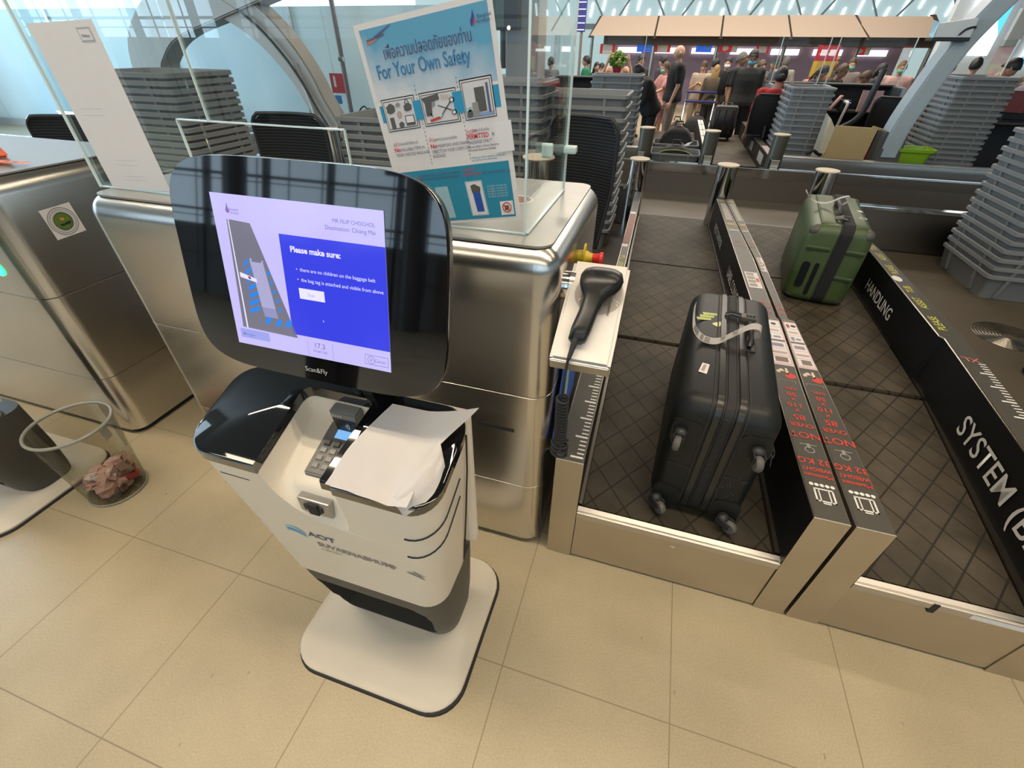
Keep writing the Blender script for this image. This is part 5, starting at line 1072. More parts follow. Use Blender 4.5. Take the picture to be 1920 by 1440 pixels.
def pack(name, label, cat, loc, w_, d_, h_, m, trim=None, rz=0):
    t = T(name, label, cat, loc, rz); b = B(); rings = []
    for k in range(9):
        q = k / 8; s = sqrt(max(0, 1 - (q * 1.0) ** 3)) * .8 + .2 * (1 - q); rings.append([(x, y, h_ * q) for x, y in rrect(-w_ / 2 * s - .01, w_ / 2 * s + .01, -d_ / 2 * s - .01, d_ / 2 * s + .01, min(.05, w_ * s * .4 + .008), 4)])
    loft(b, rings); O('bag_body', b, m, t, local=True, smooth=50)
    b = B(); tube(b, [(-.06, 0, h_ * .98), (-.05, 0, h_ + .05), (.05, 0, h_ + .05), (.06, 0, h_ * .98)], .012, 6); O('grab_handle', b, BLACK, t, local=True, smooth=50)
    if trim:
        b = B(); tube(b, [(w_ * .52 * cos(a), -d_ * .52, h_ * .45 + h_ * .36 * sin(a)) for a in [pi * k / 14 for k in range(15)]], .006, 5); O('zip_trim', b, trim, t, local=True)
    return t
BAGM = mat('bag_black', (.010, .010, .012), .7, var=.2)
pack('backpack', 'dark backpack with lime zip trim lying in the nearer grey tray', 'backpack', (.17, 7.74, .437), .50, .34, .25, BAGM, mat('lime_trim', (.30, .38, .05), .5))
b = B(); poly(b, [(.22, 7.60, .74), (.30, 7.58, .70), (.33, 7.60, .74), (.27, 7.64, .69)], .002); poly(b, [(.27, 7.59, .695), (.33, 7.57, .70), (.38, 7.59, .755), (.31, 7.63, .72)], .002); O('luggage_tag', b, TAGM, label='white folded paper tag on the dark backpack in the nearer tray', cat='luggage tag')
pack('holdall', 'black holdall bulging out of the farther grey tray', 'holdall', (.17, 8.55, .437), .54, .38, .40, BAGM)
def case_up(label, loc, w_, d_, h_, m, rz=0):
    t = T('suitcase', label, 'suitcase', loc, rz); b = B(); loft(b, [[(x, y, z) for x, y in rrect(-w_ / 2 + i_, w_ / 2 - i_, -d_ / 2 + i_, d_ / 2 - i_, .05, 5)] for z, i_ in ((.05, .02), (.07, 0), (h_ - .03, 0), (h_, .025))]); O('shell', b, m, t, local=True, smooth=50)
    b = B()
    for x in (-.12, 0, .12): box(b, x * w_ / .4 - .012, x * w_ / .4 + .012, -d_ / 2 - .006, -d_ / 2 + .002, .12, h_ - .06, .003)
    O('shell_rib', b, m, t, local=True)
    b = B(); tube(b, [(-.08, d_ * .3, h_ - .01), (-.08, d_ * .3, h_ + .04), (.08, d_ * .3, h_ + .04), (.08, d_ * .3, h_ - .01)], .010, 6); O('handle', b, CHROME, t, local=True)
    for sx in (-1, 1):
        for sy in (-1, 1): b = B(); lathe(b, [(.004, -.012), (.026, -.012), (.026, .012), (.004, .012)], 0, 0, 12, 'X'); bmesh.ops.translate(b, vec=(sx * w_ * .36, sy * d_ * .32, .027), verts=b.verts); O('wheel', b, RUBBER, t, local=True)
    return t
case_up('upright black suitcase standing on the far belt in front of the man in dark grey', (.98, 10.35, .42), .40, .26, .56, mat('case_black', (.012, .013, .014), .4))
case_up('dark grey suitcase standing on the floor beside the man with the blue mask', (1.10, 11.75, 0), .50, .30, .78, mat('case_grey', (.05, .055, .055), .45))
# ------------------------------------------------------------------ far check-in desks, open staff side towards us
DSTEEL = steel('desk_steel', (.50, .56, .60), .35); DIN = mat('desk_inside', (.006, .006, .007), .5)
def desk(x0, x1, label, y0=9.70, y1=10.55, zt=1.36):
    t = T('check_in_desk', label, 'desk', ((x0 + x1) / 2, y0, .2))
    for xs in (x0, x1 - .05):
        b = B(); hexa(b, [(xs, y0, .2), (xs + .05, y0, .2), (xs + .05, y1, .2), (xs, y1, .2)], [(xs, y0 + .05, zt - .01), (xs + .05, y0 + .05, zt - .01), (xs + .05, y1, zt - .01), (xs, y1, zt - .01)], .01); O('side_panel', b, DSTEEL, t)
    b = B(); box(b, x0, x1, y1 - .06, y1, .2, zt - .01); O('front_panel', b, DIN, t)
    b = B(); box(b, x0, x1, y1 - .34, y1 + .02, zt - .03, zt, .01); O('ledge', b, DIN, t)
    b = B(); box(b, x0 + .05, x1 - .05, y0 + .2, y1 - .06, .98, 1.01, .004); O('work_surface', b, mat('desk_surface', (.05, .045, .042), .35), t)
    b = B(); box(b, x0 + .02, x1 - .02, y1 - .02, y1 - .012, zt, zt + .62); O('screen_pane', b, GLASS, t)
    for xs in (x0 + .02, x1 - .03):
        b = B(); box(b, xs, xs + .008, y1 - .45, y1 - .012, zt, zt + .62); O('screen_pane', b, GLASS, t); b = B(); box(b, xs - .003, xs + .010, y1 - .46, y1 - .447, zt, zt + .62); O('pane_edge', b, EDGE, t)
    return t
d1 = desk(1.52, 2.28, 'black backed check-in desk in front of the seated person in red')
d2 = desk(2.36, 3.46, 'black backed check-in desk behind the cardboard box, with pink papers')
d3 = desk(4.30, 5.6, 'black backed check-in desk at the right edge behind the tray stacks', 8.9, 9.7, 1.33)
d4 = desk(-2.3, -.62, 'check-in desk behind the tray stack with the green bouquet on it')
SCRM = mat('monitor_dark', (.05, .012, .012), .25, emit=(.10, .02, .02), es=.5)
def monitor(x, y, z, w_, h_, rz, label, m, extra=None):
    t = T('monitor', label, 'monitor', (x, y, z), rz); b = B(); box(b, -w_ / 2, w_ / 2, 0, .03, .10, .10 + h_, .008); O('housing', b, BLACK, t, local=True)
    b = B(); poly(b, [(-w_ / 2 + .015, -.001, .115), (w_ / 2 - .015, -.001, .115), (w_ / 2 - .015, -.001, .085 + h_), (-w_ / 2 + .015, -.001, .085 + h_)]); O('display', b, m, t, local=True)
    b = B(); box(b, -.02, .02, .03, .05, 0, .2); box(b, -.09, .09, -.04, .09, 0, .012, .004); O('foot', b, BLACK, t, local=True); return t
m1 = monitor(1.72, 10.0, 1.01, .34, .26, radians(-18), 'monitor with a dim red screen on the desk by the seated person', SCRM)
b = B(); poly(b, [(-.12, -.002, .24), (-.03, -.002, .24), (-.03, -.002, .33), (-.12, -.002, .33)]); O('display_window', b, mat('dim_pink', (.3, .2, .2), .3, emit=(.35, .25, .25), es=.5), m1, local=True)
b = B(); poly(b, [(.02, -.002, .19), (.09, -.002, .19), (.09, -.002, .225), (.02, -.002, .225)]); O('display_window', b, mat('dim_teal', (.1, .3, .25), .3, emit=(.15, .45, .38), es=.6), m1, local=True)
monitor(4.62, 9.25, 1.01, .40, .27, radians(-25), 'monitor with dim red screen at the right edge above the trays', SCRM)
def simple(name, bm, m, label, cat, **k): return O(name, bm, m, label=label, cat=cat, **k)
b = B(); hexa(b, [(2.90, 9.75, 1.012), (3.20, 9.75, 1.012), (3.20, 9.79, 1.012), (2.90, 9.79, 1.012)], [(2.90, 9.83, 1.30), (3.20, 9.83, 1.30), (3.20, 9.835, 1.30), (2.90, 9.835, 1.30)]); simple('paper_sheet', b, mat('paper_pink', (.66, .44, .42), .7), 'pink printed sheet propped up on the desk behind the cardboard box', 'paper')
b = B(); hexa(b, [(2.50, 9.80, 1.012), (2.53, 9.80, 1.012), (2.53, 9.90, 1.012), (2.50, 9.90, 1.012)], [(2.62, 9.80, 1.22), (2.65, 9.80, 1.22), (2.65, 9.90, 1.22), (2.62, 9.90, 1.22)]); simple('folder', b, mat('folder_pink', (.68, .40, .40), .6), 'tilted pink folder on the desk beside the tray stack', 'folder')
b = B(); tube(b, smooth_path([(2.70, 9.82, 1.14), (2.72, 9.70, 1.12), (2.70, 9.68, .95), (2.69, 9.69, .80)], 6), .022, 6); simple('label_roll', b, TAGM, 'white strip of bag labels hanging down from the far desk', 'label strip')
t = T('label_printer', 'small dark label printer on the desk behind the cardboard box', 'printer', (2.72, 9.88, 1.012)); b = B(); box(b, 2.66, 2.80, 9.82, 10.0, 1.012, 1.16, .012); O('body', b, BLACK, t); b = B(); poly(b, [(2.775, 9.818, 1.12), (2.795, 9.818, 1.12), (2.795, 9.818, 1.13), (2.775, 9.818, 1.13)]); O('blue_light', b, mat('led_blue', (.1, .1, 1), .3, emit=(.15, .15, 1), es=4), t)
# cardboard, basket and cables on the steel wall's far side
CB = mat('cardboard', (.40, .29, .135), .8, var=.08, scale=7)
t = T('cardboard_box', 'flattened open cardboard box leaning behind the steel rear wall', 'cardboard box', (2.35, 7.65, .2))
b = B(); hexa(b, [(2.06, 7.50, .2), (2.52, 7.50, .2), (2.52, 7.56, .2), (2.06, 7.56, .2)], [(2.10, 7.60, 1.03), (2.585, 7.60, 1.02), (2.585, 7.64, 1.02), (2.10, 7.64, 1.03)]); O('front_panel', b, CB, t)
b = B(); hexa(b, [(2.02, 7.56, .2), (2.08, 7.52, .2), (2.08, 7.54, .2), (2.02, 7.90, .2)], [(2.02, 7.62, 1.10), (2.10, 7.61, 1.0), (2.10, 7.63, 1.0), (2.02, 7.95, 1.14)]); O('side_flap', b, mat('cardboard_pale', (.50, .42, .30), .8), t)
b = B(); hexa(b, [(2.50, 7.60, 1.0), (2.585, 7.60, 1.0), (2.585, 7.615, 1.0), (2.50, 7.615, 1.0)], [(2.52, 7.60, 1.05), (2.64, 7.60, 1.02), (2.64, 7.61, 1.02), (2.52, 7.61, 1.05)]); O('top_flap', b, CB, t)
b = B(); box(b, 2.085, 2.55, 7.58, 7.596, .835, .841); O('crease', b, mat('crease_brown', (.28, .19, .08), .8), t)
t = T('plastic_basket', 'bright green plastic basket on the steel rear wall beside the tray stack', 'basket', (3.08, 7.62, .45))
def basket():
    b = B(); A = lambda hx, hy, z: [(3.08 + x, 7.64 + y, z) for x, y in rrect(-hx, hx, -hy, hy, .06, 5)]
    loft(b, [A(.15, .10, .56), A(.20, .145, .79), A(.225, .165, .79), A(.228, .168, .825), A(.20, .14, .825), A(.14, .09, .575)]); return b
def wick():
    m, n, L, b_ = _nodes('basket_green'); tc = n.new('ShaderNodeTexCoord'); spx = n.new('ShaderNodeSeparateXYZ'); L.new(tc.outputs['Object'], spx.inputs[0]); li = math_(n, L, 'MAXIMUM', grid_lines(n, L, spx.outputs['X'], .02, 0, .007), grid_lines(n, L, spx.outputs['Z'], .02, 0, .006))
    mx = n.new('ShaderNodeMix'); mx.data_type = 'RGBA'; mx.inputs[6].default_value = (.27, .50, .015, 1); mx.inputs[7].default_value = (.15, .29, .008, 1); L.new(li, mx.inputs[0]); L.new(mx.outputs[2], b_.inputs['Base Color']); b_.inputs['Roughness'].default_value = .4; return m
O('basket_body', basket(), wick(), t, smooth=40)
b = B(); box(b, 2.93, 3.23, 7.56, 7.72, .2, .56); simple('storage_box', b, DIN, 'black storage box carrying the green basket', 'box')
b = B()
for k in range(5): tube(b, smooth_path([(2.72 + .02 * k, 7.56 + .015 * k, .67), (2.75 + .015 * k, 7.57, .75 + .01 * k), (2.80, 7.58 + .01 * k, .70), (2.79 + .01 * k, 7.56, .68)], 5), .009, 5)
simple('cable_coil', b, TAGM, 'tangle of pale cable beside the green basket', 'cable')
b = B(); tube(b, smooth_path([(1.86, 7.55, .69), (1.93, 7.54, .735), (2.0, 7.55, .70), (2.05, 7.56, .69)], 6), [.02] * 19, 6); simple('cable_coil', b, BLACK, 'black cable bundle on the steel wall left of the cardboard', 'cable')
# ------------------------------------------------------------------ big structural legs
LEG = mat('leg_blue_grey', (.36, .42, .45), .35, var=.04); LEGB = mat('leg_beige', (.44, .41, .37), .6, var=.05); LEGD = mat('leg_foot_grey', (.07, .07, .065), .5)
def leg(pts, w_, dp, m, label, nm='arch_leg', smooth=6):
    t = T(nm, label, 'arch leg', (pts[0][0], pts[0][1], pts[0][2])); p = smooth_path(pts, smooth); b = B(); rings = []
    for i, q in enumerate(p):
        tg = (p[min(i + 1, len(p) - 1)] - p[max(i - 1, 0)]).normalized(); s = Vector((tg.z, 0, -tg.x)).normalized(); f_ = i / (len(p) - 1); ww = w_[0] + (w_[1] - w_[0]) * f_
        rings.append([q + s * ww / 2 + Vector((0, -dp / 2, 0)), q + s * ww / 2 + Vector((0, dp / 2, 0)), q - s * ww / 2 + Vector((0, dp / 2, 0)), q - s * ww / 2 + Vector((0, -dp / 2, 0))])
    loft(b, rings); bmesh.ops.recalc_face_normals(b, faces=b.faces); bmesh.ops.bevel(b, geom=[e for e in b.edges if len(e.link_faces) == 2 and e.calc_face_angle(0) > 1.2], offset=.02, segments=2, affect='EDGES'); O('steel_leg', b, m, t, smooth=40); return t, p
t, p = leg([(2.79, 7.62, .70), (2.79, 7.6, 1.05), (2.87, 7.6, 1.45), (2.98, 7.6, 1.85), (3.10, 7.6, 2.12), (3.26, 7.6, 2.40), (3.55, 7.6, 2.85), (4.1, 7.6, 3.6)], (.20, .21), .30, LEG, 'blue grey curved steel leg rising behind the cardboard box')
b = B(); hexa(b, [(2.65, 7.49, .2), (2.97, 7.49, .2), (2.97, 7.80, .2), (2.65, 7.80, .2)], [(2.655, 7.48, 1.0), (2.90, 7.48, 1.0), (2.90, 7.78, 1.0), (2.655, 7.78, 1.0)], .01); O('dark_boot', b, LEGD, t)
b = B(); tube(b, [q + Vector((.125 , .05, -.03)) for q in p[6:]], .035, 6); O('dark_edge', b, LEGD, t)
t, p = leg([(-9.3, 7.72, .2), (-9.3, 7.72, 1.44), (-8.9, 7.72, 1.93), (-8.35, 7.72, 2.20), (-7.5, 7.72, 2.40), (-6.2, 7.72, 2.7)], (.72, .6), .40, LEGB, 'broad beige arch leg behind the left tray stack')
t, p = leg([(-5.40, 7.75, .2), (-5.83, 7.75, .95), (-6.0, 7.75, 1.30), (-6.25, 7.75, 1.66), (-6.65, 7.75, 2.05), (-7.25, 7.75, 2.38), (-8.4, 7.75, 2.7)], (.36, .55), .34, LEGB, 'slim beige arch leg between the left tray stack and the poster')
b = B(); tube(b, [q + Vector((-.02, -.21, .02)) for q in p], .022, 6); O('dark_conduit', b, LEGD, t)
b = B(); tube(b, [(-5.86, 7.6, .3), (-5.93, 7.6, .95), (-6.08, 7.6, 1.55)], .05, 8); O('side_pipe', b, LEGB, t)
# frosted glass wall on the left with signs and poles
def frost_mat():
    m, n, L, b_ = _nodes('frosted_glass'); out = n['Material Output']; tr = n.new('ShaderNodeBsdfTranslucent'); tr.inputs[0].default_value = (.80, .90, .92, 1)
    tc = n.new('ShaderNodeTexCoord'); no = n.new('ShaderNodeTexNoise'); no.inputs['Scale'].default_value = .5; L.new(tc.outputs['Object'], no.inputs['Vector'])
    cr = n.new('ShaderNodeValToRGB'); cr.color_ramp.elements[0].color = (.40, .60, .70, 1); cr.color_ramp.elements[1].color = (.70, .80, .82, 1); cr.color_ramp.elements[0].position = .35; cr.color_ramp.elements[1].position = .68; L.new(no.outputs['Fac'], cr.inputs[0]); L.new(cr.outputs[0], b_.inputs['Base Color']); b_.inputs['Roughness'].default_value = .25
    mx = n.new('ShaderNodeMixShader'); mx.inputs[0].default_value = .55; L.new(b_.outputs[0], mx.inputs[1]); L.new(tr.outputs[0], mx.inputs[2]); L.new(mx.outputs[0], out.inputs[0]); return m
FROST = frost_mat()
b = B()
for k in range(5): box(b, -20 + 3.2 * k + .02, -20 + 3.2 * (k + 1) - .02, 9.15, 9.19, .15, 2.36)
O('wall_left', b, FROST, kind='structure', base=False)
b = B(); box(b, -20, -4.0, 9.12, 9.22, 0, .15); O('baseboard_left', b, mat('base_grey', (.35, .36, .35), .5), kind='structure', base=False)
b = B()
for x_ in (-13.6, -10.4, -7.2): box(b, x_ - .03, x_ + .03, 9.1, 9.14, .1, 2.36)
O('trim_3', b, STEEL, kind='structure', base=False)
t = T('standpipe', 'slim vertical pipe in front of the frosted glass wall', 'pipe', (-6.15, 9.0, 0)); b = B(); tube(b, [(-6.15, 9.0, 0), (-6.15, 9.0, 2.6)], .045, 10); O('pipe', b, mat('pipe_mauve', (.30, .25, .25), .5), t)
b = B(); box(b, -6.2, -6.1, 8.95, 9.05, 1.55, 1.62, .01); O('pipe_clamp', b, CHROME, t)
t = T('fire_sign', 'small red fire extinguisher sign with blue plate on the slim pipe', 'sign', (-6.36, 8.97, 1.0)); b = B(); box(b, -6.47, -6.17, 8.96, 8.98, 1.04, 1.36, .004); O('sign_plate', b, mat('sign_red', (.50, .03, .03), .4), t); b = B(); poly(b, [(-6.395, 8.957, 1.14), (-6.345, 8.957, 1.14), (-6.345, 8.957, 1.30), (-6.37, 8.957, 1.33), (-6.395, 8.957, 1.30)]); O('extinguisher_pictogram', b, WHITEI, t)
b = B(); box(b, -6.44, -6.30, 8.96, 8.98, .86, 1.0, .004); O('blue_plate', b, mat('sign_blue', (.03, .22, .50), .4), t)
b = B(); box(b, -6.0, -3.0, 7.9, 8.3, .2, .78, .02); simple('service_box', b, mat('cabinet_beige', (.42, .41, .37), .6), 'low beige cabinet with cables below the slim arch leg', 'cabinet')
b = B()
for k in range(5): tube(b, smooth_path([(-5.3 + .12 * k, 7.88, .5), (-5.25 + .1 * k, 7.85, .8), (-5.1 + .1 * k, 7.9, .95 - .03 * k), (-4.9 + .08 * k, 7.86, .6)], 6), .012, 5)
simple('cable_coil', b, BLACK, 'loose black cables over the low beige cabinet', 'cable')
b = B(); box(b, -3.02, -2.42, 9.4, 10.0, 0, 5, .03); simple('column', b, mat('column_grey', (.40, .41, .40), .6), 'plain grey column right of the poster', 'column')
t = T('information_screen', 'dark hanging information screen beside the top right corner of the poster', 'screen', (-2.9, 9.0, 2.0)); b = B(); box(b, -3.25, -2.66, 8.9, 9.15, 2.02, 2.9, .015); O('housing', b, mat('screen_housing', (.05, .055, .06), .45), t); b = B(); poly(b, [(-3.22, 8.895, 2.06), (-2.88, 8.895, 2.06), (-2.88, 8.895, 2.86), (-3.22, 8.895, 2.86)]); O('display', b, mat('screen_green', (.10, .14, .12), .3), t); b = B(); tube(b, [(-2.95, 9.05, 1.5), (-2.95, 9.05, 2.05)], .05, 8); O('post', b, MATS['screen_housing'], t); b = B(); ell(b, (-2.80, 8.9, 2.05), .03, .02, .03, 10, 6); O('indicator', b, mat('warm_lamp', (.9, .8, .5), .4, emit=(1., .8, .45), es=2.5), t)
t = T('sign_totem', 'tall blue sign totem with white bars on a brown pole', 'sign', (-2.48, 14, 0)); b = B(); box(b, -2.66, -2.42, 13.95, 14.05, 2.1, 3.3, .01); O('blue_board', b, mat('totem_blue', (.05, .05, .25), .4), t); b = B(); tube(b, [(-2.47, 14, 0), (-2.50, 14, 2.12)], .035, 8); O('pole', b, mat('pole_brown', (.25, .18, .14), .5), t)
for k in range(6): b = B(); box(b, -2.60, -2.43, 13.94, 13.952, 2.13 + .13 * k, 2.148 + .13 * k); O('white_bar', b, mat('bar_glow', (.8, .8, .85), .4, emit=(.9, .9, 1), es=1.), t)
t = T('security_camera', 'white box camera fixed to the blue grey curved leg', 'camera', (3.2, 7.45, 2.05)); b = B(); hexa(b, [(2.66, 7.35, 1.93), (2.98, 7.35, 1.93), (2.98, 7.55, 1.93), (2.66, 7.55, 1.93)], [(2.64, 7.35, 2.06), (2.98, 7.35, 2.11), (2.98, 7.55, 2.11), (2.64, 7.55, 2.06)], .012); O('housing', b, mat('camera_white', (.62, .66, .66), .35), t); b = B(); box(b, 2.63, 2.99, 7.36, 7.54, 1.905, 1.94, .006); O('underside', b, BLACK, t); b = B(); tube(b, smooth_path([(2.86, 7.34, 1.96), (2.90, 7.33, 2.01), (2.98, 7.36, 2.03), (3.02, 7.45, 2.02)], 5), .01, 6); O('cable', b, BLACK, t); b = B(); poly(b, [(2.60, 7.40, 1.96), (2.635, 7.36, 1.93), (2.635, 7.36, 2.07), (2.59, 7.40, 2.09)], .003, (0, -1, 0)); O('side_hood', b, mat('hood_blue', (.35, .52, .62), .3), t)
# ------------------------------------------------------------------ far island: canopy, wall, signs
CAN = mat('canopy_beige', (.56, .44, .34), .65, var=.03); CANB = mat('canopy_brown', (.05, .035, .025), .6)
bx = [-3.15, -.98, 1.09, 3.15, 5.25, 7.2]; tx_ = [-2.95, -.99, 1.08, 3.03, 4.92, 7.0]
ORDW = ['leftmost', 'second from the left', 'middle', 'second from the right', 'rightmost']
t = T('canopy', 'long beige canopy with dark ribs over the far check-in row', 'canopy', (2, 20, 0))
for k in range(5):
    z1 = 2.66 if k < 4 else 2.62; b = B(); hexa(b, [(bx[k] + .03, 19.2, 2.10), (bx[k + 1] - .03, 19.2, 2.10), (bx[k + 1] - .03, 19.3, 2.10), (bx[k] + .03, 19.3, 2.10)], [(tx_[k] + .03, 20.2, z1), (tx_[k + 1] - .03, 20.2, z1), (tx_[k + 1] - .03, 20.3, z1), (tx_[k] + .03, 20.3, z1)])
    O('canopy_panel', b, CAN, t)
for k in range(6): b = B(); hexa(b, [(bx[k] - .05, 19.22, 2.04), (bx[k] + .05, 19.22, 2.04), (bx[k] + .05, 19.4, 2.04), (bx[k] - .05, 19.4, 2.04)], [(tx_[k] - .05, 20.2, 2.66), (tx_[k] + .05, 20.2, 2.66), (tx_[k] + .05, 20.4, 2.66), (tx_[k] - .05, 20.4, 2.66)]); O('rib', b, CANB, t)
b = B(); box(b, -2.7, 7.1, 19.6, 19.8, 1.86, 2.12); O('fascia', b, CANB, t)
for k in range(6): b = B(); tube(b, [(bx[k], 19.9, 0), (bx[k], 19.9, 2.1)], .06, 8); O('post', b, STEELD, t)
b = B(); box(b, -2.6, 7.1, 21.8, 21.9, 0, 1.95); O('trim_4', b, mat('wall_purple', (.24, .18, .25), .55, var=.15, scale=3), kind='structure', base=False)
b = B(); box(b, -2.6, 7.1, 21.75, 21.9, 1.95, 2.5); O('trim_5', b, mat('wall_brown', (.10, .07, .055), .6), kind='structure', base=False)
LUM = mat('light_box', (.9, .9, .9), .4, emit=(1, .98, 1), es=2.2)
for k in range(7):
    x0 = -2.4 + 1.36 * k; b = B(); box(b, x0, x0 + .9, 21.70, 21.75, 1.62, 1.79); simple('light_strip', b, LUM, 'white light strip above the purple far wall', 'light', group='white light strips over the far counters')
SB = mat('sign_bright_blue', (.02, .10, .55), .4, emit=(.02, .12, .75), es=.8); SR = mat('sign_bright_red', (.55, .02, .03), .4, emit=(.5, .02, .03), es=.4)
def sign(x0, x1, z0, z1, y, label, m, kind=0):
    t = T('counter_sign', label, 'sign', ((x0 + x1) / 2, y, z0), group='counter signs under the far canopy'); b = B(); box(b, x0, x1, y, y + .05, z0, z1, .006); O('board', b, m, t); b = B(); tube(b, [((x0 + x1) / 2, y + .02, z1), ((x0 + x1) / 2, y + .02, 2.0)], .012, 6); O('hanger', b, STEELD, t); w_, h_ = x1 - x0, z1 - z0; cx, cz = (x0 + x1) / 2, (z0 + z1) / 2; yy = y - .006
    if kind == 1:
        b = B(); poly(b, [(cx - w_ * .18 + h_ * .34 * cos(a) * (1.5 if abs(a) < .5 else 1), yy, cz + h_ * .36 * sin(a)) for a in [2 * pi * i / 16 - pi for i in range(16)]]); O('teardrop_logo', b, WHITEI, t); b = B(); poly(b, [(x1 - w_ * .3, yy, z0), (x1, yy, z0), (x1, yy, z1), (x1 - w_ * .3, yy, z1)]); O('white_field', b, WHITEI, t)
    if kind == 0:
        for q in range(3): b = B(); poly(b, [(x0 + w_ * .12, yy, z0 + h_ * (.2 + .24 * q)), (x0 + w_ * .5, yy, z0 + h_ * (.2 + .24 * q)), (x0 + w_ * .5, yy, z0 + h_ * (.28 + .24 * q)), (x0 + w_ * .12, yy, z0 + h_ * (.28 + .24 * q))]); O('print_line', b, mat('print_lightblue', (.15, .35, .8), .4), t)
        b = B(); poly(b, [(x1 - w_ * .38, yy, z0 + h_ * .3), (x1 - w_ * .12, yy, z0 + h_ * .3), (x1 - w_ * .12, yy, z0 + h_ * .75), (x1 - w_ * .38, yy, z0 + h_ * .75)]); O('print_field', b, mat('print_skyblue', (.2, .5, .85), .4), t)
    if kind == 2:
        b = B(); poly(b, [(x0 + w_ * .18, yy, z0 + h_ * .05), (x1 - w_ * .18, yy, z0 + h_ * .05), (x1 - w_ * .18, yy, z1 - h_ * .05), (x0 + w_ * .18, yy, z1 - h_ * .05)]); O('white_field', b, WHITEI, t)
    return t
sign(-2.85, -2.32, 1.60, 1.88, 20.0, 'red and white counter sign, leftmost under the far canopy', SR, 2)
sign(-1.56, -1.06, 1.66, 1.90, 20.0, 'bright blue counter sign right of the leftmost red and white one', SB, 0)
sign(-.95, -.42, 1.66, 1.90, 20.0, 'red edged white counter sign left of the man in the black shirt', SR, 2)
sign(.42, .93, 1.68, 1.92, 20.0, 'bright blue counter sign right of the man in the black shirt', SB, 0)
sign(1.16, 1.74, 1.69, 1.92, 20.0, 'red counter sign with a white teardrop shape', SR, 1)
sign(2.32, 2.72, 1.68, 1.93, 20.0, 'small orange and white counter sign above the cap wearer', SR, 2)
sign(4.25, 4.72, 1.72, 1.95, 20.0, 'orange and yellow counter sign right of the tall banner', mat('sign_orange', (.70, .30, .04), .4), 2)
sign(5.2, 5.65, 1.66, 1.86, 20.0, 'red counter sign with a white oval, rightmost under the canopy', SR, 1)
t = T('banner', 'tall red, yellow and orange roll-up banner among the travellers', 'banner', (2.86, 12.6, 0)); 
def bq(nm, m, z0, z1, x0=2.62, x1=3.02): b = B(); box(b, x0, x1, 12.6, 12.61, z0, z1); return O(nm, b, m, t)
bq('red_field', mat('banner_red', (.62, .03, .05), .5), 1.62, 1.88); bq('yellow_field', mat('banner_yellow', (.78, .52, .06), .5), 1.36, 1.62); bq('orange_field', mat('banner_orange', (.80, .16, .05), .5), .75, 1.36)
b = B(); box(b, 2.60, 3.04, 12.55, 12.68, 0, .06, .01); O('banner_foot', b, STEEL, t); b = B(); box(b, 2.62, 3.02, 12.6, 12.61, .06, .75); O('orange_field', b, MATS['banner_orange'], t); TXT('lettering', 'vietjetair', .075, (2.66, 12.598, 1.72), (1, 0, 0), (0, 0, 1), WHITEI, t, 'LEFT', 1.0); b = B(); poly(b, [(2.86, 12.598, 1.46), (2.93, 12.598, 1.48), (2.90, 12.598, 1.53), (2.95, 12.598, 1.55), (2.82, 12.598, 1.55)]); O('flame_mark', b, MATS['banner_red'], t)
# far hall end: pale wall, daylight glow put in as emission, with bright streak lamps
b = B(); box(b, -20, 20, 40, 40.2, 0, 8); O('wall_back', b, mat('far_wall_glow', (.62, .74, .74), .7, emit=(.62, .80, .82), es=.62), kind='structure', base=False)
for k in range(34):
    x_ = -7.5 + .78 * k + (k % 3) * .06; z0 = 3.05 + .35 * ((k * 7) % 3); b = B(); hexa(b, [(x_, 39.93, z0), (x_ + .10, 39.93, z0), (x_ + .10, 39.99, z0), (x_, 39.99, z0)], [(x_ + .12, 39.93, z0 + .75), (x_ + .22, 39.93, z0 + .75), (x_ + .22, 39.99, z0 + .75), (x_ + .12, 39.99, z0 + .75)])
    simple('streak_lamp', b, mat('streak_light', (.95, .95, 1), .4, emit=(.95, .95, 1), es=2.5), 'bright slanted light strip high on the pale far wall', 'light', group='slanted light strips on the far wall')
b = B()
for k in range(9): tube(b, [(-9 + 4 * k, 38.5, 2.6), (-7 + 4 * k, 38.5, 5.5)], .06, 5); tube(b, [(-5 + 4 * k, 38.5, 2.6), (-7 + 4 * k, 38.5, 5.5)], .06, 5)
O('trim_6', b, mat('truss_white', (.85, .88, .88), .5, emit=None), kind='structure', base=False)
b = B(); box(b, -7, 18, 38.6, 38.8, 2.7, 3.0); O('trim_7', b, mat('beam_pale', (.66, .72, .68), .6), kind='structure', base=False)
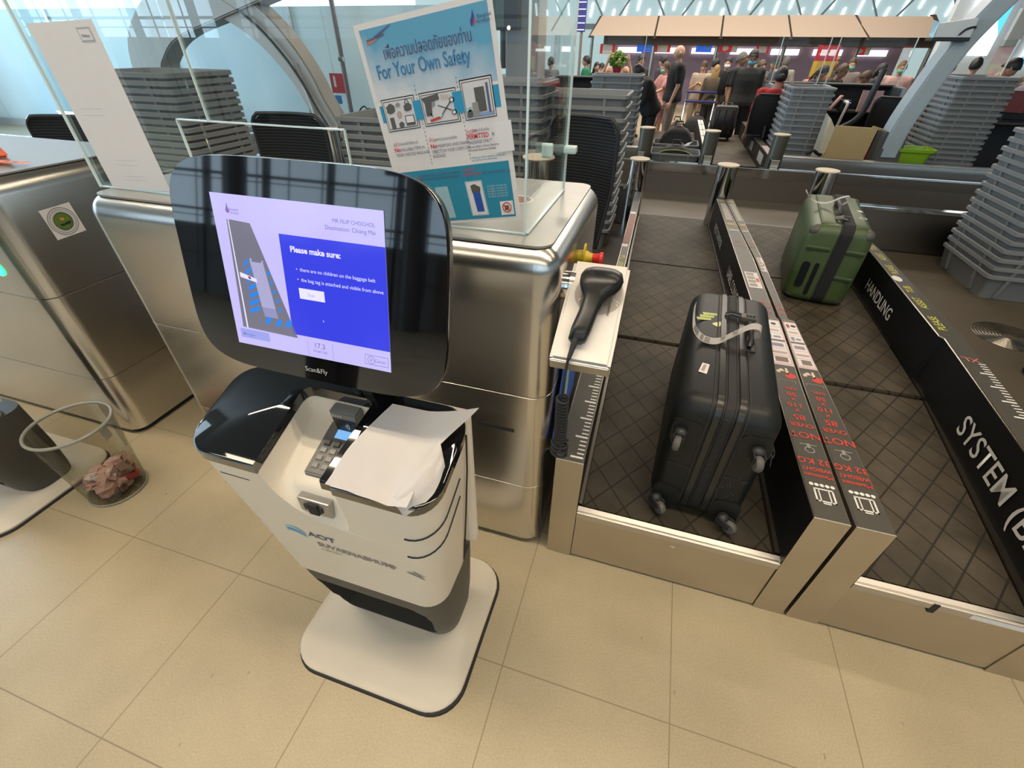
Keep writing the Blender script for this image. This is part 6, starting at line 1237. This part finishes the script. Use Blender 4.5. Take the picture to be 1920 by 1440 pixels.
# pale wall with two bright advertising light boxes on the right
b = B(); box(b, 6.0, 16.9, 16.2, 16.4, 0, 6.5); O('wall_advert', b, mat('wall_pale', (.60, .66, .68), .6), kind='structure', base=False); bpy.data.objects['wall_advert'].name = 'wall_right_1'
AD = mat('advert_white', (.9, .9, .95), .3, emit=(.95, .95, 1.0), es=1.6); ADC = mat('advert_cyan', (.1, .55, .75), .3, emit=(.1, .62, .9), es=1.1); ADP = mat('advert_pink', (.8, .35, .5), .3, emit=(.85, .45, .6), es=.9)
def advert(x0, x1, z0, z1, label):
    t = T('light_box', label, 'light box', ((x0 + x1) / 2, 16.15, z0)); b = B(); box(b, x0, x1, 16.1, 16.19, z0, z1, .01); O('panel', b, AD, t); w_, h_ = x1 - x0, z1 - z0
    b = B(); poly(b, [(x1 - w_ * .22, 16.095, z0 + h_ * .35), (x1, 16.095, z0 + h_ * .2), (x1, 16.095, z1), (x1 - w_ * .1, 16.095, z1)]); O('cyan_print', b, ADC, t)
    for cx, cz, r_ in ((.45, .35, .07), (.25, .2, .045), (.6, .48, .06)): b = B(); poly(b, [(x0 + w_ * cx + r_ * 1.3 * cos(2 * pi * i / 9), 16.095, z0 + h_ * cz + r_ * sin(2.2 * pi * i / 9)) for i in range(9)]); O('pink_print', b, ADP, t)
    b = B(); poly(b, [(x0, 16.096, z0), (x0 + w_ * .4, 16.096, z0), (x0 + w_ * .25, 16.096, z0 + h_ * .12), (x0, 16.096, z0 + h_ * .08)]); O('blue_print', b, ADC, t)
    return t
advert(6.35, 7.05, 1.72, 3.6, 'bright white advertising light box left of the pale pillar at top right'); advert(7.75, 9.2, 1.55, 3.6, 'bright white and cyan advertising light box at the right edge')
b = B(); box(b, 7.22, 7.50, 16.02, 16.2, 1.9, 2.6, .02); simple('wall_speaker', b, mat('speaker_grey', (.36, .38, .38), .6), 'grey wall speaker between the two bright light boxes', 'speaker')
# bouquet
t = T('flower_bouquet', 'round green and yellow bouquet in a red wrap on the far desk', 'bouquet', (-1.12, 10.0, 1.36)); random.seed(3)
b = B(); loft(b, [[(-1.12 + r_ * cos(2 * pi * i / 14), 10.38 + r_ * sin(2 * pi * i / 14), z) for i in range(14)] for r_, z in ((.05, 1.362), (.09, 1.52))]); O('red_wrap', b, mat('wrap_red', (.50, .03, .07), .4), t)
for nm, c_, n_ in (('leaves', (.10, .22, .03), 60), ('blossoms', (.42, .50, .12), 34)):
    b = B()
    for i in range(n_):
        v = Vector((random.gauss(0, 1), random.gauss(0, 1), random.gauss(0, 1))).normalized() * (.135 if nm == 'leaves' else .15); ell(b, (-1.12 + v.x, 10.38 + v.y, 1.62 + v.z * .85), .035, .035, .028, 6, 4)
    O(nm, b, mat('bouquet_' + nm, c_, .6), t)

b = B(); tube(b, smooth_path([(2.98, 9.55, 1.58), (2.95, 9.5, 1.40), (2.93, 9.5, 1.10), (2.86, 9.5, .92), (2.72, 9.55, .80)], 6), .045, 8); O('cable_duct', b, mat('arm_dark', (.035, .045, .05), .45), d2, smooth=60)
case_up('red suitcase beside the blue grey leg, half hidden by the dark chair', (3.40, 9.75, .2), .36, .24, .72, mat('case_red', (.55, .02, .02), .4))
# ------------------------------------------------------------------ people
SK = {'light': mat('skin_light', (.56, .34, .24), .55, var=.04), 'tan': mat('skin_tan', (.42, .23, .14), .55, var=.04), 'brown': mat('skin_brown', (.26, .14, .085), .55, var=.04)}
HAIRC = {'black': mat('hair_black', (.010, .009, .009), .45, bump=.3, scale=90), 'brown': mat('hair_brown', (.07, .035, .018), .5, bump=.3, scale=90), 'blond': mat('hair_blond', (.30, .18, .055), .5, bump=.3, scale=90), 'grey': mat('hair_grey', (.12, .11, .10), .6, bump=.3, scale=90)}
EYEM = mat('eye_dark', (.02, .015, .012), .2); LIPM = mat('lip', (.36, .14, .11), .5)
def cloth(c): return mat('cloth_%d_%d_%d' % tuple(int(x * 999) for x in c), c, .85, var=.12, scale=12)
def remeshed(bm, vox, it=3):
    me = bpy.data.meshes.new('p'); bmesh.ops.recalc_face_normals(bm, faces=bm.faces); bm.to_mesh(me); bm.free(); o = bpy.data.objects.new('p', me); col.objects.link(o)
    md = o.modifiers.new('r', 'REMESH'); md.mode = 'VOXEL'; md.voxel_size = vox; md.use_smooth_shade = True
    sm = o.modifiers.new('s', 'SMOOTH'); sm.factor = .5; sm.iterations = it
    bpy.context.view_layer.update(); dg = bpy.context.evaluated_depsgraph_get(); m2 = bpy.data.meshes.new_from_object(o.evaluated_get(dg)); bpy.data.objects.remove(o); bpy.data.meshes.remove(me)
    b2 = bmesh.new(); b2.from_mesh(m2); bpy.data.meshes.remove(m2); return b2
def cap_tube(bm, pts, rs, seg=10):
    pts = [Vector(p) for p in pts]; tube(bm, pts, rs, seg); ell(bm, pts[0], rs[0], rs[0], rs[0], 10, 6); ell(bm, pts[-1], rs[-1], rs[-1], rs[-1], 10, 6)
def person(head, z0, yaw, label, shirt, pants, hair='black', style='short', skin='tan', lean=0., nod=0., arms='down', sleeve='short', shorts=False, mask=None, dress=False, sit=False, vox=.013, beard=False, pack=None, wide=1., name='person', hold=None):
    lr, nr = radians(lean), radians(nod)
    # unit figure of height 1 facing -y; torso bends at the hip
    hipz = .52
    def up(p): # rotate a torso point forward about the hip
        x, y, z = p; z -= hipz; return Vector((x, y * cos(lr) - z * sin(lr), hipz + z * cos(lr) + y * sin(lr)))
    topz_ = max(up((0, 0, 1.0)).z, up((0, -.02, .96)).z)
    H = (head[2] - z0) / (topz_ if not sit else (1.0 - .52 + .30)); dz = 0 if not sit else (.30 - .52)
    hd = up((0, -.012, .929)); 
    def S(p): p = Vector(p); return Vector((p.x * H, p.y * H, (p.z + dz) * H))
    off = Matrix.Rotation(yaw, 3, 'Z') @ S(hd)
    t = T(name, label, 'person', (head[0] - off.x, head[1] - off.y, z0), yaw, group=None)
    sh = [(.112 * wide, .0, .812), (-.112 * wide, .0, .812)]
    A = {'down': ((.145, .012, .64), (.150, -.035, .49)), 'phone': ((.135, -.02, .645), (.045, -.16, .70)), 'raised': ((.19, -.05, .74), (.13, -.09, .90)), 'forward': ((.14, -.10, .68), (.10, -.24, .62)), 'bag': ((.15, .01, .64), (.16, -.02, .49)), 'up': ((.17, -.06, .72), (.06, -.12, .86))}[arms]
    J = []
    for sx, s in ((1, sh[0]), (-1, sh[1])):
        el, ha = A if arms not in ('bag',) or sx > 0 else ((.15, .0, .65), (.10, -.12, .62)); J.append((up(s), up((el[0] * sx, el[1], el[2])), up((ha[0] * sx, ha[1], ha[2])), sx))
    if sit: legs = [[(.055 * s, 0, .52), (.07 * s, -.24, .53), (.07 * s, -.25, .27), (.07 * s, -.31, .245)] for s in (1, -1)]
    else: legs = [[(.052 * s, 0, .51), (.058 * s, -.008, .285), (.060 * s, .012, .045), (.062 * s, -.075, .018)] for s in (1, -1)]
    b = B()
    def torso(bm, g, z1=.84, flare=0.):
        prof = [(.49, .098, .068), (.53, .102, .074), (.60, .094, .068), (.66, .098, .070), (.73, .108, .074), (.79, .118, .066), (.822, .100, .056), (.842, .066, .048), (.862, .042, .040)]
        rings = []
        for z, rx, ry in prof:
            if z > z1 + .001: continue
            f_ = flare * max(0, (.62 - z)) * 2; rings.append([S(up(((rx * wide + g + f_) * cos(a), (ry * (wide ** .5) + g + f_) * sin(a), z))) for a in [2 * pi * k / 18 for k in range(18)]])
        loft(bm, rings)
    torso(b, 0)
    cap_tube(b, [S(up((0, .0, .82))), S(up((0, -.006, .89)))], [.034 * H, .031 * H])
    # head with jaw, nose, ears
    Hm = Matrix.Rotation(lr * .6 + nr, 3, 'X'); hc = S(hd)
    def hp_(p): return hc + (Hm @ Vector(p)) * H
    hb = bmesh.new(); bmesh.ops.create_uvsphere(hb, u_segments=20, v_segments=14, radius=1)
    for v in hb.verts:
        x, y, z = v.co; q = max(0, -z); v.co = hp_((x * .0465 * (1 - .22 * q * q), y * .058 * (1 - .12 * q) - .007 * q, z * .068))
    tmp = bpy.data.meshes.new('h'); hb.to_mesh(tmp); hb.free(); b.from_mesh(tmp); bpy.data.meshes.remove(tmp)
    cap_tube(b, [hp_((0, -.052, .010)), hp_((0, -.0585, -.009))], [.006 * H, .0085 * H], 8)
    for sx in (-1, 1): ell(b, hp_((sx * .0475, .004, -.004)), .006 * H, .012 * H, .018 * H, 8, 6)
    for s, e, h, sx in J:
        cap_tube(b, [S(s), S(e)], [.030 * H, .023 * H]); cap_tube(b, [S(e), S(h)], [.022 * H, .0155 * H])
        d_ = (h - e).normalized(); sd = d_.cross(Vector((0, 1, 0))) if abs(d_.y) < .8 else d_.cross(Vector((0, 0, 1))); sd.normalize(); fw = sd.cross(d_).normalized()
        pc = h + d_ * .026; cap_tube(b, [S(h), S(pc), S(h + d_ * .05)], [.016 * H, .022 * H, .021 * H], 8)
        for k in range(4):
            o_ = fw * (.016 * (k - 1.5)) * .75; L_ = (.040, .046, .044, .034)[k]; p0 = h + d_ * .052 + o_; p1 = p0 + d_ * L_ * .55; p2 = p1 + (d_ + sd * (-.45 * sx)).normalized() * L_ * .5
            cap_tube(b, [S(p0), S(p1), S(p2)], [.0062 * H, .0058 * H, .005 * H], 6)
        p0 = h + d_ * .018 - fw * .015; cap_tube(b, [S(p0), S(p0 + (d_ * .7 - fw).normalized() * .024), S(p0 + (d_ * 1.2 - fw).normalized() * .042)], [.0085 * H, .007 * H, .0058 * H], 6)
    for lg in legs: cap_tube(b, [S(lg[0]), S(lg[1])], [.052 * H, .036 * H]); cap_tube(b, [S(lg[1]), S(lg[2])], [.036 * H, .021 * H]); cap_tube(b, [S(lg[2]), S(lg[3])], [.024 * H, .022 * H], 8)
    body = O('body', remeshed(b, vox * .72, 2), SK[skin], t, local=True, smooth=180)
    # clothes
    b = B(); torso(b, .013, .845, .06 if not dress else .5)
    if dress: loft(b, [[S(((.10 + .06 * q) * cos(a), (.075 + .05 * q) * sin(a), .52 - .26 * q)) for a in [2 * pi * k / 18 for k in range(18)]] for q in (0, .5, 1)])
    for s, e, h, sx in J:
        end = s + (e - s) * .72 if sleeve == 'short' else e
        if sleeve != 'none':
            ell(b, S(s + Vector((0, 0, -.004))), .043 * H, .043 * H, .043 * H, 12, 8); cap_tube(b, [S(s + Vector((-.03 * sx, 0, -.004))), S(s + Vector((0, 0, -.004))), S(end)], [.044 * H, .042 * H, .037 * H if sleeve == 'short' else .030 * H])
            if sleeve == 'long': cap_tube(b, [S(e), S(e + (h - e) * .93)], [.028 * H, .022 * H])
    O('dress' if dress else 'shirt', remeshed(b, vox, 3), cloth(shirt), t, local=True, smooth=180)
    if not dress:
        b = B()
        for lg in legs:
            cap_tube(b, [S(lg[0]) , S(lg[1])], [.061 * H, .047 * H])
            if not shorts: cap_tube(b, [S(lg[1]), S(Vector(lg[2]) + Vector((0, 0, .012)))], [.046 * H, .033 * H])
        loft(b, [[S(up(((.095) * wide * cos(a), .069 * sin(a), z))) for a in [2 * pi * k / 18 for k in range(18)]] for z in (.47, .50, .55)])
        O('shorts' if shorts else 'trousers', remeshed(b, vox, 3), cloth(pants), t, local=True, smooth=180)
    for lg in legs:
        b = B(); a_, c_ = S(lg[2]), S(lg[3]); a_.z -= .012 * H; ell(b, (a_ * .35 + c_ * .65) + Vector((0, 0, .004)), .030 * H, .070 * H, .028 * H, 12, 8)
        for v in b.verts: v.co.z = max(v.co.z, .004 if not sit else -9)
        O('shoe', b, BLACK, t, local=True, smooth=180)
    # hair
    hm = HAIRC.get(hair)
    if style not in ('bald',):
        b = B(); hb = bmesh.new(); bmesh.ops.create_uvsphere(hb, u_segments=20, v_segments=14, radius=1)
        for v in hb.verts:
            x, y, z = v.co; cut = (-.12 + .62 * max(0, -y) ** 1.5 - .42 * max(0, y)) if style != 'cap' else .15; zz = max(z, cut if style in ('short', 'bald', 'cap', 'bun') else (cut if y < -.1 else -.75)); gr = 1 + (.07 * noise.noise(Vector((x * 3 + head[0] * 7, y * 3, z * 3))) if style != 'cap' else 0); v.co = hp_((x * .0525 * gr, y * .0655 * gr + .003, zz * .0785 * gr + .001))
        O('cap_crown' if style == 'cap' else 'hair', hb, hm if style != 'cap' else cloth((.03, .035, .04)), t, local=True, smooth=180)
        if style == 'long':
            b = B(); rings = []
            for q, w_, y0 in ((0, .046, .03), (.25, .052, .045), (.6, .058, .05), (1., .05, .052), (1.25, .03, .05)): rings.append([hp_((w_ * cos(a), y0 + .024 * sin(a), .02 - .16 * q)) for a in [2 * pi * k / 12 for k in range(12)]])
            loft(b, rings); O('long_hair', b, hm, t, local=True, smooth=180)
        if style == 'bun': b = B(); ell(b, hp_((0, .060, .0)), .026 * H, .026 * H, .026 * H, 12, 8); O('hair_bun', b, hm, t, local=True, smooth=180)
        if style == 'cap': b = B(); hexa(b, [hp_((-.036, -.048, .018)), hp_((.036, -.048, .018)), hp_((.03, -.095, .010)), hp_((-.03, -.095, .010))][::-1], [hp_((-.036, -.048, .022)), hp_((.036, -.048, .022)), hp_((.03, -.095, .013)), hp_((-.03, -.095, .013))][::-1]); O('cap_visor', b, cloth((.03, .035, .04)), t, local=True)
    for sx in (-1, 1): b = B(); ell(b, hp_((sx * .0175, -.0525, .004)), .0062 * H, .004 * H, .0042 * H, 8, 6); O('eye', b, EYEM, t, local=True)
    if mask:
        b = B(); hb = bmesh.new(); bmesh.ops.create_uvsphere(hb, u_segments=16, v_segments=10, radius=1)
        for v in hb.verts: x, y, z = v.co; v.co = hp_((x * .042, -.031 + min(y, .2) * .036, -.033 + z * .028))
        O('face_mask', hb, mask, t, local=True, smooth=180)
    else:
        b = B(); ell(b, hp_((0, -.0555, -.031)), .013 * H, .004 * H, .0038 * H, 10, 6); O('mouth', b, LIPM, t, local=True)
    if beard:
        b = B(); hb = bmesh.new(); bmesh.ops.create_uvsphere(hb, u_segments=16, v_segments=10, radius=1)
        for v in hb.verts: x, y, z = v.co; v.co = hp_((x * .040, -.024 + min(y, .3) * .036, -.044 + min(z, .4) * .024))
        O('beard', hb, hm, t, local=True, smooth=180)
    if pack:
        p = T('backpack', pack[0], 'backpack', WM[t.name] @ S(up((0, .115, .62))), yaw); b = B(); loft(b, [[(x, y, z * H) for x, y in rrect(-.08 * H - i_, .08 * H + i_, -.045 * H - i_, .055 * H + i_, .03, 4)] for z, i_ in ((-.05, -.02), (-.03, 0), (.14, 0), (.19, -.03))]); bmesh.ops.rotate(b, cent=(0, 0, 0), matrix=Matrix.Rotation(lr, 3, 'X'), verts=b.verts); O('pack_body', b, cloth(pack[1]), p, local=True, smooth=50)
        for sx in (-1, 1): b = B(); tube(b, [(sx * .06 * H, -.05 * H, .0), (sx * .072 * H, -.165 * H, .08 * H), (sx * .07 * H, -.16 * H, .16 * H), (sx * .06 * H, -.09 * H, .225 * H), (sx * .05 * H, -.03 * H, .18 * H)], .010 * H, 6); bmesh.ops.rotate(b, cent=(0, 0, 0), matrix=Matrix.Rotation(lr, 3, 'X'), verts=b.verts); O('pack_strap', b, cloth(pack[1]), p, local=True, smooth=60)
    return t, J, S, H
MW = mat('mask_white', (.74, .73, .72), .8); MB = mat('mask_blue', (.16, .50, .68), .8); MG = mat('mask_green', (.20, .52, .42), .8); MP = mat('mask_pink', (.66, .42, .42), .8)
D = radians
BLK, GRYC = (.010, .011, .013), (.035, .037, .036)
person((-.052, 11.6, 1.859), 0, D(-80), 'tall shaven-headed person in black T-shirt and beige trousers looking left', BLK, (.24, .20, .17), style='bald', skin='light', arms='down', wide=1.22, vox=.011)
person((-.62, 9.05, 1.60), .2, D(-60), 'person in black bending over the far desk beside the tray stack', (.010, .010, .010), (.008, .008, .008), 'black', 'short', 'tan', lean=30, nod=20, arms='forward', sleeve='long', wide=1.35)
person((-.876, 13.0, 1.68), 0, D(40), 'bearded person facing right behind the person bending in black', (.03, .03, .032), BLK, 'black', 'short', 'tan', beard=True)
person((-1.34, 12.5, 1.745), 0, D(8), 'person with long brown hair in a peach top behind the green bouquet', (.52, .32, .26), (.10, .10, .12), 'brown', 'long', 'light', nod=14, arms='raised', sleeve='none')
person((-.287, 12.5, 1.56), 0, D(-60), 'person in a pink dress and green mask left of the tall person in black', (.52, .24, .22), BLK, 'brown', 'bun', 'light', mask=MG, dress=True, arms='forward')
person((-.40, 13.6, 1.66), 0, D(-120), 'dark-haired person partly hidden behind the tall person in black', (.05, .05, .06), BLK, 'black', 'bun', 'light')
person((-2.317, 14.0, 1.62), 0, D(-85), 'person in a green jacket and dark trousers facing left', (.015, .20, .10), (.012, .012, .014), 'black', 'short', 'tan', sleeve='long')
person((-2.06, 14.2, 1.49), 0, D(30), 'long-haired person in black beside the person in the green jacket', (.012, .012, .013), BLK, 'black', 'long', 'light', sleeve='long')
person((-1.90, 14.0, 1.48), 0, D(0), 'person in white top and black trousers looking at a phone', (.62, .60, .62), BLK, 'black', 'short', 'light', nod=22, arms='phone', mask=MP)
person((-3.0, 13.0, 1.60), 0, D(160), 'person in dark clothes seen through the clear side screen', (.10, .11, .12), (.04, .04, .05), 'black', 'short', 'tan')
person((.564, 14.0, 1.56), 0, D(-10), 'person in a beige T-shirt with dark backpack straps', (.42, .33, .25), (.30, .24, .18), 'brown', 'short', 'light', nod=20, arms='phone', pack=('dark backpack worn by the person in the beige T-shirt', (.03, .028, .03)))
person((.835, 13.4, 1.50), 0, D(172), 'person with long blond hair seen from behind', (.10, .08, .05), (.04, .04, .05), 'blond', 'long', 'light', sleeve='long')
person((.86, 14.6, 1.60), 0, D(120), 'black-haired person behind the person with long blond hair', (.20, .15, .13), BLK, 'black', 'short', 'tan')
person((1.092, 14.0, 1.643), 0, D(-8), 'person with a white mask in black behind the blond person', (.015, .015, .017), BLK, 'black', 'short', 'light', mask=MW, sleeve='long')
person((1.214, 12.3, 1.75), 0, D(60), 'grey-haired person in a black T-shirt facing right with a dark backpack', (.016, .017, .020), (.05, .055, .075), 'grey', 'short', 'tan', arms='down', wide=1.1, pack=('black backpack worn by the grey-haired person', (.010, .010, .012)))
person((1.33, 11.55, 1.80), 0, D(0), 'person with blue mask in a dark grey polo shirt looking down', GRYC, (.012, .012, .014), 'black', 'short', 'tan', nod=16, mask=MB, wide=1.15, arms='down')
person((1.66, 12.6, 1.62), 0, D(30), 'person in an olive grey shirt behind the glass beside the blue mask', (.12, .115, .09), (.03, .03, .03), 'brown', 'short', 'light')
person((1.537, 9.25, 1.60), .2, D(178), 'person in red with tied black hair seated on a black chair, seen from behind', (.46, .025, .03), (.02, .02, .025), 'black', 'bun', 'tan', sit=True)
chair((1.50, 9.22, .2), D(178), 'black office chair carrying the seated person in red', .27, 1.06, .50)
person((2.106, 14.0, 1.64), 0, D(10), 'person wearing a dark cap behind the seated person in red', (.10, .10, .12), BLK, 'black', 'cap', 'tan')
person((2.45, 14.6, 1.66), 0, D(170), 'grey-haired person in a pale shirt among the far crowd', (.33, .31, .28), (.10, .10, .10), 'grey', 'short', 'light')
person((1.88, 15.2, 1.60), 0, D(40), 'person in a green top and mask among the far crowd', (.16, .34, .22), BLK, 'black', 'short', 'light', mask=MG)
person((2.95, 11.6, 1.60), 0, D(50), 'person in a dark T-shirt bending over behind the far desk', (.020, .022, .024), BLK, 'brown', 'short', 'tan', lean=18, arms='forward')
person((2.72, 12.0, 1.57), 0, D(40), 'person with long dark hair and a pink backpack strap leaning forward', (.05, .04, .06), BLK, 'black', 'long', 'light', lean=12, nod=25, arms='forward', pack=('pink backpack worn by the leaning person with long hair', (.50, .26, .24)))
person((3.25, 13.6, 1.70), 0, D(20), 'person with an orange headscarf among the far crowd', (.10, .10, .09), BLK, 'blond', 'long', 'tan')
person((3.40, 11.7, 1.50), 0, D(80), 'person with cropped hair in a tan top bending behind the far desk', (.34, .20, .14), (.10, .08, .07), 'brown', 'short', 'brown', lean=20, nod=20, arms='forward')
person((3.86, 12.5, 1.60), 0, D(60), 'person with long dark hair and white mask behind the pink papers', (.06, .06, .07), BLK, 'black', 'long', 'light', mask=MW, lean=8)
person((3.70, 14.0, 1.66), 0, D(0), 'auburn-haired person with a green mask in the far crowd', (.30, .25, .24), BLK, 'brown', 'short', 'light', mask=MG)
person((4.36, 13.0, 1.64), 0, D(-10), 'person in a pale pink checked shirt left of the blue grey leg', (.56, .36, .34), (.08, .08, .10), 'brown', 'short', 'light', mask=MG, wide=1.15)
person((4.42, 9.30, 1.745), .2, D(78), 'person in a red T-shirt leaning forward over the trays at the right', (.50, .018, .022), (.02, .02, .022), 'black', 'short', 'tan', lean=30, nod=22, arms='up', wide=1.12, vox=.011)
person((4.90, 13.2, 1.60), 0, D(30), 'dark-haired person left of the person in red, holding a phone up', (.05, .05, .06), BLK, 'black', 'short', 'tan', arms='phone')
person((4.75, 11.9, 1.68), 0, D(150), 'person in a white T-shirt with black straps behind the person in red', (.58, .56, .52), (.04, .04, .05), 'black', 'short', 'tan', pack=('black backpack worn over the white T-shirt', (.012, .012, .014)))
person((5.25, 12.2, 1.72), 0, D(140), 'black-haired person right behind the white T-shirt', (.20, .18, .16), BLK, 'black', 'short', 'light')
person((6.1, 12.0, 1.58), 0, D(0), 'grey-haired person in mauve at the far right edge', (.36, .28, .32), BLK, 'grey', 'short', 'light')
# passenger standing behind the photographer, mirrored in the kiosk screen
person((-2.05, -1.15, 1.72), 0, D(-70), 'dark silhouetted person mirrored in the top of the kiosk screen', (.02, .03, .035), (.02, .02, .02), 'black', 'bald', 'brown', lean=12, nod=25, arms='phone', vox=.012)
t = T('direction_sign', 'dark hanging direction sign with yellow lettering mirrored in the kiosk screen', 'sign', (-4.0, -6.0, 2.9)); b = B(); box(b, -4.6, -2.9, -6.05, -5.95, 3.0, 3.75, .01); O('board', b, mat('board_black', (.008, .009, .016), .4), t)
b = B(); poly(b, [(-4.0, -5.945, 3.5), (-3.2, -5.945, 3.5), (-3.2, -5.945, 3.65), (-4.0, -5.945, 3.65)][::-1]); O('yellow_line', b, mat('board_yellow', (.8, .45, .03), .4, emit=(.9, .5, .03), es=.5), t)
for k in range(6): b = B(); poly(b, [(-4.2 + .2 * k, -5.945, 3.12), (-4.05 + .2 * k, -5.945, 3.12), (-4.05 + .2 * k, -5.945, 3.3), (-4.2 + .2 * k, -5.945, 3.3)][::-1]); O('white_pictogram', b, mat('board_white', (.8, .8, .8), .4, emit=(.8, .8, .85), es=.4), t)
b = B(); tube(b, [(-3.75, -6, 3.75), (-3.75, -6, 7.5)], .03, 8); O('hanger', b, BLACK, t)
# luggage trolley by the tall person
t = T('luggage_trolley', 'luggage trolley with blue bars right of the tall person in black', 'trolley', (.62, 12.9, 0)); TRB = mat('trolley_blue', (.02, .03, .22), .4)
for x_ in (.30, .95):
    b = B(); tube(b, [(x_, 13.2, .95), (x_ - .02, 13.0, .5), (x_ - .03, 12.6, .18), (x_ - .03, 12.2, .14)], .02, 8); O('side_tube', b, CHROME, t, smooth=60)
    b = B(); lathe(b, [(.004, -.015), (.05, -.015), (.05, .015), (.004, .015)], 0, 0, 14, 'X'); bmesh.ops.translate(b, vec=(x_, 12.7, .052), verts=b.verts); O('wheel', b, RUBBER, t)
for z_, y_ in ((.98, 13.22), (.80, 13.12)): b = B(); tube(b, [(.28, y_, z_), (.97, y_, z_)], .022, 8); O('handle_bar', b, TRB, t)
b = B(); box(b, .27, .94, 12.2, 12.9, .14, .17, .01); O('deck', b, CHROME, t)
pack('holdall', 'dark holdall loaded on the luggage trolley', 'holdall', (.60, 12.55, .172), .55, .40, .42, BAGM)
pack('backpack', 'small black bag on the floor beside the beige trousers', 'bag', (.30, 11.85, 0), .30, .26, .42, BAGM)
pack('backpack', 'grey patterned bag standing by the beige trousers of the tall person', 'bag', (.16, 11.25, 0), .34, .22, .62, mat('bag_pattern', (.12, .10, .095), .8, var=.5, scale=40))
